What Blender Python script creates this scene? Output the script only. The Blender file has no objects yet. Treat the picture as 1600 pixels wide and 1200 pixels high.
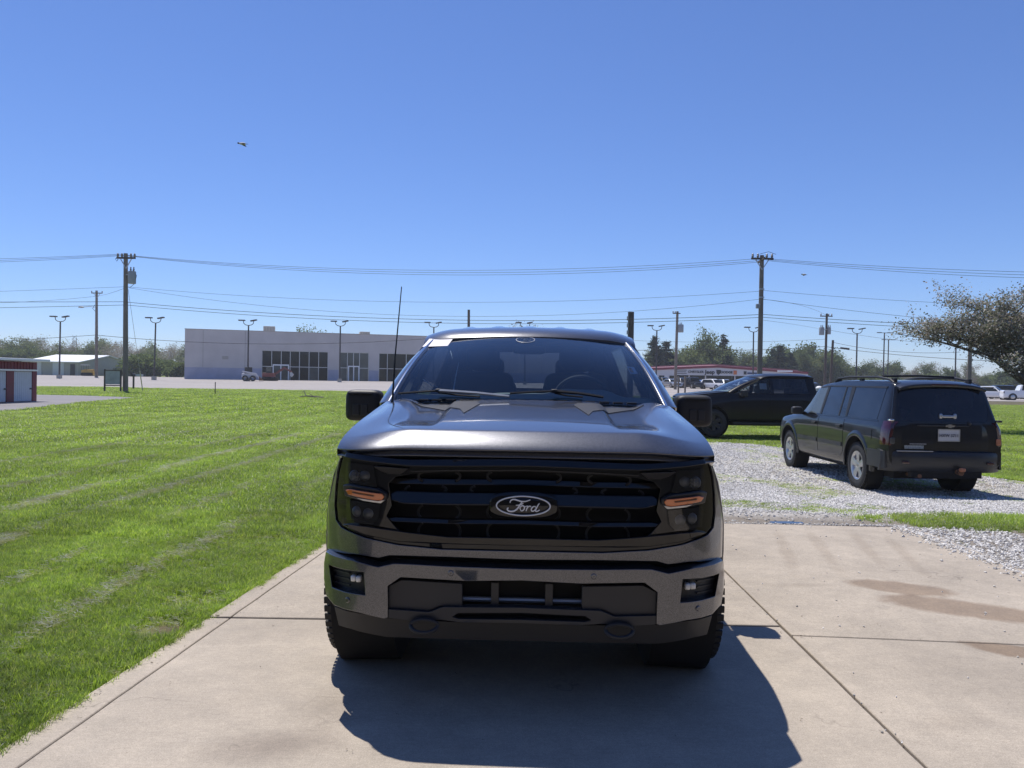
import bpy, bmesh, math, random
import numpy as np
from mathutils import Vector, Matrix, Euler

# ------------------------------------------------------------------ camera, sky, sun, exposure
scene = bpy.context.scene
COL = scene.collection
CAM_H = 1.48
HAZE_DENSITY = 0.0005
CAM_PITCH, CAM_ROLL = math.radians(-0.29), math.radians(0.9)
cam_data = bpy.data.cameras.new('camera')
cam_data.sensor_width = 36.0
cam_data.lens = 27.0
cam_data.clip_start, cam_data.clip_end = 0.05, 4000.0
cam = bpy.data.objects.new('camera', cam_data)
COL.objects.link(cam)
CAM_ROT = Matrix.Rotation(math.pi / 2 + CAM_PITCH, 3, 'X') @ Matrix.Rotation(CAM_ROLL, 3, 'Z')
cam.matrix_world = Matrix.Translation((0, 0, CAM_H)) @ CAM_ROT.to_4x4()
scene.camera = cam

TO_SUN = Vector((-0.22, 0.365, 1.0)).normalized()
SUN_EL = math.asin(TO_SUN.z)
SUN_AZ = math.atan2(TO_SUN.x, TO_SUN.y)
world = bpy.data.worlds.new('World')
scene.world = world
world.use_nodes = True
wn = world.node_tree
wn.nodes.clear()
w_out = wn.nodes.new('ShaderNodeOutputWorld')
w_bg = wn.nodes.new('ShaderNodeBackground')
w_sky = wn.nodes.new('ShaderNodeTexSky')
w_sky.sky_type = 'NISHITA'
w_sky.sun_disc = False
w_sky.sun_elevation = SUN_EL
w_sky.sun_rotation = SUN_AZ
w_sky.altitude = 200.0
w_sky.air_density = 1.0
w_sky.dust_density = 0.0
w_sky.ozone_density = 8.0
w_bg.inputs['Strength'].default_value = 0.12
w_tint = wn.nodes.new('ShaderNodeMix')
w_tint.data_type = 'RGBA'
w_tint.blend_type = 'MULTIPLY'
w_tint.inputs[0].default_value = 1.0
w_tint.inputs[7].default_value = (0.83, 0.85, 1.05, 1.0)
wn.links.new(w_sky.outputs[0], w_tint.inputs[6])
wn.links.new(w_tint.outputs[2], w_bg.inputs['Color'])
wn.links.new(w_bg.outputs[0], w_out.inputs['Surface'])
sun_data = bpy.data.lights.new('sun', 'SUN')
sun_data.energy = 5.0
sun_data.angle = math.radians(0.53)
sun_data.color = (1.0, 0.95, 0.88)
sun = bpy.data.objects.new('sun', sun_data)
sun.rotation_euler = TO_SUN.to_track_quat('Z', 'Y').to_euler()
sun.location = (-10, 20, 40)
COL.objects.link(sun)
scene.view_settings.view_transform = 'Standard'
scene.view_settings.look = 'None'
scene.view_settings.exposure = 0.08
scene.view_settings.gamma = 1.0
scene.view_settings.use_curve_mapping = False

# ------------------------------------------------------------------ ground height and sight lines
def sstep(a, b, x):
    t = min(1.0, max(0.0, (x - a) / (b - a)))
    return t * t * (3 - 2 * t)

def ground_z(x, y):
    a = x / max(y, 1.0)
    s = 0.0112 * (1 - sstep(0.0, 0.55, a))
    z = s * max(0.0, min(y, 132.0) - 38.0)
    dip = 0.27 * sstep(8.2, 13.0, y) * sstep(0.4, 2.4, x) * (1 - sstep(32, 95, y))
    return z - dip

def sight(px, py):
    return CAM_ROT @ Vector(((px - 800.0) / 1200.0, (600.0 - py) / 1200.0, -1.0))

def at(px, py, depth):
    d = sight(px, py)
    k = depth / d.y
    return Vector((d.x * k, depth, CAM_H + d.z * k))

def on_ground(px, py):
    d = sight(px, py)
    lo, hi = 0.5, 900.0
    for _ in range(70):
        m = 0.5 * (lo + hi)
        if CAM_H + d.z / d.y * m > ground_z(d.x / d.y * m, m):
            lo = m
        else:
            hi = m
    p = at(px, py, lo)
    p.z = ground_z(p.x, p.y)
    return p

# ------------------------------------------------------------------ mesh helpers
class MB:
    """collects shapes and links them as one mesh object"""
    def __init__(self):
        self.v, self.f, self.mi = [], [], []
    def add(self, vs, fs, m=0):
        b = len(self.v)
        self.v.extend([tuple(p) for p in vs])
        self.f.extend([tuple(i + b for i in f) for f in fs])
        self.mi.extend([m] * len(fs))
        return self
    def box(self, c, s, rot=None, m=0):
        hx, hy, hz = s[0] / 2, s[1] / 2, s[2] / 2
        vs = [Vector((x, y, z)) for z in (-hz, hz) for y in (-hy, hy) for x in (-hx, hx)]
        if rot is not None:
            vs = [rot @ p for p in vs]
        c = Vector(c)
        return self.add([p + c for p in vs], [(0, 2, 3, 1), (4, 5, 7, 6), (0, 1, 5, 4), (2, 6, 7, 3), (0, 4, 6, 2), (1, 3, 7, 5)], m)
    def bar(self, a, b, w, h=None, m=0, up=(0, 0, 1)):
        a, b = Vector(a), Vector(b)
        h = w if h is None else h
        d = (b - a).normalized()
        u = Vector(up)
        if abs(d.dot(u)) > 0.98:
            u = Vector((0, 1, 0))
        s = d.cross(u).normalized()
        u = s.cross(d).normalized()
        vs = []
        for p in (a, b):
            for i, j in ((-1, -1), (1, -1), (1, 1), (-1, 1)):
                vs.append(p + s * (i * w / 2) + u * (j * h / 2))
        return self.add(vs, [(0, 1, 2, 3), (7, 6, 5, 4), (0, 4, 5, 1), (1, 5, 6, 2), (2, 6, 7, 3), (3, 7, 4, 0)], m)
    def tube(self, pts, rad, n=8, m=0, cap=True):
        pts = [Vector(p) for p in pts]
        rads = rad if isinstance(rad, (list, tuple)) else [rad] * len(pts)
        vs, fs = [], []
        ref = None
        for i, p in enumerate(pts):
            d = (pts[min(i + 1, len(pts) - 1)] - pts[max(i - 1, 0)]).normalized()
            if ref is None:
                ref = Vector((0, 0, 1)) if abs(d.z) < 0.9 else Vector((1, 0, 0))
            s = d.cross(ref).normalized()
            ref = s.cross(d).normalized()
            for k in range(n):
                a = 2 * math.pi * k / n
                vs.append(p + (s * math.cos(a) + ref * math.sin(a)) * rads[i])
        for i in range(len(pts) - 1):
            for k in range(n):
                k2 = (k + 1) % n
                fs.append((i * n + k, i * n + k2, (i + 1) * n + k2, (i + 1) * n + k))
        if cap:
            fs.append(tuple(range(n - 1, -1, -1)))
            fs.append(tuple((len(pts) - 1) * n + k for k in range(n)))
        return self.add(vs, fs, m)
    def lathe(self, prof, n=32, axis='X', c=(0, 0, 0), m=0, closed=False):
        """prof: (along axis, radius)"""
        vs, fs = [], []
        c = Vector(c)
        for a, r in prof:
            for k in range(n):
                t = 2 * math.pi * k / n
                u, w = r * math.cos(t), r * math.sin(t)
                p = {'X': (a, u, w), 'Y': (u, a, w), 'Z': (u, w, a)}[axis]
                vs.append(Vector(p) + c)
        L = len(prof)
        for i in range(L if closed else L - 1):
            j = (i + 1) % L
            for k in range(n):
                k2 = (k + 1) % n
                fs.append((i * n + k, i * n + k2, j * n + k2, j * n + k))
        return self.add(vs, fs, m)
    def ball(self, c, r, nu=12, nv=8, m=0):
        r = (r, r, r) if not isinstance(r, (tuple, list)) else r
        vs, fs = [], []
        for i in range(nv + 1):
            t = math.pi * i / nv
            for k in range(nu):
                a = 2 * math.pi * k / nu
                vs.append((c[0] + r[0] * math.sin(t) * math.cos(a), c[1] + r[1] * math.sin(t) * math.sin(a), c[2] + r[2] * math.cos(t)))
        for i in range(nv):
            for k in range(nu):
                k2 = (k + 1) % nu
                fs.append((i * nu + k, (i + 1) * nu + k, (i + 1) * nu + k2, i * nu + k2))
        return self.add(vs, fs, m)
    def grid(self, P, m=0, flip=False):
        """P[i][j] points"""
        nj = len(P[0])
        vs = [q for row in P for q in row]
        fs = []
        for i in range(len(P) - 1):
            for j in range(nj - 1):
                f = (i * nj + j, i * nj + j + 1, (i + 1) * nj + j + 1, (i + 1) * nj + j)
                fs.append(f[::-1] if flip else f)
        return self.add(vs, fs, m)
    def solid(self, P, off, m=0):
        """grid P made a closed shell, off = vector or function(point) -> vector to the back side"""
        ni, nj = len(P), len(P[0])
        o = off if callable(off) else (lambda p: Vector(off))
        A = [Vector(q) for row in P for q in row]
        B = [q + o(q) for q in A]
        N = ni * nj
        fs = []
        for i in range(ni - 1):
            for j in range(nj - 1):
                f = (i * nj + j, i * nj + j + 1, (i + 1) * nj + j + 1, (i + 1) * nj + j)
                fs.append(f)
                fs.append(tuple(k + N for k in f[::-1]))
        def rim(a, b):
            fs.append((b, a, a + N, b + N))
        for j in range(nj - 1):
            rim(j, j + 1)
            rim((ni - 1) * nj + j + 1, (ni - 1) * nj + j)
        for i in range(ni - 1):
            rim((i + 1) * nj, i * nj)
            rim(i * nj + nj - 1, (i + 1) * nj + nj - 1)
        return self.add(A + B, fs, m)
    def front_only(self):
        """keep only the outer sheet of a plate"""
        F, fs = self.sheet
        return MB().add(F, fs)
    def mesh(self, name, mats, smooth=35.0, fixn=True):
        me = bpy.data.meshes.new(name)
        me.from_pydata(self.v, [], self.f)
        mats = mats if isinstance(mats, (list, tuple)) else [mats]
        for q in mats:
            me.materials.append(q)
        if len(mats) > 1:
            me.polygons.foreach_set('material_index', self.mi)
        if fixn:
            bm = bmesh.new()
            bm.from_mesh(me)
            bmesh.ops.recalc_face_normals(bm, faces=bm.faces)
            bm.to_mesh(me)
            bm.free()
        finish(me, smooth)
        return me
    def build(self, name, mats, parent=None, smooth=35.0, bevel=0.0, seg=2, fixn=True):
        return link(name, self.mesh(name, mats, smooth, fixn), parent, bevel, seg)

def finish(me, smooth):
    if smooth:
        me.polygons.foreach_set('use_smooth', [True] * len(me.polygons))
        me.set_sharp_from_angle(angle=math.radians(smooth))
    me.update()

def link(name, me, parent=None, bevel=0.0, seg=2):
    o = bpy.data.objects.new(name, me)
    COL.objects.link(o)
    if parent is not None:
        o.parent = parent
    if bevel:
        b = o.modifiers.new('bevel', 'BEVEL')
        b.width = bevel
        b.segments = seg
        b.limit_method = 'ANGLE'
        b.angle_limit = math.radians(38)
        b.harden_normals = False
    return o

def empty(name, loc=(0, 0, 0), rz=0.0):
    o = bpy.data.objects.new(name, None)
    o.empty_display_size = 0.2
    o.location = loc
    o.rotation_euler = (0, 0, rz)
    COL.objects.link(o)
    return o

def tag(o, label, cat, group=None):
    o['label'] = label
    o['category'] = cat
    if group:
        o['group'] = group
    return o

def struct(o, kind='structure'):
    o['kind'] = kind
    return o

def copy_tree(o, parent=None):
    c = o.copy()
    COL.objects.link(c)
    c.parent = parent
    for ch in list(o.children):
        copy_tree(ch, c)
    return c

def fill2d(outer, holes=(), cuts_x=(), cuts_y=()):
    """bmesh of a flat polygon (with holes) in the xy plane, cut along grid lines"""
    bm = bmesh.new()
    es = []
    for ring in [outer] + list(holes):
        vs = [bm.verts.new((p[0], p[1], 0)) for p in ring]
        for i in range(len(vs)):
            es.append(bm.edges.new((vs[i], vs[(i + 1) % len(vs)])))
    bmesh.ops.triangle_fill(bm, use_beauty=True, use_dissolve=False, edges=es, normal=(0, 0, 1))
    x0, x1 = min(p[0] for p in outer), max(p[0] for p in outer)
    y0, y1 = min(p[1] for p in outer), max(p[1] for p in outer)
    for x in cuts_x:
        if x0 < x < x1:
            bmesh.ops.bisect_plane(bm, geom=bm.verts[:] + bm.edges[:] + bm.faces[:], dist=1e-6, plane_co=(x, 0, 0), plane_no=(1, 0, 0))
    for y in cuts_y:
        if y0 < y < y1:
            bmesh.ops.bisect_plane(bm, geom=bm.verts[:] + bm.edges[:] + bm.faces[:], dist=1e-6, plane_co=(0, y, 0), plane_no=(0, 1, 0))
    bmesh.ops.dissolve_limit(bm, angle_limit=0.0001, verts=[], edges=[])
    bmesh.ops.recalc_face_normals(bm, faces=bm.faces)
    if bm.faces and sum(f.normal.z for f in bm.faces) < 0:
        bmesh.ops.reverse_faces(bm, faces=bm.faces)
    return bm

def pchip(xs, ys):
    xs, ys = np.array(xs, float), np.array(ys, float)
    h = np.diff(xs)
    d = np.diff(ys) / h
    m = np.zeros(len(xs))
    for i in range(1, len(xs) - 1):
        if d[i - 1] * d[i] > 0:
            w1, w2 = 2 * h[i] + h[i - 1], h[i] + 2 * h[i - 1]
            m[i] = (w1 + w2) / (w1 / d[i - 1] + w2 / d[i])
    m[0], m[-1] = d[0], d[-1]
    def f(x):
        if x <= xs[0]:
            return float(ys[0])
        if x >= xs[-1]:
            return float(ys[-1])
        i = int(np.searchsorted(xs, x) - 1)
        t = (x - xs[i]) / h[i]
        return float((1 + 2 * t) * (1 - t) ** 2 * ys[i] + t * (1 - t) ** 2 * h[i] * m[i] + t * t * (3 - 2 * t) * ys[i + 1] + t * t * (t - 1) * h[i] * m[i + 1])
    return f

def lin(xs, ys):
    return lambda x: float(np.interp(x, xs, ys))

def resample(pts, step):
    out = []
    n = len(pts)
    for i in range(n):
        a, b = Vector(pts[i]), Vector(pts[(i + 1) % n])
        k = max(1, int((b - a).length / step))
        for j in range(k):
            out.append(a.lerp(b, j / k))
    return out

def text_mesh(body, size, depth=0.004, bold=0.0, spacing=1.0):
    """upright text centred on the origin, reading in the xz plane from -y"""
    cu = bpy.data.curves.new('lettering', 'FONT')
    cu.body = body
    cu.size = size
    cu.extrude = depth / 2
    cu.offset = bold
    cu.space_character = spacing
    cu.align_x, cu.align_y = 'CENTER', 'CENTER'
    cu.resolution_u = 3
    tmp = bpy.data.objects.new('lettering', cu)
    COL.objects.link(tmp)
    dg = bpy.context.evaluated_depsgraph_get()
    me = bpy.data.meshes.new_from_object(tmp.evaluated_get(dg))
    bpy.data.objects.remove(tmp)
    me.transform(Matrix.Rotation(math.pi / 2, 4, 'X'))
    return me

# ------------------------------------------------------------------ materials
def nodes_of(m):
    m.use_nodes = True
    nt = m.node_tree
    nt.nodes.clear()
    out = nt.nodes.new('ShaderNodeOutputMaterial')
    return nt, out

def N(nt, kind, **kw):
    n = nt.nodes.new(kind)
    for k, v in kw.items():
        if k in n.inputs:
            n.inputs[k].default_value = v
        else:
            setattr(n, k, v)
    return n

def ramp(nt, fac, stops):
    r = nt.nodes.new('ShaderNodeValToRGB')
    e = r.color_ramp.elements
    while len(e) < len(stops):
        e.new(0.5)
    for i, (p, c) in enumerate(stops):
        e[i].position = p
        e[i].color = (c[0], c[1], c[2], 1) if isinstance(c, (tuple, list)) else (c, c, c, 1)
    nt.links.new(fac, r.inputs[0])
    return r.outputs[0]

def noise(nt, coord, scale, detail=4.0, rough=0.55, dist=0.0):
    n = N(nt, 'ShaderNodeTexNoise', Scale=scale, Detail=detail, Roughness=rough, Distortion=dist)
    nt.links.new(coord, n.inputs['Vector'])
    return n.outputs['Fac']

def mixc(nt, fac, a, b, mode='MIX'):
    m = nt.nodes.new('ShaderNodeMix')
    m.data_type = 'RGBA'
    m.blend_type = mode
    for sock, val in ((m.inputs[0], fac), (m.inputs[6], a), (m.inputs[7], b)):
        if isinstance(val, (int, float)):
            sock.default_value = val
        elif isinstance(val, (tuple, list)):
            sock.default_value = (val[0], val[1], val[2], 1)
        else:
            nt.links.new(val, sock)
    return m.outputs[2]

def mathn(nt, op, a, b=0.0, clamp=False):
    m = nt.nodes.new('ShaderNodeMath')
    m.operation = op
    m.use_clamp = clamp
    for i, val in enumerate((a, b)):
        if isinstance(val, (int, float)):
            m.inputs[i].default_value = val
        else:
            nt.links.new(val, m.inputs[i])
    return m.outputs[0]

def bumpn(nt, height, strength, dist):
    b = N(nt, 'ShaderNodeBump', Strength=strength, Distance=dist)
    nt.links.new(height, b.inputs['Height'])
    return b.outputs[0]

MATS = {}
def mk(name, col, rough=0.5, metal=0.0, coat=0.0, var=0.12, scale=3.0, bump=0.0, bscale=60.0, spec=0.5, coatr=0.03, rvar=0.08):
    """principled material with procedural tone, gloss and relief variation"""
    if name in MATS:
        return MATS[name]
    m = bpy.data.materials.new(name)
    nt, out = nodes_of(m)
    p = nt.nodes.new('ShaderNodeBsdfPrincipled')
    tc = nt.nodes.new('ShaderNodeTexCoord')
    f = noise(nt, tc.outputs['Object'], scale)
    c0 = tuple(max(0.0, q * (1 - var)) for q in col)
    c1 = tuple(min(1.0, q * (1 + var)) for q in col)
    nt.links.new(ramp(nt, f, [(0.3, c0), (0.7, c1)]), p.inputs['Base Color'])
    nt.links.new(ramp(nt, f, [(0.3, max(0.0, rough - rvar)), (0.7, min(1.0, rough + rvar))]), p.inputs['Roughness'])
    p.inputs['Metallic'].default_value = metal
    p.inputs['Coat Weight'].default_value = coat
    p.inputs['Coat Roughness'].default_value = coatr
    p.inputs['Specular IOR Level'].default_value = spec
    if bump:
        f2 = noise(nt, tc.outputs['Object'], bscale, 3.0)
        nt.links.new(bumpn(nt, f2, 0.6, bump), p.inputs['Normal'])
    nt.links.new(p.outputs[0], out.inputs[0])
    MATS[name] = m
    return m

def glass_mat(name, tint, refl=1.0, rough=0.0, dust=0.0):
    m = bpy.data.materials.new(name)
    nt, out = nodes_of(m)
    tr = N(nt, 'ShaderNodeBsdfTransparent', Color=(tint[0], tint[1], tint[2], 1))
    gl = N(nt, 'ShaderNodeBsdfGlossy', Color=(refl, refl, refl, 1), Roughness=rough)
    fr = N(nt, 'ShaderNodeFresnel', IOR=1.52)
    mx = nt.nodes.new('ShaderNodeMixShader')
    nt.links.new(fr.outputs[0], mx.inputs[0])
    nt.links.new(tr.outputs[0], mx.inputs[1])
    nt.links.new(gl.outputs[0], mx.inputs[2])
    last = mx.outputs[0]
    if dust:
        tc = nt.nodes.new('ShaderNodeTexCoord')
        f = noise(nt, tc.outputs['Object'], 3.0, 5.0, 0.6, 0.6)
        k = ramp(nt, f, [(0.4, 0.0), (0.8, dust)])
        df = N(nt, 'ShaderNodeBsdfDiffuse', Color=(0.55, 0.58, 0.62, 1))
        m2 = nt.nodes.new('ShaderNodeMixShader')
        nt.links.new(k, m2.inputs[0])
        nt.links.new(last, m2.inputs[1])
        nt.links.new(df.outputs[0], m2.inputs[2])
        last = m2.outputs[0]
    nt.links.new(last, out.inputs[0])
    return m

def paint_mat(name, col, metal=0.75, rough=0.38, flake=0.25, dirt=0.0, coat=1.0):
    """clear-coated car paint with fine metal flakes and a film of dust"""
    m = bpy.data.materials.new(name)
    nt, out = nodes_of(m)
    p = nt.nodes.new('ShaderNodeBsdfPrincipled')
    tc = nt.nodes.new('ShaderNodeTexCoord')
    v = N(nt, 'ShaderNodeTexVoronoi', Scale=900.0)
    nt.links.new(tc.outputs['Object'], v.inputs['Vector'])
    lo = tuple(q * (1 - flake) for q in col)
    hi = tuple(min(1, q * (1 + flake)) for q in col)
    sp = nt.nodes.new('ShaderNodeSeparateColor')
    nt.links.new(v.outputs['Color'], sp.inputs[0])
    c = ramp(nt, sp.outputs[0], [(0.2, lo), (0.8, hi)])
    if dirt:
        f = noise(nt, tc.outputs['Object'], 2.2, 6.0, 0.65)
        c = mixc(nt, ramp(nt, f, [(0.35, 0.0), (0.75, dirt)]), c, (0.30, 0.27, 0.23))
        nt.links.new(ramp(nt, f, [(0.35, 0.03), (0.8, 0.03 + dirt * 0.6)]), p.inputs['Coat Roughness'])
    nt.links.new(c, p.inputs['Base Color'])
    p.inputs['Metallic'].default_value = metal
    p.inputs['Specular IOR Level'].default_value = 0.15
    p.inputs['Roughness'].default_value = rough
    p.inputs['Coat Weight'].default_value = coat
    if not dirt:
        p.inputs['Coat Roughness'].default_value = 0.02
    nt.links.new(p.outputs[0], out.inputs[0])
    MATS[name] = m
    return m
# ------------------------------------------------------------------ the ground
from mathutils import noise as mnoise
random.seed(7)
RNG = np.random.default_rng(11)

def grid_lines(segs):
    out = []
    for a, b, s in segs:
        n = int(round((b - a) / s))
        out += [a + s * i for i in range(n)]
    return out
GX = grid_lines([(-420, -120, 60), (-120, -40, 10), (-40, -10, 3), (-10, 14, 0.6), (14, 40, 3), (40, 120, 10), (120, 421, 60)])
GY = grid_lines([(-40, 0, 10), (0, 7.8, 0.8), (7.8, 14, 0.4), (14, 40, 1.5), (40, 140, 6), (140, 600, 60)])

def sheet(name, poly, off, mat, zf=ground_z, parent=None):
    bm = fill2d(poly, (), GX, GY)
    for v in bm.verts:
        v.co.z = zf(v.co.x, v.co.y) + off
    me = bpy.data.meshes.new(name)
    bm.to_mesh(me)
    bm.free()
    me.materials.append(mat)
    finish(me, 60)
    return link(name, me, parent)

def g2(px, py):
    p = on_ground(px, py)
    return (p.x, p.y)

def line_x(a, b):
    return lambda y: a[0] + (b[0] - a[0]) * (y - a[1]) / (b[1] - a[1])

def blob_mask(nt, coord, cx, cy, rx, ry, ang, soft, wob, nscale):
    """soft-edged stain with a ragged outline at a place on the slab"""
    mp = nt.nodes.new('ShaderNodeMapping')
    mp.vector_type = 'TEXTURE'
    mp.inputs['Location'].default_value = (cx, cy, 0)
    mp.inputs['Rotation'].default_value = (0, 0, ang)
    mp.inputs['Scale'].default_value = (rx, ry, 1)
    nt.links.new(coord, mp.inputs[0])
    ln = nt.nodes.new('ShaderNodeVectorMath')
    ln.operation = 'LENGTH'
    sc = nt.nodes.new('ShaderNodeVectorMath')
    sc.operation = 'MULTIPLY'
    sc.inputs[1].default_value = (1, 1, 0)
    nt.links.new(mp.outputs[0], sc.inputs[0])
    nt.links.new(sc.outputs[0], ln.inputs[0])
    n = noise(nt, coord, nscale, 4.0, 0.6)
    d = mathn(nt, 'ADD', ln.outputs['Value'], mathn(nt, 'MULTIPLY', mathn(nt, 'SUBTRACT', n, 0.5), wob))
    return ramp(nt, d, [(max(0.0, 0.8 - soft), 1.0), (0.8, 0.0)])

# --- materials of the ground
def ground_material():
    m = bpy.data.materials.new('lawn_soil')
    nt, out = nodes_of(m)
    p = nt.nodes.new('ShaderNodeBsdfPrincipled')
    geo = nt.nodes.new('ShaderNodeNewGeometry')
    co = geo.outputs['Position']
    n1 = noise(nt, co, 0.35, 5, 0.6)
    n2 = noise(nt, co, 14.0, 4, 0.7)
    base = ramp(nt, n1, [(0.3, (0.150, 0.200, 0.040)), (0.5, (0.185, 0.235, 0.050)), (0.72, (0.215, 0.260, 0.066))])
    fine = ramp(nt, n2, [(0.3, 0.6), (0.7, 1.25)])
    c = mixc(nt, 1.0, base, fine, 'MULTIPLY')
    # mowing lines that run along the lawn
    sx = nt.nodes.new('ShaderNodeSeparateXYZ')
    nt.links.new(co, sx.inputs[0])
    w = mathn(nt, 'ADD', sx.outputs[0], mathn(nt, 'MULTIPLY', noise(nt, co, 0.25, 2), 0.9))
    s = mathn(nt, 'SINE', mathn(nt, 'MULTIPLY', w, 6.2))
    st = ramp(nt, s, [(0.0, 0.80), (0.5, 1.0), (1.0, 1.12)])
    c = mixc(nt, 0.55, c, mixc(nt, 1.0, c, st, 'MULTIPLY'))
    dry = ramp(nt, noise(nt, co, 1.6, 6, 0.7), [(0.58, 0.0), (0.8, 0.5)])
    c = mixc(nt, dry, c, (0.19, 0.17, 0.07))
    for (q, r_, s_) in BARE:
        c = mixc(nt, mathn(nt, 'MULTIPLY', blob_mask(nt, co, q[0], q[1], r_ * 1.3, r_ * 1.3, 0, .5, 1.2, 4.0), min(1.0, s_ + .15)), c, (0.115, 0.092, 0.055))
    e = mathn(nt, 'ADD', mathn(nt, 'SUBTRACT', EDGE_L(0.0), sx.outputs[0]), mathn(nt, 'MULTIPLY', sx.outputs[1], EDGE_L(1.0) - EDGE_L(0.0)))
    e = mathn(nt, 'ADD', e, mathn(nt, 'MULTIPLY', mathn(nt, 'SUBTRACT', noise(nt, co, 5.0, 4), 0.5), 0.25))
    c = mixc(nt, ramp(nt, e, [(0.02, 0.9), (0.14, 0.0)]), c, (0.105, 0.085, 0.055))
    nt.links.new(c, p.inputs['Base Color'])
    p.inputs['Roughness'].default_value = 0.9
    p.inputs['Specular IOR Level'].default_value = 0.2
    nt.links.new(bumpn(nt, n2, 0.8, 0.03), p.inputs['Normal'])
    nt.links.new(p.outputs[0], out.inputs[0])
    return m

def concrete_material(name, tone=(0.430, 0.372, 0.302)):
    m = bpy.data.materials.new(name)
    nt, out = nodes_of(m)
    p = nt.nodes.new('ShaderNodeBsdfPrincipled')
    geo = nt.nodes.new('ShaderNodeNewGeometry')
    co = geo.outputs['Position']
    big = noise(nt, co, 0.9, 5, 0.62, 0.3)
    mid = noise(nt, co, 7.0, 5, 0.65)
    fine = noise(nt, co, 170.0, 3, 0.7)
    lo = tuple(q * 0.80 for q in tone)
    hi = tuple(q * 1.10 for q in tone)
    c = ramp(nt, big, [(0.3, lo), (0.7, hi)])
    c = mixc(nt, 1.0, c, ramp(nt, mid, [(0.25, 0.86), (0.7, 1.07)]), 'MULTIPLY')
    c = mixc(nt, 1.0, c, ramp(nt, fine, [(0.3, 0.72), (0.7, 1.16)]), 'MULTIPLY')
    c = mixc(nt, 1.0, c, ramp(nt, noise(nt, co, 45.0, 4, 0.7), [(0.3, 0.88), (0.7, 1.08)]), 'MULTIPLY')
    # brush strokes of the trowel: faint streaks
    mp = nt.nodes.new('ShaderNodeMapping')
    mp.inputs['Scale'].default_value = (3, 60, 1)
    mp.inputs['Rotation'].default_value = (0, 0, 0.5)
    nt.links.new(co, mp.inputs[0])
    c = mixc(nt, 1.0, c, ramp(nt, noise(nt, mp.outputs[0], 2.0, 3), [(0.3, 0.95), (0.7, 1.04)]), 'MULTIPLY')
    # stains with a shape of their own
    def st(px, py, rx, ry, ang, soft, wob, ns, amt, col):
        nonlocal c
        q = g2(px, py)
        k = blob_mask(nt, co, q[0], q[1], rx, ry, ang, soft, wob, ns)
        c = mixc(nt, mathn(nt, 'MULTIPLY', k, amt), c, mixc(nt, 1.0, c, col, 'MULTIPLY'))
    st(1405, 918, 0.50, 0.26, -0.3, 0.22, 1.1, 1.7, 0.85, (0.60, 0.52, 0.46))
    st(1508, 952, 0.72, 0.30, -0.45, 0.22, 1.1, 1.7, 0.85, (0.58, 0.50, 0.44))
    st(1592, 1018, 0.34, 0.15, -0.5, 0.22, 1.0, 2.5, 0.85, (0.60, 0.50, 0.42))
    for (a, b, an) in (((1212, 828), (1238, 888), 0.0), ((1262, 830), (1310, 892), 0.0), ((1330, 832), (1372, 880), 0), ((1385, 840), (1440, 895), 0)):
        qa, qb = g2(*a), g2(*b)
        L = math.hypot(qb[0] - qa[0], qb[1] - qa[1])
        st((a[0] + b[0]) / 2, (a[1] + b[1]) / 2 - 2, L * 0.85, 0.095, math.atan2(qb[1] - qa[1], qb[0] - qa[0]), 0.5, 1.2, 2.6, 0.5, (0.76, 0.73, 0.70))
    st(430, 1165, 0.42, 0.22, 0.3, 0.7, 0.5, 3.0, 0.8, (0.62, 0.60, 0.60))
    st(520, 1105, 0.32, 0.35, 0.3, 0.7, 0.5, 3.0, 0.7, (0.72, 0.71, 0.71))
    st(1250, 915, 0.40, 0.10, 0.1, 0.7, 0.5, 4.0, 0.6, (0.70, 0.69, 0.68))
    st(330, 1010, 0.9, 0.03, 0.15, 0.7, 0.4, 6.0, 0.6, (1.12, 1.12, 1.12))
    st(1480, 1130, 0.35, 0.16, 0.4, 0.8, 0.6, 3.0, 0.5, (0.80, 0.78, 0.76))
    # hairline cracks
    vc = N(nt, 'ShaderNodeTexVoronoi', Scale=0.42)
    vc.feature = 'DISTANCE_TO_EDGE'
    wv = nt.nodes.new('ShaderNodeVectorMath')
    wv.operation = 'ADD'
    nz = N(nt, 'ShaderNodeTexNoise', Scale=2.2, Detail=6.0)
    nt.links.new(co, nz.inputs['Vector'])
    nt.links.new(co, wv.inputs[0])
    nt.links.new(nz.outputs['Color'], wv.inputs[1])
    nt.links.new(wv.outputs[0], vc.inputs['Vector'])
    ck = mathn(nt, 'MULTIPLY', ramp(nt, vc.outputs['Distance'], [(0.0, 0.7), (0.0022, 0.0)]), ramp(nt, noise(nt, co, 0.8, 2), [(0.52, 0.0), (0.62, 1.0)]))
    c = mixc(nt, ck, c, (0.13, 0.11, 0.09))
    # small dark specks
    v = N(nt, 'ShaderNodeTexVoronoi', Scale=9.0)
    nt.links.new(co, v.inputs['Vector'])
    c = mixc(nt, ramp(nt, v.outputs['Distance'], [(0.022, 0.7), (0.045, 0.0)]), c, (0.16, 0.13, 0.10))
    nt.links.new(c, p.inputs['Base Color'])
    nt.links.new(ramp(nt, mid, [(0.3, 0.72), (0.7, 0.9)]), p.inputs['Roughness'])
    p.inputs['Specular IOR Level'].default_value = 0.3
    nt.links.new(bumpn(nt, mixc(nt, 0.3, fine, mid), 0.35, 0.004), p.inputs['Normal'])
    nt.links.new(p.outputs[0], out.inputs[0])
    return m

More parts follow.
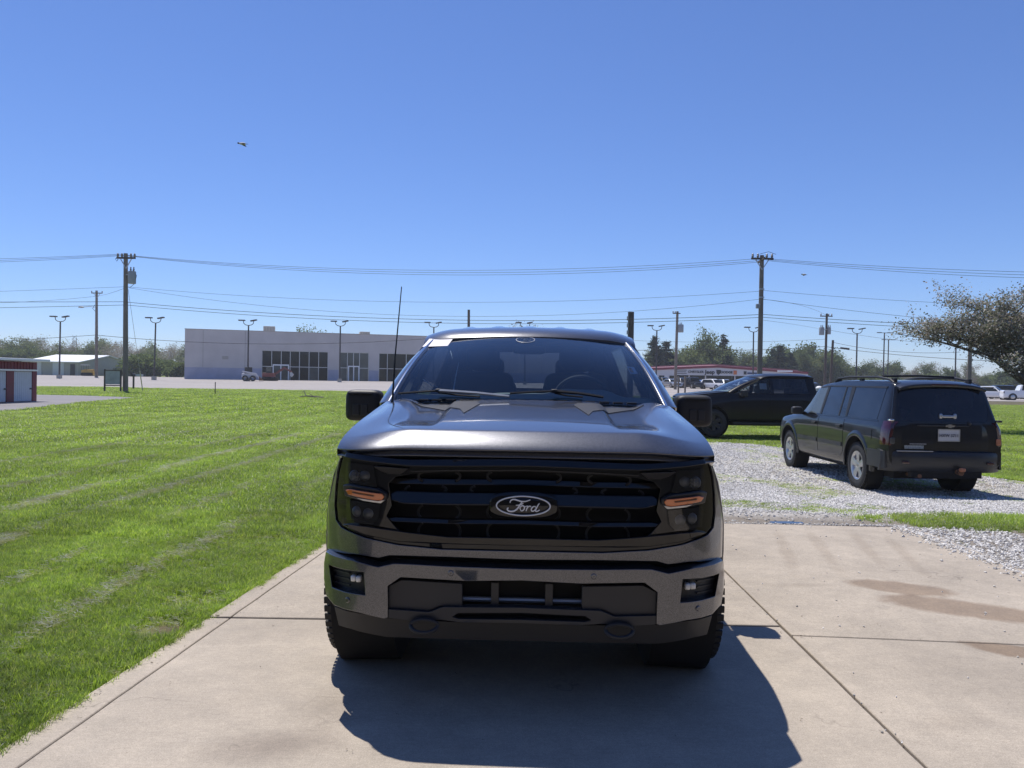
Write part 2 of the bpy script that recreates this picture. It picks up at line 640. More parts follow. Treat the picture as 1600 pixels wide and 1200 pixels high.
def asphalt_material(name, tone):
    m = bpy.data.materials.new(name)
    nt, out = nodes_of(m)
    p = nt.nodes.new('ShaderNodeBsdfPrincipled')
    geo = nt.nodes.new('ShaderNodeNewGeometry')
    co = geo.outputs['Position']
    mp = nt.nodes.new('ShaderNodeMapping')
    mp.inputs['Scale'].default_value = (0.25, 1.4, 1)
    nt.links.new(co, mp.inputs[0])
    big = noise(nt, mp.outputs[0], 0.35, 5, 0.6)
    fine = noise(nt, co, 22.0, 4, 0.7)
    c = ramp(nt, big, [(0.25, tuple(q * 0.84 for q in tone)), (0.75, tuple(q * 1.12 for q in tone))])
    c = mixc(nt, 1.0, c, ramp(nt, fine, [(0.3, 0.88), (0.7, 1.1)]), 'MULTIPLY')
    nt.links.new(c, p.inputs['Base Color'])
    p.inputs['Roughness'].default_value = 0.9
    p.inputs['Specular IOR Level'].default_value = 0.2
    nt.links.new(p.outputs[0], out.inputs[0])
    return m

def gravel_material():
    m = bpy.data.materials.new('crushed_gravel')
    nt, out = nodes_of(m)
    p = nt.nodes.new('ShaderNodeBsdfPrincipled')
    geo = nt.nodes.new('ShaderNodeNewGeometry')
    co = geo.outputs['Position']
    v = N(nt, 'ShaderNodeTexVoronoi', Scale=38.0)
    nt.links.new(co, v.inputs['Vector'])
    sp = nt.nodes.new('ShaderNodeSeparateColor')
    nt.links.new(v.outputs['Color'], sp.inputs[0])
    c = ramp(nt, sp.outputs[0], [(0.1, (0.38, 0.36, 0.33)), (0.5, (0.52, 0.50, 0.47)), (0.9, (0.66, 0.64, 0.61))])
    c = mixc(nt, ramp(nt, v.outputs['Distance'], [(0.3, 0.0), (0.65, 0.6)]), c, (0.26, 0.235, 0.20))
    soil = ramp(nt, noise(nt, co, 1.1, 6, 0.68), [(0.50, 0.0), (0.66, 0.85)])
    c = mixc(nt, soil, c, (0.22, 0.185, 0.13))
    # damp dirt along the slab
    sx = nt.nodes.new('ShaderNodeSeparateXYZ')
    nt.links.new(co, sx.inputs[0])
    d = mathn(nt, 'ADD', sx.outputs[1], mathn(nt, 'MULTIPLY', noise(nt, co, 2.0, 4), 0.9))
    c = mixc(nt, ramp(nt, mathn(nt, 'DIVIDE', mathn(nt, 'SUBTRACT', d, 8.85), 0.7), [(0.0, 0.85), (1.0, 0.0)]), c, (0.17, 0.142, 0.112))
    nt.links.new(c, p.inputs['Base Color'])
    p.inputs['Roughness'].default_value = 0.9
    nt.links.new(bumpn(nt, v.outputs['Distance'], 1.0, 0.015), p.inputs['Normal'])
    nt.links.new(p.outputs[0], out.inputs[0])
    return m

M_CONC = concrete_material('broom_finished_concrete')
M_ROAD = asphalt_material('sun_bleached_asphalt', (0.345, 0.318, 0.300))
M_DRIVE = asphalt_material('grey_asphalt', (0.24, 0.23, 0.235))
M_GRAVEL = gravel_material()
M_JOINT = mk('joint_filler', (0.075, 0.062, 0.052), 0.95, var=0.4, scale=30)

EDGE_L = line_x(g2(0, 1172), g2(508, 848))
BARE = [(g2(262, 975), 0.20, 0.9), (g2(232, 880), 0.45, 0.6), (g2(300, 935), 0.22, 0.7), (g2(330, 832), 0.8, 0.35), (g2(452, 842), 0.35, 0.5)]
M_GROUND = ground_material()
struct(sheet('ground', [(-420, -40), (420, -40), (420, 599), (-420, 599)], -0.03, M_GROUND))

# --- the concrete pad: slabs with open joints over a filler bed
EDGE_L = line_x(g2(0, 1172), g2(508, 848))
BORDER_L = line_x(g2(26, 1200), g2(507, 862))
JOINT_R = line_x(g2(1445, 1197), g2(1140, 900))
Y_L = 0.5 * (g2(325, 965)[1] + g2(507, 967)[1])
cr0, cr1 = g2(1233, 993), g2(1600, 1008)
Y_R = lambda x: cr0[1] + (cr1[1] - cr0[1]) * (x - cr0[0]) / (cr1[0] - cr0[0])
YF0, YF1 = -3.0, g2(1250, 819)[1]
XR_FAR = g2(1440, 832)[0]
pad = empty('concrete_pad')
struct(pad)
sheet('joint_filler', [(EDGE_L(YF0) + .04, YF0), (XR_FAR - .05, YF0), (XR_FAR - .05, YF1 - .04), (EDGE_L(YF1) + .04, YF1 - .04)], -0.014, M_JOINT, lambda x, y: 0.0, pad)

def slab(poly, dz=0.0):
    pts = resample([Vector((a, b, 0)) for a, b in poly], 0.12)
    vs, n = [], len(pts)
    for i, q in enumerate(pts):
        j = 0.0035 * mnoise.noise(Vector((q.x * 4.1, q.y * 4.1, 3.3))) + 0.003 * mnoise.noise(Vector((q.x * 17, q.y * 17, 1.3)))
        vs.append(Vector((q.x + j, q.y + j, 0)))
    mb = MB()
    mb.add([(q.x, q.y, dz) for q in vs] + [(q.x, q.y, -0.12) for q in vs],
           [tuple(range(n))] + [(i, i + n, (i + 1) % n + n, (i + 1) % n) for i in range(n)])
    return mb.build('slab', M_CONC, pad, smooth=30, bevel=0.006, seg=2)
g = 0.008
for a, b, dz in ((YF0, Y_L - g, 0.0), (Y_L + g, YF1, 0.004)):
    slab([(EDGE_L(a), a), (BORDER_L(a) - .004, a), (BORDER_L(b) - .004, b), (EDGE_L(b), b)], dz)
    slab([(BORDER_L(a) + .004, a), (JOINT_R(a) - g, a), (JOINT_R(b) - g, b), (BORDER_L(b) + .004, b)], dz)
xa = lambda y: JOINT_R(y) + g
slab([(xa(YF0), YF0), (XR_FAR, YF0), (XR_FAR, Y_R(XR_FAR) - .004), (xa(Y_R(1.65)), Y_R(1.65) - .004)], 0.001)
slab([(xa(Y_R(1.65)), Y_R(1.65) + .004), (XR_FAR, Y_R(XR_FAR) + .004), (XR_FAR + .05, YF1 - .12), (xa(YF1), YF1)], 0.003)

# --- asphalt road and lot, drive, gravel
road_near = [(-300, 58), (-120, 62), g2(58, 604), g2(163, 604.6), g2(250, 606.8), g2(400, 608.5), g2(545, 611.5), (2, 72), g2(1040, 620), g2(1300, 622.5), g2(1460, 625.5), g2(1600, 627.5), (160, 96), (300, 98)]
struct(sheet('road', road_near + [(300, 150), (60, 158), (0, 150), (-60, 138), (-160, 136), (-300, 136)], 0.0, M_ROAD))
drive = [g2(0, 643), g2(35, 639.5), g2(70, 635), g2(140, 627.2), g2(215, 621.5), g2(190, 620), g2(130, 618), g2(58, 616.6), (-40, 46), (-60, 46), (-60, 24), (-30, 24.5)]
struct(sheet('driveway', drive, 0.0, M_DRIVE))
M_ADDED_APRON = asphalt_material('added_dark_asphalt', (0.055, 0.054, 0.055))
struct(sheet('added_apron', [(-24, -9.6), (30, -9.6), (30, 1.5), (XR_FAR + .1, 1.5), (XR_FAR + .1, -3.05), (EDGE_L(-3.0) - .05, -3.05), (EDGE_L(1.5) - .05, 1.5), (-24, 1.5)], -0.02, M_ADDED_APRON, lambda x, y: 0.0))  # unseen dark ground, added to darken what the headlights reflect
GRAVEL_POLY = [(0.9, YF1 - 0.10), (2.5, YF1 - 0.06), (3.2, YF1 - 0.10), (XR_FAR - 0.15, YF1 - 0.2), (XR_FAR - 0.02, 7.0), (XR_FAR - .25, 5.6), (XR_FAR - 0.1, 3.5),
               (XR_FAR + 1.4, 3.2), (XR_FAR + 1.6, 6.0), (XR_FAR + 2.2, 7.4), (7.6, 9.4), (9.6, 11.0), (10.3, 12.6), (9.6, 14.6), (8.6, 17.6), (7.2, 22.6), (5.2, 23.4), (3.4, 21.0), (1.8, 16.0), (0.7, 11.0)]
struct(sheet('gravel_lot', [tuple(q)[:2] for q in resample([Vector((a, b, 0)) for a, b in GRAVEL_POLY], 0.5)], -0.012, M_GRAVEL))

def in_poly(x, y, poly):
    c = False
    n = len(poly)
    for i in range(n):
        x0, y0 = poly[i]
        x1, y1 = poly[i - 1]
        if (y0 > y) != (y1 > y) and x < (x1 - x0) * (y - y0) / (y1 - y0) + x0:
            c = not c
    return c

# --- puddle at the far edge of the slab
pc = g2(1232, 817)
pd = []
for k in range(40):
    t = 2 * math.pi * k / 40
    w = 1 + 0.30 * mnoise.noise(Vector((math.cos(t) * 2.3, math.sin(t) * 2.3, 5.1)))
    pd.append((pc[0] + 0.19 * w * math.cos(t), pc[1] + 0.05 + 0.070 * w * math.sin(t)))
M_WATER = mk('puddle_water', (0.02, 0.018, 0.014), 0.03, var=0.3, spec=0.6, rvar=0.02)
struct(sheet('puddle', pd, 0.002, M_WATER, lambda x, y: -0.006))

# ------------------------------------------------------------------ scattering of uncountable small pieces
def scatter(name, P, R, S, K, protos, label, cat):
    """one object that sets a small mesh at each point (P points, R euler, S scale, K which mesh)"""
    col = bpy.data.collections.new(name + '_pieces')
    for i, me in enumerate(protos):
        o = bpy.data.objects.new('%s_piece_%02d' % (name, i), me)
        col.objects.link(o)
    n = len(P)
    me = bpy.data.meshes.new(name)
    me.vertices.add(n)
    me.vertices.foreach_set('co', np.asarray(P, np.float32).ravel())
    a = me.attributes.new('rot', 'FLOAT_VECTOR', 'POINT')
    a.data.foreach_set('vector', np.asarray(R, np.float32).ravel())
    a = me.attributes.new('scl', 'FLOAT', 'POINT')
    a.data.foreach_set('value', np.asarray(S, np.float32))
    a = me.attributes.new('pick', 'INT', 'POINT')
    a.data.foreach_set('value', np.asarray(K, np.int32))
    me.update()
    o = link(name, me)
    ng = bpy.data.node_groups.new(name + '_scatter', 'GeometryNodeTree')
    ng.interface.new_socket('Geometry', in_out='INPUT', socket_type='NodeSocketGeometry')
    ng.interface.new_socket('Geometry', in_out='OUTPUT', socket_type='NodeSocketGeometry')
    gi, go = ng.nodes.new('NodeGroupInput'), ng.nodes.new('NodeGroupOutput')
    iop = ng.nodes.new('GeometryNodeInstanceOnPoints')
    ci = ng.nodes.new('GeometryNodeCollectionInfo')
    ci.inputs['Collection'].default_value = col
    ci.inputs['Separate Children'].default_value = True
    ci.inputs['Reset Children'].default_value = True
    def attr(nm, ty):
        q = ng.nodes.new('GeometryNodeInputNamedAttribute')
        q.data_type = ty
        q.inputs['Name'].default_value = nm
        return q.outputs['Attribute']
    e2r = ng.nodes.new('FunctionNodeEulerToRotation')
    L = ng.links.new
    L(gi.outputs[0], iop.inputs['Points'])
    L(ci.outputs[0], iop.inputs['Instance'])
    iop.inputs['Pick Instance'].default_value = True
    L(attr('pick', 'INT'), iop.inputs['Instance Index'])
    L(attr('rot', 'FLOAT_VECTOR'), e2r.inputs[0])
    L(e2r.outputs[0], iop.inputs['Rotation'])
    L(attr('scl', 'FLOAT'), iop.inputs['Scale'])
    L(iop.outputs[0], go.inputs[0])
    md = o.modifiers.new('scatter', 'NODES')
    md.node_group = ng
    o['kind'] = 'stuff'
    o['label'] = label
    o['category'] = cat
    return o

def blade_material(name, stops, trans=0.5):
    m = bpy.data.materials.new(name)
    nt, out = nodes_of(m)
    oi = nt.nodes.new('ShaderNodeObjectInfo')
    geo = nt.nodes.new('ShaderNodeNewGeometry')
    k = mathn(nt, 'ADD', mathn(nt, 'MULTIPLY', oi.outputs['Random'], 0.7), mathn(nt, 'MULTIPLY', geo.outputs['Random Per Island'], 0.3))
    c = ramp(nt, k, stops)
    big = noise(nt, geo.outputs['Position'], 0.5, 4, 0.6)
    c = mixc(nt, 1.0, c, ramp(nt, big, [(0.3, 0.74), (0.7, 1.20)]), 'MULTIPLY')
    c = mixc(nt, 1.0, c, ramp(nt, noise(nt, geo.outputs['Position'], 2.3, 4, 0.65), [(0.3, 0.78), (0.7, 1.18)]), 'MULTIPLY')
    sx = nt.nodes.new('ShaderNodeSeparateXYZ')
    nt.links.new(geo.outputs['Position'], sx.inputs[0])
    sw = mathn(nt, 'ADD', sx.outputs[0], mathn(nt, 'MULTIPLY', noise(nt, geo.outputs['Position'], 0.25, 2), 0.5))
    ss = mathn(nt, 'ADD', mathn(nt, 'MULTIPLY', mathn(nt, 'SINE', mathn(nt, 'MULTIPLY', sw, 3.4)), 0.5), 0.5)
    c = mixc(nt, 1.0, c, ramp(nt, ss, [(0.2, 0.90), (0.8, 1.08)]), 'MULTIPLY')
    d = nt.nodes.new('ShaderNodeBsdfPrincipled')
    nt.links.new(c, d.inputs['Base Color'])
    d.inputs['Roughness'].default_value = 0.45
    d.inputs['Specular IOR Level'].default_value = 0.5
    t = nt.nodes.new('ShaderNodeBsdfTranslucent')
    nt.links.new(mixc(nt, 1.0, c, (1.75, 1.85, 0.8), 'MULTIPLY'), t.inputs['Color'])
    mx = nt.nodes.new('ShaderNodeMixShader')
    mx.inputs[0].default_value = trans
    nt.links.new(d.outputs[0], mx.inputs[1])
    nt.links.new(t.outputs[0], mx.inputs[2])
    nt.links.new(mx.outputs[0], out.inputs[0])
    return m
M_BLADE = blade_material('grass_blade', [(0.0, (0.130, 0.190, 0.040)), (0.45, (0.205, 0.285, 0.066)), (0.8, (0.275, 0.345, 0.10)), (1.0, (0.40, 0.38, 0.20))])
M_STRAW = blade_material('dry_clipping', [(0.0, (0.32, 0.31, 0.19)), (0.6, (0.50, 0.49, 0.36)), (1.0, (0.62, 0.62, 0.52))], 0.15)

def clump(n, rad, h, w, lean, mat, flat=False):
    vs, fs = [], []
    for i in range(n):
        a, r = random.uniform(0, 6.283), rad * math.sqrt(random.random())
        x, y = r * math.cos(a), r * math.sin(a)
        b = random.uniform(0, 6.283)
        hh = h * random.uniform(0.5, 1.15)
        ww = w * random.uniform(0.7, 1.2)
        dx, dy = math.cos(b), math.sin(b)
        l = lean * random.uniform(0.3, 1.3) * hh
        if flat:
            z0 = random.uniform(0.01, 0.04)
            q = [(x, y, z0), (x + dy * ww, y - dx * ww, z0 + .004), (x + dx * hh, y + dy * hh, z0 + random.uniform(0, .02))]
            k = len(vs); vs += q; fs.append((k, k + 1, k + 2))
            continue
        k = len(vs)
        vs += [(x - dy * ww, y + dx * ww, 0), (x + dy * ww, y - dx * ww, 0),
               (x + dx * l * .35 - dy * ww * .8, y + dy * l * .35 + dx * ww * .8, hh * .6), (x + dx * l * .35 + dy * ww * .8, y + dy * l * .35 - dx * ww * .8, hh * .6),
               (x + dx * l, y + dy * l, hh)]
        fs += [(k, k + 1, k + 3, k + 2), (k + 2, k + 3, k + 4)]
    me = bpy.data.meshes.new('grass_clump')
    me.from_pydata(vs, [], fs)
    me.materials.append(mat)
    finish(me, 0)
    return me
NEAR = [clump(26, 0.05, 0.075, 0.0022, 0.7, M_BLADE) for _ in range(5)]
MIDC = [clump(26, 0.11, 0.080, 0.0045, 0.8, M_BLADE) for _ in range(4)]
FARC = [clump(30, 0.34, 0.085, 0.012, 0.9, M_BLADE) for _ in range(3)]
STRAW = [clump(16, 0.06, 0.06, 0.003, 0, M_STRAW, True) for _ in range(3)]

DRIVE_P, ROAD_P = drive, road_near + [(300, 150), (-300, 136)]
def grass_density(x, y):
    """0..1 how well grass grows here"""
    if YF0 < y < YF1 + 0.02 and x < XR_FAR + 0.1:
        e = EDGE_L(y) - x
        if e < -0.02 + 0.05 * mnoise.noise(Vector((y * 2.2, 0, 0))) + 0.03 * mnoise.noise(Vector((y * 9, 4, 0))):
            return 0.0
        k = 0.55 + 0.45 * sstep(0.0, 0.25, e + 0.12 * mnoise.noise(Vector((x * 3, y * 3, 2))))
    else:
        k = 1.0
    if in_poly(x, y, GRAVEL_POLY):
        n = mnoise.fractal(Vector((x * 0.9, y * 0.55, 4.0)), 0.8, 2.0, 4)
        k = sstep(0.04, 0.40, n) * 0.45
        w = sstep(1.15, 0.5, math.hypot((x - 5.6) / 1.7, (y - 8.5) / 0.62) + 0.3 * n)
        w2 = sstep(1.1, 0.4, math.hypot((x - 8.9) / 1.5, (y - 11.6) / 0.8) + 0.4 * n)
        k = max(k, w, w2 * .7)
        if y < YF1 + 0.55 + 0.3 * n and x < 4.3:
            k *= 0.1
        return k
    for (c, r, s) in BARE:
        d = math.hypot(x - c[0], y - c[1]) / r + 0.6 * mnoise.noise(Vector((x * 5, y * 5, 8)))
        if d < 1:
            k *= 1 - s
    return k

gp, gr, gs, gk = [], [], [], []
def sow(y0, y1, per_m2, kinds, base, smin, smax, xr):
    area_n = 0
    ys = []
    n = int((y1 - y0) * (xr(y1)[1] - xr(y1)[0]) * per_m2)
    U = RNG.random((n, 5))
    a, b = xr(y1)
    for u in U:
        y = y0 + (y1 - y0) * u[0]
        x = a + (b - a) * u[1]
        l, r = xr(y)
        if x < l or x > r:
            continue
        if y > 24 and (in_poly(x, y, DRIVE_P) or in_poly(x, y, ROAD_P)):
            continue
        if grass_density(x, y) < u[2]:
            continue
        gp.append((x, y, ground_z(x, y) - 0.032))
        gr.append((0, 0, 6.283 * u[3]))
        lowg = (0.95 if math.hypot((x - 5.6) / 1.7, (y - 8.5) / 0.62) < 1 else 0.6) if in_poly(x, y, GRAVEL_POLY) else 1.0
        gs.append(lowg * (smin + (smax - smin) * u[4] * (0.75 + 0.5 * mnoise.noise(Vector((x * .8, y * .8, 0))))))
        gk.append(base + int(u[3] * 997) % kinds)
left = lambda y: (-0.74 * y - 0.6, EDGE_L(y) + 0.05)
sow(1.8, 7.0, 2200, 5, 0, 0.5, 0.95, left)
sow(7.0, 8.3, 900, 5, 0, 0.8, 1.2, left)
full = lambda y: (-0.74 * y - 0.6, 0.74 * y + 0.6)
sow(8.2, 16.0, 330, 4, 5, 0.7, 1.1, full)
sow(16.0, 30.0, 75, 3, 9, 0.6, 1.0, full)
sow(30.0, 70.0, 11, 3, 9, 0.9, 1.35, full)
rightw = lambda y: (XR_FAR, 0.74 * y + 0.6)
sow(5.0, 8.2, 700, 5, 0, 0.7, 1.3, rightw)
# ragged tufts that hang over the edge of the slab
for q in range(620):
    y = 2.2 + 6.0 * random.random() ** 1.4
    if mnoise.noise(Vector((y * 1.7, 11, 0))) + .5 * mnoise.noise(Vector((y * 6.0, 3, 0))) < -.05:
        continue
    e = random.gauss(-0.02, 0.022)
    x = EDGE_L(y) + e
    if e > .06:
        continue
    gp.append((x, y, -.004 if e > 0 else -.025)); gr.append((random.uniform(-.2, .2), random.uniform(.1, .7), random.uniform(-.6, .6))); gs.append(random.uniform(.35, .85)); gk.append(random.randrange(5))
scatter('lawn_grass', gp, gr, gs, gk, NEAR + MIDC + FARC, 'short green mown grass of the wide lawn', 'grass')
print('GRASS', len(gp))

# dry clippings lying in the mowing lines
sp_, sr_, ss_, sk_ = [], [], [], []
LINES = [(-5.42, 1.0), (-4.5, 0.75), (-6.45, 0.45), (-3.55, 0.35), (-7.4, 0.3), (-2.7, 0.3), (-8.3, 0.35)]
for lx, dens in LINES:
    for i in range(int(2600 * dens)):
        y = 3.0 + 17 * random.random() ** 1.3
        x = lx + 0.10 * mnoise.noise(Vector((y * .6, lx, 0))) + random.gauss(0, 0.055)
        if x > EDGE_L(y) - 0.05 and y < YF1:
            continue
        if mnoise.noise(Vector((x * 2.0, y * 0.5, 7))) < -0.12:
            continue
        sp_.append((x, y, ground_z(x, y) - 0.005)); sr_.append((0, 0, random.uniform(0, 6.28))); ss_.append(random.uniform(0.5, 1.1)); sk_.append(random.randrange(3))
for i in range(2600):
    y = 2.4 + 10 * random.random()
    x = EDGE_L(y) - 0.02 - abs(random.gauss(0, 0.9))
    sp_.append((x, y, ground_z(x, y) - 0.012)); sr_.append((0, 0, random.uniform(0, 6.28))); ss_.append(random.uniform(0.3, 0.7)); sk_.append(random.randrange(3))
scatter('grass_clippings', sp_, sr_, ss_, sk_, STRAW, 'pale dry grass clippings left in lines across the lawn', 'clippings')

# crushed stones of the lot
M_STONE = bpy.data.materials.new('limestone_chip')
nt, out = nodes_of(M_STONE)
_p = nt.nodes.new('ShaderNodeBsdfPrincipled')
_o = nt.nodes.new('ShaderNodeObjectInfo')
nt.links.new(ramp(nt, _o.outputs['Random'], [(0.0, (0.34, 0.32, 0.29)), (0.3, (0.52, 0.50, 0.47)), (0.75, (0.66, 0.64, 0.61)), (1.0, (0.80, 0.78, 0.75))]), _p.inputs['Base Color'])
_p.inputs['Roughness'].default_value = 0.9
nt.links.new(_p.outputs[0], out.inputs[0])
def stone_mesh(seed):
    bm = bmesh.new()
    bmesh.ops.create_icosphere(bm, subdivisions=1, radius=1.0)
    r = random.Random(seed)
    for v in bm.verts:
        v.co *= r.uniform(0.7, 1.15)
        v.co.z *= 0.65
    me = bpy.data.meshes.new('stone')
    bm.to_mesh(me); bm.free()
    me.materials.append(M_STONE)
    return me
tp, tr_, ts, tk = [], [], [], []
def stones(n, x0, x1, y0, y1, smin, smax, test):
    U = RNG.random((n, 7))
    for u in U:
        x, y = x0 + (x1 - x0) * u[0], y0 + (y1 - y0) * u[1]
        if test(x, y) < u[2] or math.hypot((x - pc[0]) / .22, (y - pc[1] - .06) / .08) < 1:
            continue
        z = ground_z(x, y) - 0.010
        if x < XR_FAR and y < YF1:
            z = 0.004
        tp.append((x, y, z)); tr_.append((u[3] * 6, u[4] * 6, u[5] * 6)); ts.append(smin + (smax - smin) * u[6] ** 2); tk.append(int(u[5] * 99) % 5)
def lot(x, y):
    if not in_poly(x, y, GRAVEL_POLY):
        return 0.0
    n = mnoise.fractal(Vector((x * 0.9, y * 0.55, 4.0)), 0.8, 2.0, 4)
    k = 1 - 0.9 * sstep(-0.05, 0.32, n)
    k *= 1 - 0.9 * sstep(1.15, 0.6, math.hypot((x - 5.6) / 1.7, (y - 8.5) / 0.62) + 0.3 * n)
    if x < 4.6:
        k *= 0.07 + 0.93 * sstep(YF1 + 0.45, YF1 + 1.15, y + 0.6 * n)
    return k
stones(110000, 0.8, 10.5, 8.1, 13.5, 0.007, 0.022, lot)
stones(40000, 1.5, 10.5, 13.5, 23.5, 0.012, 0.030, lot)
def spill(x, y):
    d = XR_FAR - 0.12 - x + 0.12 * mnoise.noise(Vector((y * 2, 3, 0)))
    return 1.0 if d < 0 else math.exp(-d / 0.06) * 0.9
stones(11000, XR_FAR - 0.7, XR_FAR + 0.95, 4.2, YF1 - 0.05, 0.008, 0.022, spill)
stones(220, JOINT_R(3.0) - .04, JOINT_R(3.0) + .05, 2.6, 6.5, 0.004, 0.009, lambda x, y: .8 * (mnoise.noise(Vector((y * 1.3, 2, 0))) > .05) * math.exp(-abs(x - JOINT_R(y)) / .012))
stones(60, 1.7, XR_FAR, 3.2, YF1, 0.006, 0.014, lambda x, y: 1.0)
stones(500, 1.9, XR_FAR, YF1 - .06, YF1 + .05, 0.006, 0.016, lambda x, y: 1.0)
scatter('gravel_stones', tp, tr_, ts, tk, [stone_mesh(i) for i in range(5)], 'pale crushed limestone chips covering the parking lot', 'gravel')

# bits of leaf and soil lying on the slab
M_LITTER = mk('leaf_litter', (0.10, 0.075, 0.05), 0.9, var=0.5, scale=40)
def litter_mesh(seed):
    r = random.Random(seed)
    mb = MB()
    for k in range(3):
        a = Vector((r.uniform(-1, 1), r.uniform(-1, 1), r.uniform(.02, .15)))
        b = a + Vector((r.uniform(-1, 1), r.uniform(-1, 1), r.uniform(0, .3)))
        c = a + Vector((r.uniform(-.6, .6), r.uniform(-.6, .6), r.uniform(0, .3)))
        mb.add([a, b, c], [(0, 1, 2)])
    return mb.mesh('litter', M_LITTER, 0, False)
lp_, lr_, ls_, lk_ = [], [], [], []
for k in range(150):
    y = 2.6 + 5.4 * random.random()
    x = random.uniform(EDGE_L(y) + .02, XR_FAR) if k % 3 else EDGE_L(y) + abs(random.gauss(0, .07))
    lp_.append((x, y, .005)); lr_.append((0, 0, random.uniform(0, 6.28))); ls_.append(random.uniform(.005, .016)); lk_.append(k % 4)
scatter('leaf_litter', lp_, lr_, ls_, lk_, [litter_mesh(k) for k in range(4)], 'brown bits of leaf and soil on the concrete', 'litter')
# ------------------------------------------------------------------ buildings
M_STUCCO = mk('grey_stucco', (0.52, 0.49, 0.475), 0.85, var=0.09, scale=0.35, bump=0.01, bscale=20)
M_STUCCO_LOW = mk('blue_grey_base_paint', (0.36, 0.37, 0.46), 0.85, var=0.10, scale=0.8)
M_DARKGLASS = mk('dark_window_glass', (0.008, 0.011, 0.010), 0.08, var=0.3, scale=0.4, rvar=0.03, spec=0.18)
M_GREYGLASS = mk('dusty_window_glass', (0.055, 0.065, 0.062), 0.12, var=0.35, scale=0.5)
M_ALU = mk('window_aluminium', (0.50, 0.50, 0.50), 0.4, metal=0.6, var=0.06)
M_CREAM = mk('cream_sheet_metal', (0.55, 0.53, 0.44), 0.6, var=0.08)
M_WHITE = mk('white_painted_metal', (0.80, 0.80, 0.80), 0.5, var=0.04)
M_OFFWHITE = mk('off_white_panel', (0.58, 0.575, 0.60), 0.6, var=0.05, scale=0.6)
M_REDTRIM = mk('dark_red_trim', (0.20, 0.018, 0.035), 0.45, var=0.12)
M_RED = mk('barn_red_metal', (0.16, 0.012, 0.028), 0.5, var=0.15)
M_DOORGREY = mk('pale_grey_door_metal', (0.52, 0.55, 0.60), 0.5, var=0.05)
M_TAN = mk('tan_panel', (0.36, 0.34, 0.31), 0.7, var=0.07)
M_BLACK = mk('black_paint', (0.015, 0.015, 0.017), 0.5, var=0.2)
M_WOOD = mk('weathered_pole_wood', (0.20, 0.165, 0.135), 0.85, var=0.22, scale=2.0, bump=0.01, bscale=12)
M_DARKWOOD = mk('dark_pole_wood', (0.085, 0.065, 0.052), 0.85, var=0.25, scale=2.0)
M_STEEL = mk('galvanised_steel', (0.42, 0.43, 0.44), 0.45, metal=0.7, var=0.12)
M_TRANSF = mk('transformer_grey', (0.30, 0.32, 0.33), 0.5, var=0.06)
M_BRONZE = mk('dark_bronze_pole', (0.035, 0.030, 0.030), 0.45, var=0.2)
M_PORC = mk('grey_porcelain', (0.22, 0.20, 0.20), 0.3, var=0.1)
M_WIRE = mk('black_cable', (0.02, 0.02, 0.022), 0.6, var=0.2)

def frame_of(a, b):
    """matrix with x along the wall from a to b, y into the building, z up"""
    a, b = Vector(a), Vector(b)
    d = Vector((b.x - a.x, b.y - a.y, 0)).normalized()
    return Matrix(((d.x, -d.y, 0, a.x), (d.y, d.x, 0, a.y), (0, 0, 1, a.z), (0, 0, 0, 1)))

# --- big-box store
A = on_ground(288, 592)
Bp = at(660, 597, 127.0)
A.z = ground_z(A.x, A.y) - 0.1
store = empty('store_building')
store.matrix_world = frame_of(A, Bp)
tag(store, 'long grey flat-roofed store building with dark shop windows behind the road', 'building')
INV = store.matrix_world.inverted()
dirx = store.matrix_world.to_3x3() @ Vector((1, 0, 0))
def wall_u(px, py=560):
    """distance along the facade where a sight line meets it"""
    d = sight(px, py)
    n = store.matrix_world.to_3x3() @ Vector((0, 1, 0))
    k = (A - Vector((0, 0, CAM_H))).dot(n) / d.dot(n)
    q = INV @ (Vector((0, 0, CAM_H)) + d * k)
    return q.x, q.z
HB = wall_u(290, 514)[1]
L_B = wall_u(660, 527)[0] + 34.0
BAYS = [(wall_u(409, 547), wall_u(512.5, 595), [424.5, 439.5, 453.5, 468, 483, 498], 'dark'),
        (wall_u(529.5, 550), wall_u(576, 596.5), [543, 552.5, 562], 'grey'),
        (wall_u(592, 552), wall_u(660, 597), [605.5, 635], 'dark')]
mb = MB()
D_ = 26.0
holes, edges = [], [0.0]
for (p0, p1, ms, kk) in BAYS:
    holes.append((p0[0], p1[0]))
x_prev = 0.0
zt = BAYS[0][0][1]
for (x0, x1) in holes + [(L_B, L_B)]:
    if x0 > x_prev:
        mb.box(((x_prev + x0) / 2, 0.2, zt / 2), (x0 - x_prev, 0.4, zt))
    x_prev = x1
mb.box((L_B / 2, 0.2, (zt + HB) / 2), (L_B, 0.4, HB - zt))
mb.box((0.2, D_ / 2 + .2, HB / 2), (0.4, D_ - .4, HB)).box((L_B - 0.2, D_ / 2 + .2, HB / 2), (0.4, D_ - .4, HB)).box((L_B / 2, D_ - .2, HB / 2), (L_B - .8, 0.4, HB))
mb.box((L_B / 2, D_ / 2, HB - 0.8), (L_B - 0.8, D_ - 0.8, 0.3))
mb.build('wall', M_STUCCO, store, smooth=0)
x_prev = 0.0
for (x0, x1) in holes + [(L_B, L_B)]:
    if x0 > x_prev:
        MB().box(((x_prev + x0) / 2, -0.012, 0.95), (x0 - x_prev - 0.02, 0.024, 1.9)).build('painted_base', M_STUCCO_LOW, store, smooth=0)
    x_prev = x1
MB().box((L_B / 2, 0.2, HB + 0.04), (L_B + 0.1, 0.5, 0.08)).build('parapet_cap', M_TAN, store, smooth=0)
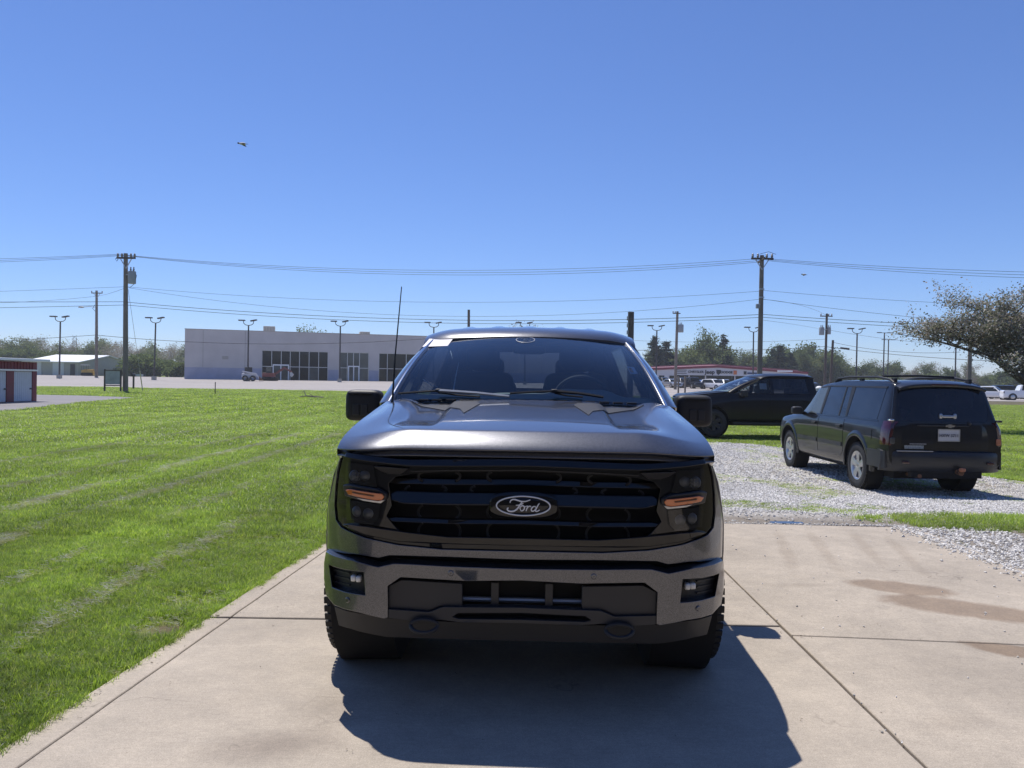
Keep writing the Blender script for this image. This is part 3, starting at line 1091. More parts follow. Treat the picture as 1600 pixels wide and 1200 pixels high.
for (p0, p1, ms, kk) in BAYS:
    xs = [p0[0]] + [wall_u(q)[0] for q in ms] + [p1[0]]
    zm = zt * 0.47
    for i in range(len(xs) - 1):
        for (za, zb) in ((0.05, zm), (zm, zt)):
            mt = M_GREYGLASS if (kk == 'grey' or (zb == zm and i % 3 == 2)) else M_DARKGLASS
            MB().box(((xs[i] + xs[i + 1]) / 2, 0.25, (za + zb) / 2), (xs[i + 1] - xs[i] - 0.1, 0.03, zb - za - 0.1)).build('window_pane', mt, store, smooth=0)
    fr = MB()
    for q in xs:
        fr.box((min(max(q, xs[0] + .05), xs[-1] - .05), 0.2, zt / 2), (0.10, 0.14, zt - .02))
    for z in (0.06, zm, zt - 0.05):
        fr.box(((xs[0] + xs[-1]) / 2, 0.205, z), (xs[-1] - xs[0] - .02, 0.12, 0.10))
    fr.build('window_frame', M_ALU, store, smooth=0)
for k in range(9):
    x = 2.6 + k * 6.1
    if any(p0[0] - .3 < x < p1[0] + .3 for (p0, p1, ms, kk) in BAYS):
        continue
    MB().box((x, -0.012, HB / 2 + .9), (0.07, 0.024, HB - 2.0)).build('wall_joint', M_TAN, store, smooth=0)
MB().box((wall_u(352)[0], -0.03, HB * .45), (0.9, 0.05, 0.5)).build('wall_vent', M_TAN, store, smooth=0)
# entrance doors
for (q0, q1) in ((427, 451), (545, 561)):
    xa_, xb_ = wall_u(q0)[0], wall_u(q1)[0]
    dr = MB()
    for q in (xa_, (xa_ + xb_) / 2, xb_):
        dr.box((q, 0.10, 1.25), (0.16, 0.12, 2.5))
    dr.box(((xa_ + xb_) / 2, 0.105, 2.5), (xb_ - xa_ + .16, 0.11, 0.2))
    e = dr.build('entrance_door', M_WHITE, store, smooth=0)
    for (u0, u1) in ((xa_, (xa_ + xb_) / 2), ((xa_ + xb_) / 2, xb_)):
        MB().box(((u0 + u1) / 2, 0.13, 1.22), (u1 - u0 - .16, 0.03, 2.36)).build('door_pane', M_GREYGLASS, e, smooth=0)
for (q0, q1, h) in ((409, 428, 1.15), (566, 582, 0.75)):
    xa_, xb_ = wall_u(q0)[0], wall_u(q1)[0]
    u = MB().box(((xa_ + xb_) / 2, 6, HB + h / 2 - 0.3), (xb_ - xa_, 2.4, h + .6)).build('rooftop_unit', M_CREAM, store, smooth=0, bevel=0.04)
    v = MB()
    for i in range(4):
        v.box((xa_ + (xb_ - xa_) * (i + .5) / 4, 4.77, HB + h / 2), ((xb_ - xa_) / 5, 0.05, h * .7))
    v.build('vent_panel', M_TAN, u, smooth=0)

# --- red storage units at the left edge
S1 = on_ground(57.5, 626.5)
store2 = empty('storage_building')
SH = (626.5 - 562.5) * S1.y / 1200.0
S0 = at(-120, 640, S1.y - 7.0)
S0.z = S1.z
store2.matrix_world = frame_of(S0, S1)
tag(store2, 'low barn-red storage building with pale roll-up doors beside the drive', 'building')
I2 = store2.matrix_world.inverted()
def wall2(px, py=600):
    d = sight(px, py)
    n = store2.matrix_world.to_3x3() @ Vector((0, 1, 0))
    k = (S0 - Vector((0, 0, CAM_H))).dot(n) / d.dot(n)
    return (I2 @ (Vector((0, 0, CAM_H)) + d * k)).x
L2 = wall2(57.5)
doors = [(wall2(22), wall2(51)), (wall2(-16), wall2(10.5)), (wall2(-58), wall2(-27))]
DH = SH * 0.72
mb = MB()
xs = sorted([q for d in doors for q in d])
prev = -2.0
for (a, b) in sorted(doors):
    mb.box(((prev + a) / 2, 0.1, DH / 2), (a - prev, 0.2, DH)); prev = b
mb.box(((prev + L2) / 2, 0.1, DH / 2), (L2 - prev, 0.2, DH))
mb.box(((L2 - 2) / 2, 0.1, (DH + SH) / 2 - .06), (L2 + 2, 0.2, SH - DH - .12))
mb.box((L2 - 0.1, 4.1, SH / 2 - .06), (0.2, 7.8, SH - .12)).box((-1.9, 4.1, SH / 2 - .06), (0.2, 7.8, SH - .12)).box(((L2 - 2) / 2, 8.1, SH / 2 - .06), (L2 + 2, 0.2, SH - .12))
mb.build('wall', M_RED, store2, smooth=0)
rib = MB()
nrib = int((L2 + 2) / 0.22)
for i in range(nrib):
    x = -2 + (i + .5) * 0.22
    rib.box((x, -0.015, (DH + SH) / 2 - .06), (0.04, 0.03, SH - DH - .14))
rib.build('wall_rib', M_RED, store2, smooth=0)
MB().box(((L2 - 2) / 2 + .05, 3.9, SH - .02), (L2 + 2.4, 8.9, 0.12)).build('roof', M_WHITE, store2, smooth=0, bevel=0.02)
MB().box(((L2 - 2) / 2, -0.06, DH + .05), (L2 + 1.9, 0.09, 0.08)).build('gutter_trim', M_WHITE, store2, smooth=0)
for (a, b) in doors:
    d = MB().box(((a + b) / 2, 0.08, DH / 2), (b - a, 0.06, DH - .02)).build('roller_door', M_DOORGREY, store2, smooth=0)
    for i in range(9):
        MB().box((a + (b - a) * (i + .5) / 9, 0.045, DH / 2), ((b - a) / 9 * .8, 0.012, DH - .06)).build('door_slat', M_DOORGREY, d, smooth=0)
    MB().box((a + (b - a) * .92, 0.02, DH * .42), (0.12, 0.06, 0.07)).build('door_latch', M_BLACK, d, smooth=0)

# --- white-roofed shed and farther roofs behind the road
def gable(name, label, px0, px1, py_base, py_eave, py_ridge, depth, deep, wallm, roofm, group=None, yaw=0.0):
    a, b = at(px0, py_base, depth), at(px1, py_base, depth)
    z0 = ground_z(a.x, a.y) - 0.2
    w = b.x - a.x
    ze = at((px0 + px1) / 2, py_eave, depth).z - z0
    zr = at((px0 + px1) / 2, py_ridge, depth + deep / 2).z - z0
    o = empty(name, ((a.x + b.x) / 2, depth, z0), yaw)
    hw = w / 2
    mb = MB()
    mb.add([(-hw, 0, 0), (hw, 0, 0), (hw, deep, 0), (-hw, deep, 0), (-hw, 0, ze), (hw, 0, ze), (hw, deep, ze), (-hw, deep, ze), (-hw, deep / 2, zr), (hw, deep / 2, zr)],
           [(0, 1, 5, 4), (2, 3, 7, 6), (1, 2, 6, 9, 5), (3, 0, 4, 8, 7), (0, 3, 2, 1), (4, 5, 9, 8), (6, 7, 8, 9)])
    mb.build('wall', wallm, o, smooth=0)
    t, e = 0.16, 0.35
    for (y0, z0_, y1, z1) in ((-e, ze - .06, deep / 2, zr + .06), (deep + e, ze - .06, deep / 2, zr + .06)):
        r = MB()
        r.add([(-hw - e, y0, z0_), (hw + e, y0, z0_), (hw + e, y1, z1), (-hw - e, y1, z1), (-hw - e, y0, z0_ + t), (hw + e, y0, z0_ + t), (hw + e, y1, z1 + t), (-hw - e, y1, z1 + t)],
              [(0, 3, 2, 1), (4, 5, 6, 7), (0, 1, 5, 4), (1, 2, 6, 5), (2, 3, 7, 6), (3, 0, 4, 7)])
        r.build('roof', roofm, o, smooth=0)
    tag(o, label, 'building', group)
    return o
sh = gable('metal_shed', 'tan metal shed with a bright white gable roof across the road', 38, 122, 586.5, 565.5, 555.5, 150, 22, M_TAN, M_WHITE)
for i, x in enumerate((-3.0, 1.4)):
    MB().box((x, -0.05, 1.4), (2.2, 0.1, 2.8)).build('door', M_OFFWHITE, sh, smooth=0)
MB().box((4.2, -0.06, 1.3), (0.9, 0.1, 2.2)).build('door', M_BLACK, sh, smooth=0)
gable('far_shed', 'low white far roof just left of the tall pole', 140, 156, 585, 577, 569, 210, 12, M_TAN, M_WHITE, 'far white roofs')
gable('far_shed', 'low white far roof just right of the tall pole', 164, 203, 586, 577.5, 570, 205, 14, M_TAN, M_WHITE, 'far white roofs')

# --- dealership with red trim
dl = empty('dealership_building')
q0, q1 = at(1010, 606, 146.0), at(1262, 608, 143.0)
q0.z = ground_z(q0.x, q0.y) - 0.1
dl.matrix_world = frame_of(q0, q1)
tag(dl, 'low white car dealership with dark red roof edge and dealer signs', 'building')
LD = (q1 - q0).length
u_of = lambda px: (px - 1010) / 252.0 * LD
zpx = lambda py, px=1130: at(px, py, 144.5).z - q0.z
mb = MB()
ridge = [(0.0, zpx(577.0, 1020)), (u_of(1122), zpx(572.8, 1122)), (LD, zpx(583, 1250))]
lowz = zpx(587.0)
vs = [(u, 0, z) for u, z in ridge] + [(LD, 0, lowz), (0, 0, lowz)]
n = len(vs)
mb.add(vs + [(x, 16, z) for x, _, z in vs], [tuple(range(n)), tuple(range(2 * n - 1, n - 1, -1))] + [(i, i + n, (i + 1) % n + n, (i + 1) % n) for i in range(n)])
mb.build('fascia', M_OFFWHITE, dl, smooth=0)
rt = MB()
for i in range(2):
    rt.bar((ridge[i][0] - .02, -0.06, ridge[i][1] + 0.02), (ridge[i + 1][0] + .02, -0.06, ridge[i + 1][1] + 0.02), 0.2, 0.42, up=(0, 0, 1))
rt.build('roof_trim', M_REDTRIM, dl, smooth=0)
rt = MB()
for i in range(2):
    rt.bar((ridge[i][0] - .02, 7.2, ridge[i][1] + .55), (ridge[i + 1][0] + .02, 7.2, ridge[i + 1][1] + .55), 0.2, 0.3)
    a_, b_ = ridge[i], ridge[i + 1]
    rt.add([(a_[0], 0.1, a_[1] + .2), (b_[0], 0.1, b_[1] + .2), (b_[0], 7.1, b_[1] + .5), (a_[0], 7.1, a_[1] + .5)], [(0, 1, 2, 3)])
rt.build('roof', mk('red_metal_roof', (0.25, 0.09, 0.10), 0.5), dl, smooth=0)
MB().box((LD / 2, 4.0, lowz / 2), (LD - 1, 6.0, lowz)).build('shop_front', M_DARKGLASS, dl, smooth=0)
MB().box((u_of(1037), 0.4, lowz / 2), (u_of(1050) - u_of(1016), 0.8, lowz - .01)).build('wall', M_OFFWHITE, dl, smooth=0)
for px in (1034, 1050.5):
    MB().box((u_of(px), -0.03, 1.35), (1.0, 0.06, 1.5)).build('window', M_DARKGLASS, dl, smooth=0)
for px in (1078, 1104, 1150, 1185, 1220):
    MB().box((u_of(px), 0.6, lowz / 2), (0.22, 0.25, lowz)).build('column', M_OFFWHITE, dl, smooth=0)
MB().box((u_of(1226), -0.2, zpx(580.2, 1226)), (2.7, 0.6, 0.3)).build('awning', M_WHITE, dl, smooth=0)
zs = zpx(581.8)
M_SIGN = mk('sign_black', (0.012, 0.012, 0.016), 0.5)
M_SIGNBLUE = mk('sign_blue', (0.01, 0.03, 0.12), 0.5)
M_ORANGE = mk('sign_orange', (0.55, 0.14, 0.03), 0.5)
def sign(body, px, size, mat, bold=0.0, z=zs):
    me = text_mesh(body, size, 0.06, bold)
    me.materials.clear()
    me.materials.append(mat)
    o = link('sign_lettering', me, dl)
    o.location = (u_of(px), -0.08, z)
    return o
sign('CHRYSLER', 1088, 0.62, M_SIGN, 0.01)
sign('Jeep', 1110, 1.05, M_SIGN, 0.03)
sign('DODGE', 1136, 0.62, M_SIGN, 0.02)
w = MB()
for k, (dw, dz) in enumerate(((2.2, 0.32), (1.9, 0.0), (2.2, -0.32))):
    w.box((u_of(1064), -0.05, zs + dz), (dw, 0.06, 0.10))
w.build('sign_wing_emblem', M_SIGN, dl, smooth=0)
w = MB()
sx_ = u_of(1123.5)
w.add([(sx_ - .42, -.06, zs + .45), (sx_ + .42, -.06, zs + .45), (sx_ + .36, -.06, zs - .2), (sx_, -.06, zs - .5), (sx_ - .36, -.06, zs - .2),
       (sx_ - .42, -.01, zs + .45), (sx_ + .42, -.01, zs + .45), (sx_ + .36, -.01, zs - .2), (sx_, -.01, zs - .5), (sx_ - .36, -.01, zs - .2)],
      [(0, 1, 2, 3, 4), (0, 5, 6, 1), (1, 6, 7, 2), (2, 7, 8, 3), (3, 8, 9, 4), (4, 9, 5, 0)])
w.build('sign_shield', M_SIGN, dl, smooth=0)
MB().box((u_of(1149.5), -0.05, zs), (0.6, 0.08, 0.75)).build('sign_box', M_ORANGE, dl, smooth=0)
MB().box((u_of(1165), -0.05, zs - .05), (0.5, 0.08, 0.6)).build('sign_box', M_SIGN, dl, smooth=0)
MB().box((u_of(1177), -0.05, zs - .1), (2.0, 0.08, 0.30)).build('sign_box', M_SIGNBLUE, dl, smooth=0)

# --- added unseen building behind the camera, darkens the nose reflections and blocks some sky
M_ADDED_WALL = mk('added_brown_wall', (0.070, 0.058, 0.052), 0.9, var=0.25, scale=1.2, bump=0.01, bscale=14)
sb_ = empty('added_dark_building', (4.0, -9.5, 0.0))
MB().box((0, -6, 3.4), (46, 12, 6.8)).build('wall', M_ADDED_WALL, sb_, smooth=0)
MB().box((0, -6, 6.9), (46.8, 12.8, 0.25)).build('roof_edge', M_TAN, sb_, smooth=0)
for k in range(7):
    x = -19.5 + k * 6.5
    w = MB().box((x, 0.02, 2.0), (4.2, 0.08, 3.4)).build('added_bay_door', M_GREYGLASS, sb_, smooth=0)
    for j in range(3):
        MB().box((x, 0.08, 1.0 + j * 1.1), (4.2, 0.06, 0.08)).build('added_door_rail', M_TAN, w, smooth=0)
tag(sb_, 'added unseen brown building behind the camera that darkens reflections', 'building')

# ------------------------------------------------------------------ poles, lamps, wires
def crossarm(parent, z, half, yaw_pins, mat=M_DARKWOOD, brace=True):
    c = MB().box((0, -0.16, z), (2 * half, 0.10, 0.13)).build('crossarm', mat, parent, smooth=0)
    if brace:
        b = MB()
        b.bar((-half * .6, -.17, z - .05), (0, -.14, z - .75), 0.05).bar((half * .6, -.17, z - .05), (0, -.14, z - .75), 0.05)
        b.build('brace', M_STEEL, c, smooth=0)
    for x in yaw_pins:
        MB().lathe([(z + .06, .03), (z + .10, .07), (z + .18, .09), (z + .22, .06), (z + .30, .07), (z + .34, .03)], 10, 'Z', (x, -.16, 0)).build('insulator', M_PORC, c)
    return c

def can(parent, x, y, z, r=0.27, h=0.9):
    t = MB().lathe([(z - h / 2, .01), (z - h / 2, r * .96), (z - h / 2 + .05, r), (z + h / 2 - .06, r), (z + h / 2, r * .9), (z + h / 2 + .03, .01)], 18, 'Z', (x, y, 0)).build('transformer', M_TRANSF, parent)
    for dx in (-.1, .12):
        MB().lathe([(z + h / 2, .04), (z + h / 2 + .12, .07), (z + h / 2 + .2, .04), (z + h / 2 + .3, .05), (z + h / 2 + .32, .01)], 8, 'Z', (x + dx, y, 0)).build('bushing', M_PORC, t)
    MB().box((x * .5, y * .5, z + .2), (abs(x) + .02, .08 + abs(y) * .9, .06)).build('bracket', M_STEEL, t, smooth=0)
    return t

def pole(label, top_px, base, depth=None, r0=0.17, r1=0.12, mat=M_WOOD, name='utility_pole', group='utility poles'):
    """top_px: picture place of the top; base: world point on the ground"""
    top = at(top_px[0], top_px[1], base.y)
    o = empty(name, base)
    d = top - base
    MB().tube([(0, 0, -0.3), d * .5, d], [r0, (r0 + r1) / 2, r1], 12).build('pole', mat, o)
    tag(o, label, 'pole', group)
    o['h'] = d.z
    return o, d

def gpt(px, y):
    x = (sight(px, 600).x / sight(px, 600).y) * y
    return Vector((x, y, ground_z(x, y)))

pL = on_ground(196, 612)
oL, dL = pole('tall grey wooden utility pole beside the lawn sign, transformer hanging on it', (196.5, 396), pL, r0=0.19, r1=0.14)
crossarm(oL, dL.z - 0.35, 0.68, (-.6, -.3, .35, .62))
can(oL, 0.42, -0.1, dL.z - 1.75)
MB().tube([(.45, -.1, dL.z - 1.2), (.75, -.1, dL.z - 1.6), (.6, -.1, dL.z - 2.2), (.25, -.1, dL.z - 2.5)], .018, 6).build('drop_wire', M_WIRE, oL)
MB().tube([(-.62, -.2, dL.z - .3), (-.75, -.2, dL.z - .45), (-.66, -.2, dL.z - .6), (-.55, -.2, dL.z - .45)], .02, 6).build('wire_loop', M_WIRE, oL)
gy = on_ground(223, 611)
mb = MB()
mb.tube([(0.1, 0, dL.z - 2.6), gy - pL], 0.013, 6)
mb.build('guy_wire', M_STEEL, oL)
mb = MB()
e_ = (gy - pL)
mb.tube([e_, e_ + (Vector((0.1, 0, dL.z - 2.6)) - e_) * 0.2], 0.035, 6)
mb.build('guy_marker', mk('pale_yellow_guard', (.55, .5, .3)), oL)

p2 = gpt(150.5, 118.0)
o2, d2 = pole('thinner utility pole across the road, left of the tall pole', (151, 454), p2, r0=0.24, r1=0.17)
crossarm(o2, d2.z - 0.4, 0.85, (-.8, 0, .8))
MB().tube([(-.3, -.2, d2.z - 2.2), (-.6, -.2, d2.z - 2.8), (-.2, -.2, d2.z - 3.2)], .03, 6).build('wire_loop', M_WIRE, o2)
arm = MB().tube([(0, 0, d2.z - 2.6), (-1.0, -.3, d2.z - 2.5), (-1.9, -.4, d2.z - 2.6)], .04, 6).build('lamp_arm', M_STEEL, o2)
MB().ball((-2.25, -.42, d2.z - 2.62), (0.5, 0.2, 0.13), 12, 6).build('lamp_head', M_TRANSF, arm)

pR = gpt(1186.5, 52.0)
oR, dR = pole('tall wooden utility pole rising behind the black pickup', (1190.5, 399), pR, r0=0.19, r1=0.14)
crossarm(oR, dR.z - 0.25, 0.75, (-.65, -.3, .3, .65))
rr = MB().bar((-.1, -.95, dR.z - .32), (.1, .95, dR.z - .32), .1, .12).build('crossarm', M_DARKWOOD, oR, smooth=0)
MB().tube([(-.2, -.2, dR.z + .05), (.4, -.2, dR.z + .22), (.9, -.2, dR.z + .05)], .015, 6).build('jumper_wire', M_WIRE, oR)
MB().box((-.22, -.1, dR.z - 3.45), (.26, .2, .3)).build('control_box', M_TRANSF, oR, smooth=0, bevel=.02)
for z in (2.3, 2.85):
    MB().box((0, -.15, dR.z - z), (.34, .1, .08)).build('bracket', M_STEEL, oR, smooth=0)

p3 = gpt(1055, 108.0)
o3, d3 = pole('pole with one transformer standing before the dealership, left of the black pickup', (1058.5, 486.5), p3, r0=0.22, r1=0.17)
crossarm(o3, d3.z - 0.3, 0.55, (-.5, -.2), M_DARKWOOD, False)
can(o3, 0.62, -0.1, d3.z - 2.4, .40, 1.1)
p4 = gpt(1288.5, 100.0)
o4, d4 = pole('dark pole with two transformers between the black pickup and the black SUV', (1292, 490), p4, r0=0.18, r1=0.14, mat=M_DARKWOOD)
crossarm(o4, d4.z - 0.35, 0.8, (-.7, .7, .3), M_DARKWOOD, False)
can(o4, -0.55, -0.1, d4.z - 2.3, .33, 1.0)
can(o4, 0.40, -0.15, d4.z - 2.25, .22, .9)
o5, d5 = pole('short leaning pole without crossarm right of the two-transformer pole', (1301.5, 531.5), gpt(1297, 90.0), r0=0.16, r1=0.13, mat=M_DARKWOOD)
o6, d6 = pole('thick dark post top showing past the roof corner of the grey pickup', (986, 487.5), gpt(984.5, 60.0), r0=0.24, r1=0.24, mat=M_DARKWOOD, name='sign_post', group=None)
for k in range(4):
    MB().box((-.27, -.05, d6.z - .5 - k * .55), (.12, .3, .3)).build('meter_box', M_TRANSF, o6, smooth=0)
o7, d7 = pole('far pole top peeking above the grey pickup roof, left of its middle', (732.5, 484), gpt(732, 110.0), r0=0.22, r1=0.18, mat=M_DARKWOOD)
o8, d8 = pole('bare pole seen through the blossoming tree', (1517, 510), gpt(1513.5, 62.0), r0=0.17, r1=0.14)

def lot_light(top_px, base_px_x, depth, label, style='U', sc=1.0):
    b = gpt(base_px_x, depth)
    top = at(top_px[0], top_px[1], depth)
    o = empty('lot_light', b)
    d = top - b
    hp = d.z - 0.75 * sc if style == 'U' else d.z - .1
    fr = hp / d.z
    MB().tube([(0, 0, -.2), Vector((d.x * fr, d.y * fr, hp))], [0.115, 0.095], 10).build('pole', M_BRONZE, o)
    MB().box((0, 0, .25), (.5, .5, .5)).build('footing', M_TAN, o, smooth=0)
    cx, z = d.x * fr, hp
    if style == 'U':
        a = MB().tube([(cx - .72 * sc, 0, z + .62 * sc), (cx - .66 * sc, 0, z + .28 * sc), (cx - .42 * sc, 0, z + .08 * sc), (cx, 0, z), (cx + .42 * sc, 0, z + .08 * sc), (cx + .66 * sc, 0, z + .28 * sc), (cx + .72 * sc, 0, z + .62 * sc)], .05, 8).build('arm', M_BRONZE, o)
        for s in (-1, 1):
            MB().box((cx + s * .82 * sc - .12, 0, z + .70 * sc), (.86 * sc, .5, .16), Matrix.Rotation(s * -0.10 - .1, 3, 'Y')).build('lamp_head', M_BRONZE, a, smooth=0, bevel=.03)
    else:
        a = MB().box((cx, 0, z + .04), (1.9 * sc, .1, .08)).build('arm', M_BRONZE, o, smooth=0)
        for s in (-1, 1):
            MB().box((cx + s * 1.15 * sc, 0, z + .06), (.9 * sc, .5, .12)).build('lamp_head', M_BRONZE, a, smooth=0)
    tag(o, label, 'lot light', 'twin-headed parking lot lights')
    return o
lot_light((94.5, 494), 92.5, 104, 'twin-headed lot light in front of the white-roofed shed')
lot_light((243.5, 496), 240.5, 104, 'twin-headed lot light between the tall pole and the grey store')
lot_light((388.5, 500), 387, 106, 'twin-headed lot light before the blank left wall of the grey store')
lot_light((532, 501.5), 530.5, 110, 'twin-headed lot light between the two left window bays of the store')
lot_light((678, 503.5), 677, 112, 'twin-headed lot light showing just left of the pickup roof edge')
lot_light((820.5, 503.5), 820, 114, 'lot light peeking over the middle of the grey pickup roof')
lot_light((1026.5, 508.5), 1025, 112, 'twin-headed lot light right of the pickup roof, before the dark pines')
lot_light((1177.5, 511), 1176.5, 114, 'twin-headed lot light just left of the tall right utility pole')
lot_light((1339.5, 513), 1337.5, 110, 'twin-headed lot light right of the leaning pole above the SUV')
lot_light((1382, 519.5), 1379.5, 130, 'taller of two flat-armed lot lights above the SUV roof', 'T', .75)
lot_light((1388.5, 530.5), 1386.5, 150, 'shorter of two flat-armed lot lights above the SUV roof', 'T', .8)
lot_light((1494, 530), 1492, 112, 'lot light half hidden by the left edge of the blossoming tree')

def wire(pts, label, r=0.012, n=26):
    """pts: [(px, py, depth)] supports; a middle point sets the sag"""
    W = [at(*q) for q in pts]
    out = []
    if len(W) == 2:
        W = [W[0], (W[0] + W[1]) / 2 - Vector((0, 0, 0.02 * (W[0] - W[1]).length)), W[1]]
    a, m, b = W
    L = (b - a)
    t0 = (m - a).dot(L) / L.length_squared
    sag = (a + L * t0 - m)
    for i in range(n + 1):
        t = i / n
        k = t * (1 - t) / (t0 * (1 - t0))
        out.append(a + L * t - Vector((0, 0, sag.z)) * k)
    o = MB().tube([q - out[0] for q in out], r, 5).build('overhead_wire', M_WIRE)
    o.location = out[0]
    tag(o, label, 'wire', 'overhead wires')
DLp, DRp = pL.y, pR.y
for i, (ya, ym, yb) in enumerate(((398, 423, 404), (399, 426.5, 407), (400, 430, 409))):
    nm = ('highest', 'middle', 'lowest')[i]
    wire([(190 + 5 * i, ya, DLp), (690, ym, 54), (1186 + 3 * i, yb, DRp)], nm + ' of the three wires strung between the two tall poles')
    wire([(-420, 406 + 3.2 * i, 60), (-120, 409 + 3 * i, 58.5), (190 + 4 * i, ya - 1, DLp)], nm + ' of the three wires leaving the tall left pole leftward')
    wire([(1190 + 4 * i, 403.5 + 1.8 * i, DRp), (1500, 421 + 4 * i, 48), (1900, 428 + 5 * i, 44)], nm + ' of the three wires leaving the tall right pole rightward')
wire([(197, 448, DLp), (680, 472.5, 54), (1187, 455, DRp)], 'thin single wire below the top three between the tall poles', 0.010)
wire([(197, 449, DLp), (600, 491, 54), (1187, 467.5, DRp)], 'deeply sagging thin wire between the two tall poles', 0.010)
wire([(197, 472, DLp), (690, 500, 54), (1187, 491.5, DRp)], 'upper of two thick cables between the tall poles', 0.018)
wire([(197, 476.5, DLp), (690, 505, 54), (1187, 496, DRp)], 'lower of two thick cables between the tall poles', 0.016)
wire([(1190, 453.5, DRp), (1500, 474, 48), (1900, 482, 44)], 'thin single wire running right from the tall right pole', 0.010)
wire([(1190, 467, DRp), (1400, 492, 49), (1900, 520, 44)], 'sagging thin wire running right from the tall right pole', 0.011)
wire([(1190, 491, DRp), (1420, 503, 48), (1900, 515, 44)], 'upper thick cable running right from the tall right pole', 0.017)
wire([(1190, 495.5, DRp), (1420, 508.5, 48), (1900, 524, 44)], 'lower thick cable running right from the tall right pole', 0.016)
wire([(-420, 464, 60), (-120, 459, 58), (196, 448, DLp)], 'thin wire running left from the tall left pole to the frame edge', 0.010)
wire([(-300, 472, 60), (60, 474, 58), (196, 471.5, DLp)], 'upper thick cable running left from the tall left pole', 0.017)
wire([(-300, 486, 60), (60, 482, 58), (196, 476.5, DLp)], 'lower thick cable running left from the tall left pole', 0.016)
wire([(-300, 455, 120), (60, 470, 118), (150, 463, 118)], 'thin wire reaching the thinner left pole from the left', 0.02)
wire([(151, 463, 118), (175, 459, 80), (196, 450, DLp)], 'short wire between the thinner left pole and the tall one', 0.014)
wire([(-300, 552, 125), (0, 533, 120), (150, 523.5, 118)], 'low cable arriving at the thinner left pole', 0.035)
wire([(150, 523.5, 118), (430, 537.5, 114), (732, 524, 110)], 'low cable crossing in front of the grey store wall', 0.035)
wire([(732, 524, 110), (900, 545, 108), (1056, 545, 108)], 'low cable passing behind the pickup cab', 0.03)
wire([(1056, 545, 108), (1170, 547, 104), (1289, 541.5, 100)], 'low cable crossing in front of the dark pines', 0.03)
wire([(1289, 541.5, 100), (1450, 558, 90), (1620, 566, 84)], 'low cable slanting down toward the blossoming tree', 0.03)
wire([(1302, 535, 90), (1400, 549, 86), (1500, 550, 84)], 'thin cable leaving the leaning pole rightward', 0.02)
wire([(1190, 467.5, DRp), (1245, 478, 75), (1290, 492, 100)], 'short wire from the tall right pole to the two-transformer pole', 0.012)
wire([(1190, 500, DRp), (1245, 509, 75), (1290, 516, 100)], 'second short wire down to the two-transformer pole', 0.010)
wire([(990, 532, 108), (1150, 536, 106), (1289, 530, 100)], 'faint thin wire above the pine tops', 0.016)
wire([(1292, 515, 100), (1420, 533, 95), (1600, 542, 90)], 'faint thin wire right of the two-transformer pole', 0.016)
sp = at(1320, 544.5, 88)
tag(MB().tube([Vector((-.45, .2, .07)), Vector((.45, -.2, -.07))], [.1, .12], 8).build('cable_splice', M_WIRE), 'black splice case hanging on the low cable by the leaning pole', 'splice case').location = sp

# ------------------------------------------------------------------ small street furniture
sb = on_ground(176, 612)
o = empty('lawn_sign', sb, 0.06)
ks = sb.y / 1200.0
for x in (-12.2, 12.2):
    MB().box((x * ks, 0, 17 * ks), (2.0 * ks, .1, 36 * ks)).build('post', M_DARKWOOD, o, smooth=0)
MB().box((0, 0, 22.0 * ks), (22 * ks, .06, 21 * ks)).build('sign_panel', mk('faded_sign_board', (.36, .37, .35), .6, var=.25, scale=1.6), o, smooth=0)
MB().box((0, -.02, 33.3 * ks), (22.4 * ks, .1, 1.4 * ks)).box((0, -.02, 9.8 * ks), (22.4 * ks, .1, 1.6 * ks)).build('rail', M_DARKWOOD, o, smooth=0)
tag(o, 'framed notice board on two dark posts left of the tall pole', 'sign')
mbx = on_ground(208.5, 607.5)
o = empty('mailbox', mbx)
MB().box((0, 0, .5), (.11, .11, 1.0)).build('post', M_DARKWOOD, o, smooth=0)
w = MB()
pr = [(-.11, 0), (.11, 0), (.11, .14)] + [(.11 * math.cos(t), .14 + .11 * math.sin(t)) for t in np.linspace(.3, math.pi - .3, 7)] + [(-.11, .14)]
nn = len(pr)
w.add([(x, -.3, 1.0 + z) for x, z in pr] + [(x, .3, 1.0 + z) for x, z in pr], [tuple(range(nn)), tuple(range(2 * nn - 1, nn - 1, -1))] + [(i, i + nn, (i + 1) % nn + nn, (i + 1) % nn) for i in range(nn)])
w.build('box', M_BLACK, o)
MB().box((.42, .1, 1.12), (.5, .35, .2)).build('newspaper_tube', M_STEEL, o, smooth=0)
tag(o, 'black mailbox on a wooden post right of the tall pole', 'mailbox')
st = on_ground(336, 616)
o = MB().tube([(0, 0, -.1), (0.01, 0, 19 * st.y / 1200)], .03, 6).build('marker_stake', M_DARKWOOD)
o.location = st
tag(o, 'thin brown marker stake in the lawn before the store', 'stake')
stpad = on_ground(355, 612)
hs = empty('bollard', gpt(1280, 40.0))
MB().tube([(0, 0, -.2), (0, 0, (602 - 566) * 40 / 1200 + .35)], .17, 14).build('post', M_STEEL, hs)
MB().ball((0, 0, (602 - 566) * 40 / 1200 + .36), (.175, .175, .12), 14, 6).build('cap', M_WHITE, hs)
tag(hs, 'pale grey steel bollard with rounded cap right of the black pickup', 'bollard')
for px, h in ((1060, 20), (1070.5, 20)):
    b = gpt(px, 78.0)
    o = MB().box((0, 0, (611 - 592) * 78 / 2400.0 + .2), (.16, .16, (611 - 592) * 78 / 1200.0 + .9)).build('wooden_post', M_WOOD, smooth=0, bevel=.02)
    o.location = b
    tag(o, ('left' if px < 1065 else 'right') + ' of two short wooden posts before the dealership cars', 'post', 'short wooden posts')
br = on_ground(487, 621.5)
o = empty('fallen_branch', br)
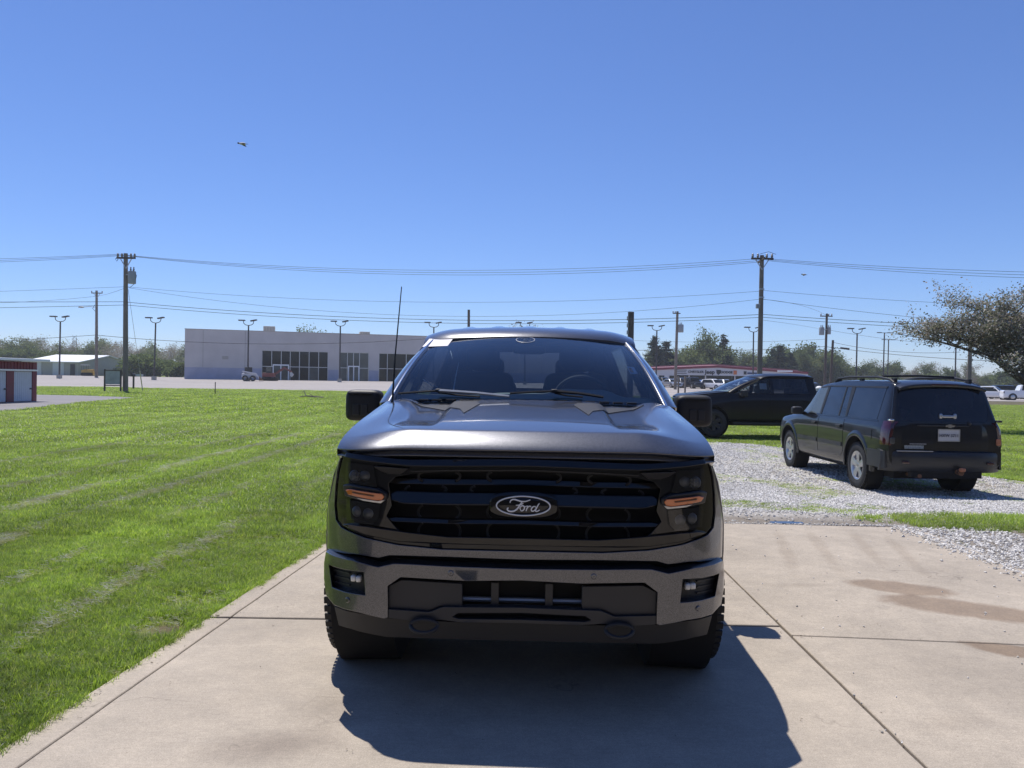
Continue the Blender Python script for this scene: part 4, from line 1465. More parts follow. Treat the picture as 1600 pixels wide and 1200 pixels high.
ks = br.y / 1200
MB().tube([(-20 * ks, .2, .05), (-8 * ks, .0, .12), (8 * ks, 0, .06), (20 * ks, -.1, .05)], [.03, .05, .06, .04], 6).build('limb', M_WOOD, o)
MB().tube([(-9 * ks, 0, .1), (-13 * ks, .2, .45), (-18 * ks, .3, .3)], [.03, .02, .01], 5).build('twig', M_WOOD, o)
MB().tube([(2 * ks, 0, .1), (-3 * ks, -.2, .3)], [.03, .01], 5).build('twig', M_WOOD, o)
tag(o, 'fallen pale branch lying on the lawn near the left mirror', 'branch')
# lattice mast far behind the shed
mt = gpt(117, 300)
o = empty('lattice_mast', mt)
hz = at(117, 527, 300).z - mt.z
w = MB()
for (sx2, sy2) in ((-1, -1), (1, -1), (0, 1)):
    w.tube([(sx2 * 1.0, sy2 * .8, 0), (sx2 * .6, sy2 * .5, hz)], .10, 5)
w.build('leg', M_STEEL, o)
w = MB()
for k in range(9):
    z = hz * (k + .5) / 9
    w.bar((-.9, -.7, z), (.9, -.7, z + hz / 9), .1).bar((.9, -.7, z), (-.9, -.7, z + hz / 9), .1)
w.build('brace', M_STEEL, o, smooth=0)
tag(o, 'small steel lattice mast far behind the trees left of the poles', 'mast')

# birds in the sky
M_BIRD = mk('dark_feathers', (.03, .028, .028), .7)
M_BIRDL = mk('pale_feathers', (.62, .56, .48), .7)
for (px, py, dep, s, lab) in ((379, 224.5, 22.0, 0.12, 'larger bird flying high above the left lawn, pale back showing'), (1256.5, 429, 40.0, 0.14, 'tiny dark bird above and right of the tall right pole')):
    o = empty('bird', at(px, py, dep), 0.2)
    MB().ball((0, 0, 0), (s * .85, s * .26, s * .30), 12, 8).build('body', M_BIRDL, o)
    MB().ball((-s * .95, 0, s * .08), (s * .26, s * .2, s * .2), 10, 6).build('head', M_BIRD, o)
    w = MB()
    w.add([(-s * .35, -.1 * s, -.12 * s), (s * .5, -.1 * s, -.14 * s), (s * .75, -1.5 * s, -.30 * s), (s * .2, -1.3 * s, -.28 * s), (-s * .35, -.1 * s, -.16 * s), (s * .5, -.1 * s, -.18 * s)], [(0, 1, 2, 3), (4, 3, 2, 5), (0, 3, 4), (1, 5, 2), (0, 4, 5, 1)])
    w.build('wing', M_BIRD, o, smooth=0)
    w = MB()
    w.add([(-s * .35, .1 * s, -.12 * s), (s * .5, .1 * s, -.14 * s), (s * .75, 1.5 * s, -.26 * s), (s * .2, 1.3 * s, -.22 * s), (-s * .35, .1 * s, -.16 * s), (s * .5, .1 * s, -.18 * s)], [(3, 2, 1, 0), (5, 2, 3, 4), (4, 3, 0), (2, 5, 1), (1, 5, 4, 0)])
    w.build('wing', M_BIRD, o, smooth=0)
    w = MB()
    w.add([(s * .7, -.12 * s, 0), (s * .7, .12 * s, 0), (s * 1.25, .2 * s, -.02 * s), (s * 1.25, -.2 * s, -.02 * s), (s * .7, 0, -.07 * s)], [(0, 1, 2, 3), (4, 3, 2), (0, 3, 4), (1, 4, 2)])
    w.build('tail', M_BIRD, o, smooth=0)
    tag(o, lab, 'bird', 'birds in flight')
# ------------------------------------------------------------------ trees
def leaf_material(name, stops, trans=0.3):
    m = bpy.data.materials.new(name)
    nt, out = nodes_of(m)
    geo = nt.nodes.new('ShaderNodeNewGeometry')
    oi = nt.nodes.new('ShaderNodeObjectInfo')
    k = mathn(nt, 'ADD', mathn(nt, 'MULTIPLY', geo.outputs['Random Per Island'], 0.65), mathn(nt, 'MULTIPLY', oi.outputs['Random'], 0.35))
    c = ramp(nt, k, stops)
    d = N(nt, 'ShaderNodeBsdfDiffuse')
    nt.links.new(c, d.inputs['Color'])
    t = N(nt, 'ShaderNodeBsdfTranslucent')
    nt.links.new(c, t.inputs['Color'])
    mx = nt.nodes.new('ShaderNodeMixShader')
    mx.inputs[0].default_value = trans
    nt.links.new(d.outputs[0], mx.inputs[1])
    nt.links.new(t.outputs[0], mx.inputs[2])
    nt.links.new(mx.outputs[0], out.inputs[0])
    return m
M_BARK = mk('tree_bark', (0.085, 0.068, 0.055), 0.9, var=0.3, scale=2.0)
M_BARKPALE = mk('pale_twig_bark', (0.27, 0.24, 0.215), 0.9, var=0.2, scale=2.0)
M_SPRING = leaf_material('spring_leaf', [(0, (.11, .145, .055)), (.5, (.17, .205, .085)), (1, (.24, .25, .115))], .45)
M_GREEN = leaf_material('green_leaf', [(0, (.08, .11, .038)), (.5, (.13, .17, .06)), (1, (.18, .22, .085))], .45)
M_PINE = leaf_material('pine_needle', [(0, (.026, .042, .026)), (.5, (.045, .066, .040)), (1, (.075, .095, .055))], .25)
M_BUD = leaf_material('brown_bud_leaf', [(0, (.20, .165, .14)), (.5, (.27, .235, .19)), (1, (.30, .29, .19))], .4)
M_BLOSSOM = leaf_material('blossom_leaf', [(0, (.11, .12, .075)), (.45, (.21, .23, .145)), (.66, (.28, .23, .175)), (.80, (.46, .44, .41)), (1, (.72, .69, .67))], .5)

def tree_meshes(seed, h, spread, trunk_r, levels, nb, leaf, leaf_n, bark, leafm, fork=0.3, droop=0.0, leafr=0.5, up=0.5, limb=1.0):
    """branching tree: returns wood mesh and crown mesh (many leaf-sized faces)"""
    r = random.Random(seed)
    wood = MB()
    tips = []
    def grow(p, d, L, rad, lev):
        n = 4 if lev < 2 else 3
        pts, rads = [p], [rad]
        q, dd = p.copy(), d.copy()
        for i in range(n):
            dd = (dd + Vector((r.uniform(-1, 1), r.uniform(-1, 1), r.uniform(-.6, 1) * up - droop * lev)) * 0.16).normalized()
            q = q + dd * (L / n)
            pts.append(q.copy())
            rads.append(rad * (1 - 0.62 * (i + 1) / n))
        wood.tube(pts, rads, 7 if lev < 2 else (5 if lev < 3 else 3), cap=False)
        if lev >= levels - 1:
            for q2 in pts[1:]:
                tips.append((q2, lev))
        if lev < levels:
            k = nb[lev]
            for i in range(k):
                f = fork + (1 - fork) * (i + r.random()) / k
                j = min(n - 1, int(f * n))
                b = pts[j].lerp(pts[j + 1], f * n - j)
                a = r.uniform(0, 6.283)
                side = Vector((math.cos(a), math.sin(a), r.uniform(0.0, .8) * up - droop * .5))
                nd = (dd * r.uniform(.3, .8) + side * spread).normalized()
                grow(b, nd, L * r.uniform(.45, .72) * ((1 - .25 * f) * limb if lev == 0 else 1), rads[j] * (.6 if limb == 1.0 or lev else .8), lev + 1)
    grow(Vector((0, 0, 0)), Vector((r.uniform(-.05, .05), r.uniform(-.05, .05), 1)), h * .62, trunk_r, 0)
    lv, lf = [], []
    for i in range(leaf_n):
        q, lev = tips[r.randrange(len(tips))]
        o = Vector((r.gauss(0, 1), r.gauss(0, 1), r.gauss(0, .8))) * leafr
        c = q + o
        u = Vector((r.gauss(0, 1), r.gauss(0, 1), r.gauss(0, 1))).normalized()
        w = u.cross(Vector((r.gauss(0, 1), r.gauss(0, 1), r.gauss(0, 1)))).normalized()
        s = leaf * r.uniform(.5, 1.3)
        k = len(lv)
        lv += [c - u * s, c + w * s * .55, c + u * s, c - w * s * .55]
        lf.append((k, k + 1, k + 2, k + 3))
    wm = wood.mesh('wood', bark, smooth=60, fixn=False)
    me = bpy.data.meshes.new('crown')
    me.from_pydata([tuple(q) for q in lv], [], lf)
    me.materials.append(leafm)
    return wm, me

def conifer_meshes(seed, h, rad, leaf, n, open_=0.0):
    r = random.Random(seed)
    wood = MB()
    wood.tube([(0, 0, 0), (0.05, 0, h * .5), (0, 0, h)], [h * .022, h * .014, .02], 7, cap=False)
    lv, lf = [], []
    tiers = int(h * 1.6)
    limbs = []
    for i in range(tiers):
        z = h * (.12 + .86 * i / tiers)
        rr = rad * (1 - (i / tiers) ** 1.2) * r.uniform(.75, 1.1) + .15
        for k in range(r.randint(4, 6)):
            if r.random() < open_:
                continue
            a = r.uniform(0, 6.283)
            e = Vector((math.cos(a) * rr, math.sin(a) * rr, z + rr * r.uniform(-.18, .22)))
            wood.tube([(0, 0, z), e], [.05, .012], 3, cap=False)
            limbs.append((Vector((0, 0, z)), e))
    cumw, acc = [], 0.0
    for a, b in limbs:
        acc += (b - a).length + .05
        cumw.append(acc)
    for i in range(n):
        a, b = r.choices(limbs, cum_weights=cumw)[0]
        t = r.random() ** .6
        c = a.lerp(b, t) + Vector((r.gauss(0, 1), r.gauss(0, 1), r.gauss(0, .55))) * (.10 + .16 * rad / 3)
        u = ((b - a).normalized() + Vector((r.gauss(0, 1), r.gauss(0, 1), r.gauss(0, 1))) * .5).normalized()
        w = u.cross(Vector((r.gauss(0, 1), r.gauss(0, 1), r.gauss(0, 1)))).normalized()
        s = leaf * r.uniform(.5, 1.3)
        k = len(lv)
        lv += [c - u * s, c + w * s * .35, c + u * s, c - w * s * .35]
        lf.append((k, k + 1, k + 2, k + 3))
    wm = wood.mesh('wood', M_BARK, smooth=60, fixn=False)
    me = bpy.data.meshes.new('crown')
    me.from_pydata([tuple(q) for q in lv], [], lf)
    me.materials.append(M_PINE)
    return wm, me

BARE_T = [tree_meshes(20 + i, 12, .75, .20, 3, (7, 5, 4), .16, 1700, M_BARKPALE, M_BUD, .3, 0, .55) for i in range(3)]
SPRING_T = [tree_meshes(40 + i, 11, .8, .18, 3, (7, 5, 3), .24, 3800, M_BARK, M_SPRING, .25, 0, .65) for i in range(3)]
GREEN_T = [tree_meshes(60 + i, 8, .95, .16, 3, (8, 5, 3), .26, 6500, M_BARK, M_GREEN, .12, 0, .6) for i in range(3)]
BUSH_T = [tree_meshes(80 + i, 4, 1.1, .09, 2, (9, 6), .20, 4200, M_BARK, M_GREEN, .05, 0, .42) for i in range(2)]
PINE_T = [conifer_meshes(90, 14, 3.4, .30, 7000, .25), conifer_meshes(91, 15, 3.0, .30, 7500, .1), conifer_meshes(92, 11, 3.0, .28, 6000, .3)]

def plant(kind, name, label, cat, px, py_top, depth, group, var=0, wide=1.0):
    wm, cm = kind[var % len(kind)]
    b = gpt(px, depth)
    H = max(q[2] for q in cm.get('bb', [])) if 'bb' in cm else None
    if H is None:
        co = np.empty(len(cm.vertices) * 3, np.float32)
        cm.vertices.foreach_get('co', co)
        z = co.reshape(-1, 3)[:, 2]
        H = float(np.percentile(z, 99.5))
        cm['H'] = H
    want = at(px, py_top, depth).z - b.z
    s = want / cm.get('H', H)
    o = empty(name, b - Vector((0, 0, .1)), random.uniform(0, 6.28))
    o.scale = (s * wide, s * wide, s)
    link('trunk', wm, o)
    link('crown', cm, o)
    tag(o, label, cat, group)
    return o
random.seed(5)
FAR = []
# left tree line
def where_left(px):
    for lim, t in ((40, 'above the red storage roof'), (120, 'behind the white-roofed shed'), (150, 'right of the white-roofed shed'), (200, 'behind the tall left pole'), (245, 'just right of the tall left pole'), (330, 'beside the left end of the grey store')):
        if px < lim:
            return t
i = 0
for px in range(-18, 292, 9):
    d = random.uniform(205, 250)
    kind, nm = random.choice(((BARE_T, 'bare budding tree'), (BARE_T, 'bare budding tree'), (SPRING_T, 'light green spring tree')))
    top = random.uniform(528, 548) if px > 60 else random.uniform(520, 536)
    FAR.append((px, nm, where_left(px), plant(kind, 'broadleaf_tree', 'x', 'tree', px + random.uniform(-3, 3), top, d, None, i, random.uniform(.9, 1.3)))); i += 1
for px in range(-14, 130, 12):
    FAR.append((px, 'dark green tree', where_left(px), plant(GREEN_T, 'broadleaf_tree', 'x', 'tree', px, random.uniform(543, 556), random.uniform(180, 200), None, i, 1.2))); i += 1
for px, top, d, lab in ((222, 553, 150, 'rounded dark green bush right of the tall left pole'), (262, 562, 155, 'green bush beside the left end of the grey store'), (284, 566, 150, 'low green bush touching the store corner'),
                        (127, 567, 160, 'green bush beside the yellow machine'), (172, 568, 165, 'green bush behind the lawn sign'), (243, 562, 158, 'green bush behind the lot light post'), (205, 566, 160, 'low green bush just right of the tall pole')):
    plant(BUSH_T, 'green_bush', lab, 'bush', px, top, d, 'bushes across the road', i, 1.7); i += 1
for px, top, d, lab in ((466, 512, 175, 'left of two pale tree tops above the store roof'), (487, 511, 178, 'right of two pale tree tops above the store roof')):
    plant(SPRING_T, 'broadleaf_tree', lab, 'tree', px, top, d, 'tree tops above the store roof', i, 1.0); i += 1
plant(BARE_T, 'broadleaf_tree', 'bare twig top showing above the middle of the pickup roof', 'tree', 808, 503, 190, None, 1)
# right side
for px, top, d, v, lab in ((1022, 526, 170, 0, 'broad dark pine beside the pickup windshield pillar'), (1040, 534, 176, 2, 'second dark pine behind the transformer pole'), (1130, 524, 170, 1, 'tall pointed spruce above the dealership roof'),
                           (1106, 540, 174, 2, 'dark pine between the light green tree and the spruce'), (1218, 540, 172, 2, 'dark pine right of the tall right pole'), (1207, 546, 178, 0, 'low dark pine just right of the tall right pole'), (1236, 552, 176, 0, 'dark pine behind the right end of the dealership')):
    plant(PINE_T, 'conifer_tree', lab, 'tree', px, top, d, 'dark conifers behind the dealership', v, 1.25); i += 1
plant(SPRING_T, 'broadleaf_tree', 'tallest light green tree right of the transformer pole', 'tree', 1084, 514, 168, None, 0, .95)
def where_right(px):
    for lim, t in ((1100, 'behind the left half of the dealership'), (1190, 'behind the right half of the dealership'), (1275, 'just right of the tall right pole'), (1345, 'right of the two-transformer pole'), (1400, 'above the middle of the SUV roof'), (1475, 'above the right end of the SUV roof'), (1700, 'behind the blossoming tree')):
        if px < lim:
            return t
for px in range(1008, 1612, 11):
    d = random.uniform(188, 235)
    if px < 1290:
        kind, nm = random.choice(((SPRING_T, 'light green spring tree'), (SPRING_T, 'light green spring tree'), (GREEN_T, 'dark green tree')))
        top = random.uniform(535, 556)
    else:
        kind, nm = random.choice(((SPRING_T, 'light green spring tree'), (SPRING_T, 'light green spring tree'), (BARE_T, 'bare budding tree'), (GREEN_T, 'dark green tree')))
        top = random.uniform(563, 586) if px < 1480 else random.uniform(574, 590)
        if px in (1294, 1305, 1316):
            top = 548
        if 1350 < px < 1372:
            top = 562
        if 1500 < px < 1525:
            top = 566
    FAR.append((px, nm, where_right(px), plant(kind, 'broadleaf_tree', 'x', 'tree', px + random.uniform(-4, 4), top, d, None, i, random.uniform(.8, 1.1)))); i += 1
for px in range(1015, 1612, 20):
    FAR.append((px, 'low green bush', where_right(px), plant(BUSH_T, 'green_bush', 'x', 'bush', px, random.uniform(584, 592), 200, None, i, 1.9))); i += 1
# blossoming crab apple on the right
CRAB = tree_meshes(304, 4.2, 1.35, .24, 4, (9, 6, 5, 4), .036, 80000, M_BARK, M_BLOSSOM, .30, .0, .13, .5, 1.6)
cb = gpt(1666, 30.0)
o = empty('blossoming_tree', cb, 2.2)
co = np.empty(len(CRAB[1].vertices) * 3, np.float32)
CRAB[1].vertices.foreach_get('co', co)
co = co.reshape(-1, 3)
ca, sa = math.cos(2.2), math.sin(2.2)
xl = np.percentile(co[:, 0] * ca - co[:, 1] * sa, 0.8)
s = (at(1600, 460, 30).z - cb.z) / np.percentile(co[:, 2], 98.5)
sxy = (at(1468, 540, 30).x - cb.x) / xl
o.scale = (sxy, sxy, s)
print('CRABSCALE', sxy, s)
link('trunk', CRAB[0], o)
link('crown', CRAB[1], o)
tag(o, 'wide crab apple tree in pale blossom at the right edge', 'tree')
# every far tree gets the words that single it out along its row
ORD = ['first', 'second', 'third', 'fourth', 'fifth', 'sixth', 'seventh', 'eighth', 'ninth', 'tenth', 'eleventh', 'twelfth', 'thirteenth', 'fourteenth']
byk = {}
for (px_, nm_, where_, ob_) in sorted(FAR, key=lambda q: q[0]):
    byk.setdefault((nm_, where_), []).append(ob_)
for (nm_, where_), obs in byk.items():
    for k_, ob_ in enumerate(obs):
        ob_['label'] = ('%s %s' % (nm_, where_)) if len(obs) == 1 else ('%s %s from the left, %s' % (ORD[k_], nm_, where_))
        ob_['group'] = 'far greenery ' + where_
# ------------------------------------------------------------------ vehicles: shared builders
M_TYRE = mk('tyre_rubber', (0.018, 0.018, 0.019), 0.75, var=0.25, scale=12, bump=0.003, bscale=60)
M_PLASTIC = mk('black_textured_plastic', (0.014, 0.014, 0.016), 0.55, var=0.12, bump=0.0008, bscale=300)
M_GREYPLASTIC = mk('charcoal_plastic', (0.024, 0.024, 0.027), 0.5, var=0.08, bump=0.0006, bscale=300)
M_GLOSS = mk('gloss_black', (0.005, 0.005, 0.006), 0.30, coat=1.0, var=0.1, rvar=0.02, spec=0.0)
M_VOID = mk('unlit_cavity_black', (0.006, 0.006, 0.007), 0.9, var=0.2)
M_CHROME = mk('bright_metal', (0.75, 0.75, 0.76), 0.12, metal=1.0, var=0.04, rvar=0.03)
M_ALLOY = mk('alloy_silver', (0.50, 0.50, 0.51), 0.32, metal=0.9, var=0.08)
M_DARKALLOY = mk('dark_alloy', (0.03, 0.03, 0.033), 0.35, metal=0.6, var=0.15)
M_AMBER = mk('amber_lens', (0.50, 0.13, 0.025), 0.15, coat=1.0, var=0.15, scale=30)
M_REDLENS = mk('red_lens', (0.040, 0.002, 0.005), 0.10, coat=1.0, var=0.25, scale=20)
M_CLEARLENS = mk('clear_lamp_lens', (0.62, 0.61, 0.57), 0.12, coat=1.0, var=0.2, scale=40)
M_INTERIOR = mk('dark_cabin_trim', (0.045, 0.048, 0.052), 0.75, var=0.12)
M_DASH = mk('grey_green_dash', (0.20, 0.24, 0.225), 0.7, var=0.08)
M_SEAT = mk('dark_seat_cloth', (0.085, 0.087, 0.095), 0.85, var=0.12)
M_PAPER = mk('white_paper', (0.75, 0.72, 0.74), 0.8, var=0.05, scale=20)
M_SILVERMARK = mk('silver_lettering', (0.72, 0.72, 0.73), 0.35, var=0.03)
M_GLASS = glass_mat('windscreen_glass', (0.74, 0.82, 0.86), 1.0, 0.0, 0.0)
M_TINT = glass_mat('privacy_glass', (0.20, 0.22, 0.24), 1.0, 0.0, 0.0)
M_SIDEGLASS = glass_mat('side_window_glass', (0.55, 0.62, 0.62), 1.0)
M_SMOKE = glass_mat('smoked_lens', (0.55, 0.56, 0.58), 1.0)
M_PLATE = mk('plate_white', (0.46, 0.46, 0.48), 0.5, var=0.05)
M_PLATEINK = mk('plate_ink', (0.02, 0.025, 0.06), 0.5)
M_RUST = mk('rusty_steel', (0.12, 0.06, 0.035), 0.8, var=0.4, scale=30)
PAINT_GREY = paint_mat('carbon_grey_paint', (0.108, 0.110, 0.122), 0.85, 0.30, 0.45, 0.03)
PAINT_BLACK = paint_mat('black_paint_glossy', (0.004, 0.004, 0.006), 0.0, 0.4, 0.3, 0.0, 0.5)
PAINT_SUV = paint_mat('dusty_black_paint', (0.005, 0.006, 0.009), 0.0, 0.4, 0.3, 0.018, 0.75)

def tyre(r, w, rim, blocks=0, n=56):
    h = w / 2
    prof = [(-h * .72, rim), (-h * .95, rim + .03), (-h, r - .075), (-h * .93, r - .03), (-h * .80, r - .008), (-h * .4, r), (h * .4, r), (h * .80, r - .008), (h * .93, r - .03), (h, r - .075), (h * .95, rim + .03), (h * .72, rim)]
    mb = MB().lathe(prof, n, 'X')
    if blocks:
        for k in range(blocks):
            a = 2 * math.pi * k / blocks
            for j, (x, ww, ph) in enumerate(((-h * .82, h * .30, 0), (-h * .42, h * .36, .5), (0, h * .34, 0), (h * .42, h * .36, .5), (h * .82, h * .30, 0))):
                t = a + ph * 2 * math.pi / blocks
                rr = r + .001 - (.010 if j in (0, 4) else 0)
                rot = Matrix.Rotation(t, 3, 'X')
                mb.box(rot @ Vector((x, 0, rr)), (ww, 2 * math.pi * r / blocks * .70, .013), rot)
    return mb

def rim_mb(r, w, spokes, face):
    """face = x of the visible side (sign gives the side)"""
    s = 1 if face > 0 else -1
    mb = MB().lathe([(-w * .45, r), (-w * .40, r - .02), (0, r - .045), (w * .40, r - .02), (w * .46, r), (w * .46, r + .012), (w * .38, r + .014)], 40, 'X')
    mb.lathe([(s * w * .05, r - .03), (s * w * .05, .02)], 40, 'X')
    mb.lathe([(s * w * .40, .01), (s * w * .40, .05), (s * w * .34, .075), (s * w * .15, .08)], 20, 'X')
    for k in range(spokes):
        a = 2 * math.pi * k / spokes
        rot = Matrix.Rotation(a, 3, 'X')
        P = []
        for (z, wd) in ((.04, .060), (r * .5, .045), (r - .01, .075)):
            P.append([rot @ Vector((s * w * (.36 + .05 * z / r), -wd, z)), rot @ Vector((s * w * (.40 + .05 * z / r), 0, z)), rot @ Vector((s * w * (.36 + .05 * z / r), wd, z))])
        mb.solid(P, Vector((-s * w * .2, 0, 0)))
    return mb

def wheel(parent, x, y, r, w, rim, rim_mat, spokes=6, blocks=0, z=None, name='wheel'):
    z = r if z is None else z
    o = tyre(r, w, rim, blocks).build(name, M_TYRE, parent, smooth=40)
    o.location = (x, y, z)
    q = rim_mb(rim, w, spokes, 1 if x > 0 else -1).build('rim', rim_mat, o, smooth=40)
    return o

def loft(stations, ctrl, nsec=4, zfloor=None):
    """closed body: ctrl = [(xf(y), zf(y)), ...] from floor edge up the side to the top centre; returns MB and x_at(y, z)"""
    def section(y):
        C = [Vector((xf(y), zf(y))) for xf, zf in ctrl]
        out = []
        n = len(C)
        for i in range(n - 1):
            p0, p1, p2, p3 = C[max(i - 1, 0)], C[i], C[i + 1], C[min(i + 2, n - 1)]
            for j in range(nsec):
                t = j / nsec
                a = 0.5 * ((2 * p1) + (p2 - p0) * t + (2 * p0 - 5 * p1 + 4 * p2 - p3) * t * t + (3 * p1 - p0 - 3 * p2 + p3) * t ** 3)
                out.append(p1.lerp(p2, t) * .45 + a * .55)
        out.append(C[-1])
        return out
    rings = []
    for y in stations:
        s = section(y)
        right = [(p.x, y, p.y) for p in s]
        left = [(-p.x, y, p.y) for p in s[::-1]][1:]
        rings.append(right + left)
    n = len(rings[0])
    mb = MB()
    vs = [p for r in rings for p in r]
    fs = []
    for i in range(len(rings) - 1):
        for k in range(n):
            k2 = (k + 1) % n
            fs.append((i * n + k, i * n + k2, (i + 1) * n + k2, (i + 1) * n + k))
    fs.append(tuple(range(n)))
    fs.append(tuple(len(vs) - n + k for k in range(n - 1, -1, -1)))
    mb.add(vs, fs)
    cache = {}
    def x_at(y, z):
        key = round(y, 3)
        if key not in cache:
            s = section(y)
            zz, xx = [s[0].y], [s[0].x]
            for p in s[1:-1]:
                if p.y > zz[-1] + 1e-5:
                    zz.append(p.y); xx.append(p.x)
            cache[key] = (zz, xx)
        zz, xx = cache[key]
        return float(np.interp(z, zz, xx))
    return mb, x_at

def boolean_cut(o, cutters):
    """cut shapes out of a mesh object and keep the plain result"""
    for c in cutters:
        m = o.modifiers.new('cut', 'BOOLEAN')
        m.object = c
        m.operation = 'DIFFERENCE'
        m.solver = 'EXACT'
    dg = bpy.context.evaluated_depsgraph_get()
    me = bpy.data.meshes.new_from_object(o.evaluated_get(dg))
    o.modifiers.clear()
    o.data = me
    for c in cutters:
        bpy.data.objects.remove(c)
    finish(me, 38)

def arch_cutter(x, y, z, r, w):
    o = MB().lathe([(-w / 2, .001), (-w / 2, r), (w / 2, r), (w / 2, .001)], 40, 'X', (x, y, z)).build('cutter', M_VOID)
    return o

def side_patch(mb, s, x_at, top, bot, nu, nv, off=0.004, th=0.008):
    """panel lying on the body side between two lines given as [(y, z)]; s = side sign"""
    def along(pts, t):
        L = [0.0]
        for i in range(1, len(pts)):
            L.append(L[-1] + math.dist(pts[i], pts[i - 1]))
        u = t * L[-1]
        return (float(np.interp(u, L, [p[0] for p in pts])), float(np.interp(u, L, [p[1] for p in pts])))
    P = []
    for i in range(nv + 1):
        row = []
        for j in range(nu + 1):
            a, b = along(top, j / nu), along(bot, j / nu)
            t = i / nv
            y, z = a[0] + (b[0] - a[0]) * t, a[1] + (b[1] - a[1]) * t
            row.append(Vector((s * (x_at(y, z) + off), y, z)))
        P.append(row)
    mb.solid(P, Vector((-s * (th + .012), 0, 0)))
    return mb

def superbox(c, half, p=4.0, nu=28, nv=16):
    """rounded box"""
    mb = MB()
    vs, fs = [], []
    e = 2.0 / p
    sg = lambda v: math.copysign(abs(v) ** e, v)
    for i in range(nv + 1):
        t = -math.pi / 2 + math.pi * i / nv
        for k in range(nu):
            a = 2 * math.pi * k / nu
            vs.append((c[0] + half[0] * sg(math.cos(t)) * sg(math.cos(a)), c[1] + half[1] * sg(math.cos(t)) * sg(math.sin(a)), c[2] + half[2] * sg(math.sin(t))))
    for i in range(nv):
        for k in range(nu):
            k2 = (k + 1) % nu
            fs.append((i * nu + k, i * nu + k2, (i + 1) * nu + k2, (i + 1) * nu + k))
    return mb.add(vs, fs)

# ------------------------------------------------------------------ the grey pickup (and, with other finishes, the black one)
TRUCK_YAW = math.radians(-1.6)
_e = at(817.8, 790, 3.35)
TRUCK_M = Matrix.Translation((_e.x, _e.y, 0.006)) @ Matrix.Rotation(TRUCK_YAW, 4, 'Z')
TRUCK_I = TRUCK_M.inverted()
_co = TRUCK_I @ Vector((0, 0, CAM_H))

def tl(px, py, t):
    """place on the truck, t metres behind its nose, for a picture place"""
    d = TRUCK_I.to_3x3() @ sight(px, py)
    k = (t - _co.y) / d.y
    return (_co.x + d.x * k, _co.z + d.z * k)

def nose(x, z=0.9):
    q = abs(x)
    return 0.03 * q * q + 0.29 * max(0.0, (q - 0.60) / 0.37) ** 2.9

def fl(px, py, off=0.0):
    t = 0.0
    for _ in range(12):
        x, z = tl(px, py, t)
        t = 0.5 * t + 0.5 * (nose(x, z) + off)
    return (x, z)

def half_ring(pts, off):
    """left-half outline in picture places, from top centre round to bottom centre, closed by its mirror image"""
    q = [fl(a, b, off) for a, b in pts]
    q[0] = (0.0, q[0][1])
    q[-1] = (0.0, q[-1][1])
    return q + [(-x, z) for x, z in q[-2:0:-1]]

XCUT = [i * 0.06 for i in range(-18, 19)]
def plate(ring, off, th, holes=(), tilt=None, cuts=XCUT, zcuts=()):
    """panel that follows the curve of the nose; ring in (x, z); tilt = (z0, slope) leans it"""
    bm = fill2d(ring, holes, cuts, zcuts)
    def dep(x, z):
        y = nose(x, z) + off
        if tilt:
            y += (tilt[0] - z) * tilt[1]
        return y
    bm.verts.index_update()
    F = [(v.co.x, dep(v.co.x, v.co.y), v.co.y) for v in bm.verts]
    n = len(F)
    B = [(x, y + th, z) for x, y, z in F]
    fs = []
    for f in bm.faces:
        ids = [v.index for v in f.verts]
        fs.append(ids)
        fs.append([i + n for i in ids[::-1]])
    for e in bm.edges:
        if len(e.link_faces) == 1:
            a, b = e.verts[0].index, e.verts[1].index
            fs.append((a, b, b + n, a + n))
    nf = len(bm.faces)
    bm.free()
    mb = MB().add(F + B, fs)
    mb.sheet = (F, [fs[2 * i] for i in range(nf)])
    return mb

def hood_z(x, t):
    """hood height over the truck plan"""
    q = abs(x)
    l = nose(x) - 0.005
    tc = 1.16 + 0.10 * (q / .86) ** 2
    r = max(0.0, min(1.0, (t - l) / (tc - l)))
    k = sstep(.50, .86, q)
    z = HOOD_P(r) * (1 - k) + HOOD_E(r) * k
    z -= 0.024 * sstep(0.12, 0.42, r) * sstep(.415, .445, q) * (1 - sstep(.60, .70, q))
    z += 0.006 * sstep(0.1, 0.4, r) * (1 - (q / .42) ** 2 if q < .42 else 0)
    z += 0.016 * sstep(0.15, 0.5, r) * math.exp(-((q - .75) / .07) ** 2)
    return z
HOOD_E = pchip([0, .006, .06, .2, .6, 1.0], [1.150, 1.156, 1.184, 1.222, 1.280, 1.332])
HOOD_P = pchip([0, .006, .088, .098, .108, .5, .8, 1.0], [1.166, 1.174, 1.2385, 1.2440, 1.2465, 1.294, 1.329, 1.352])

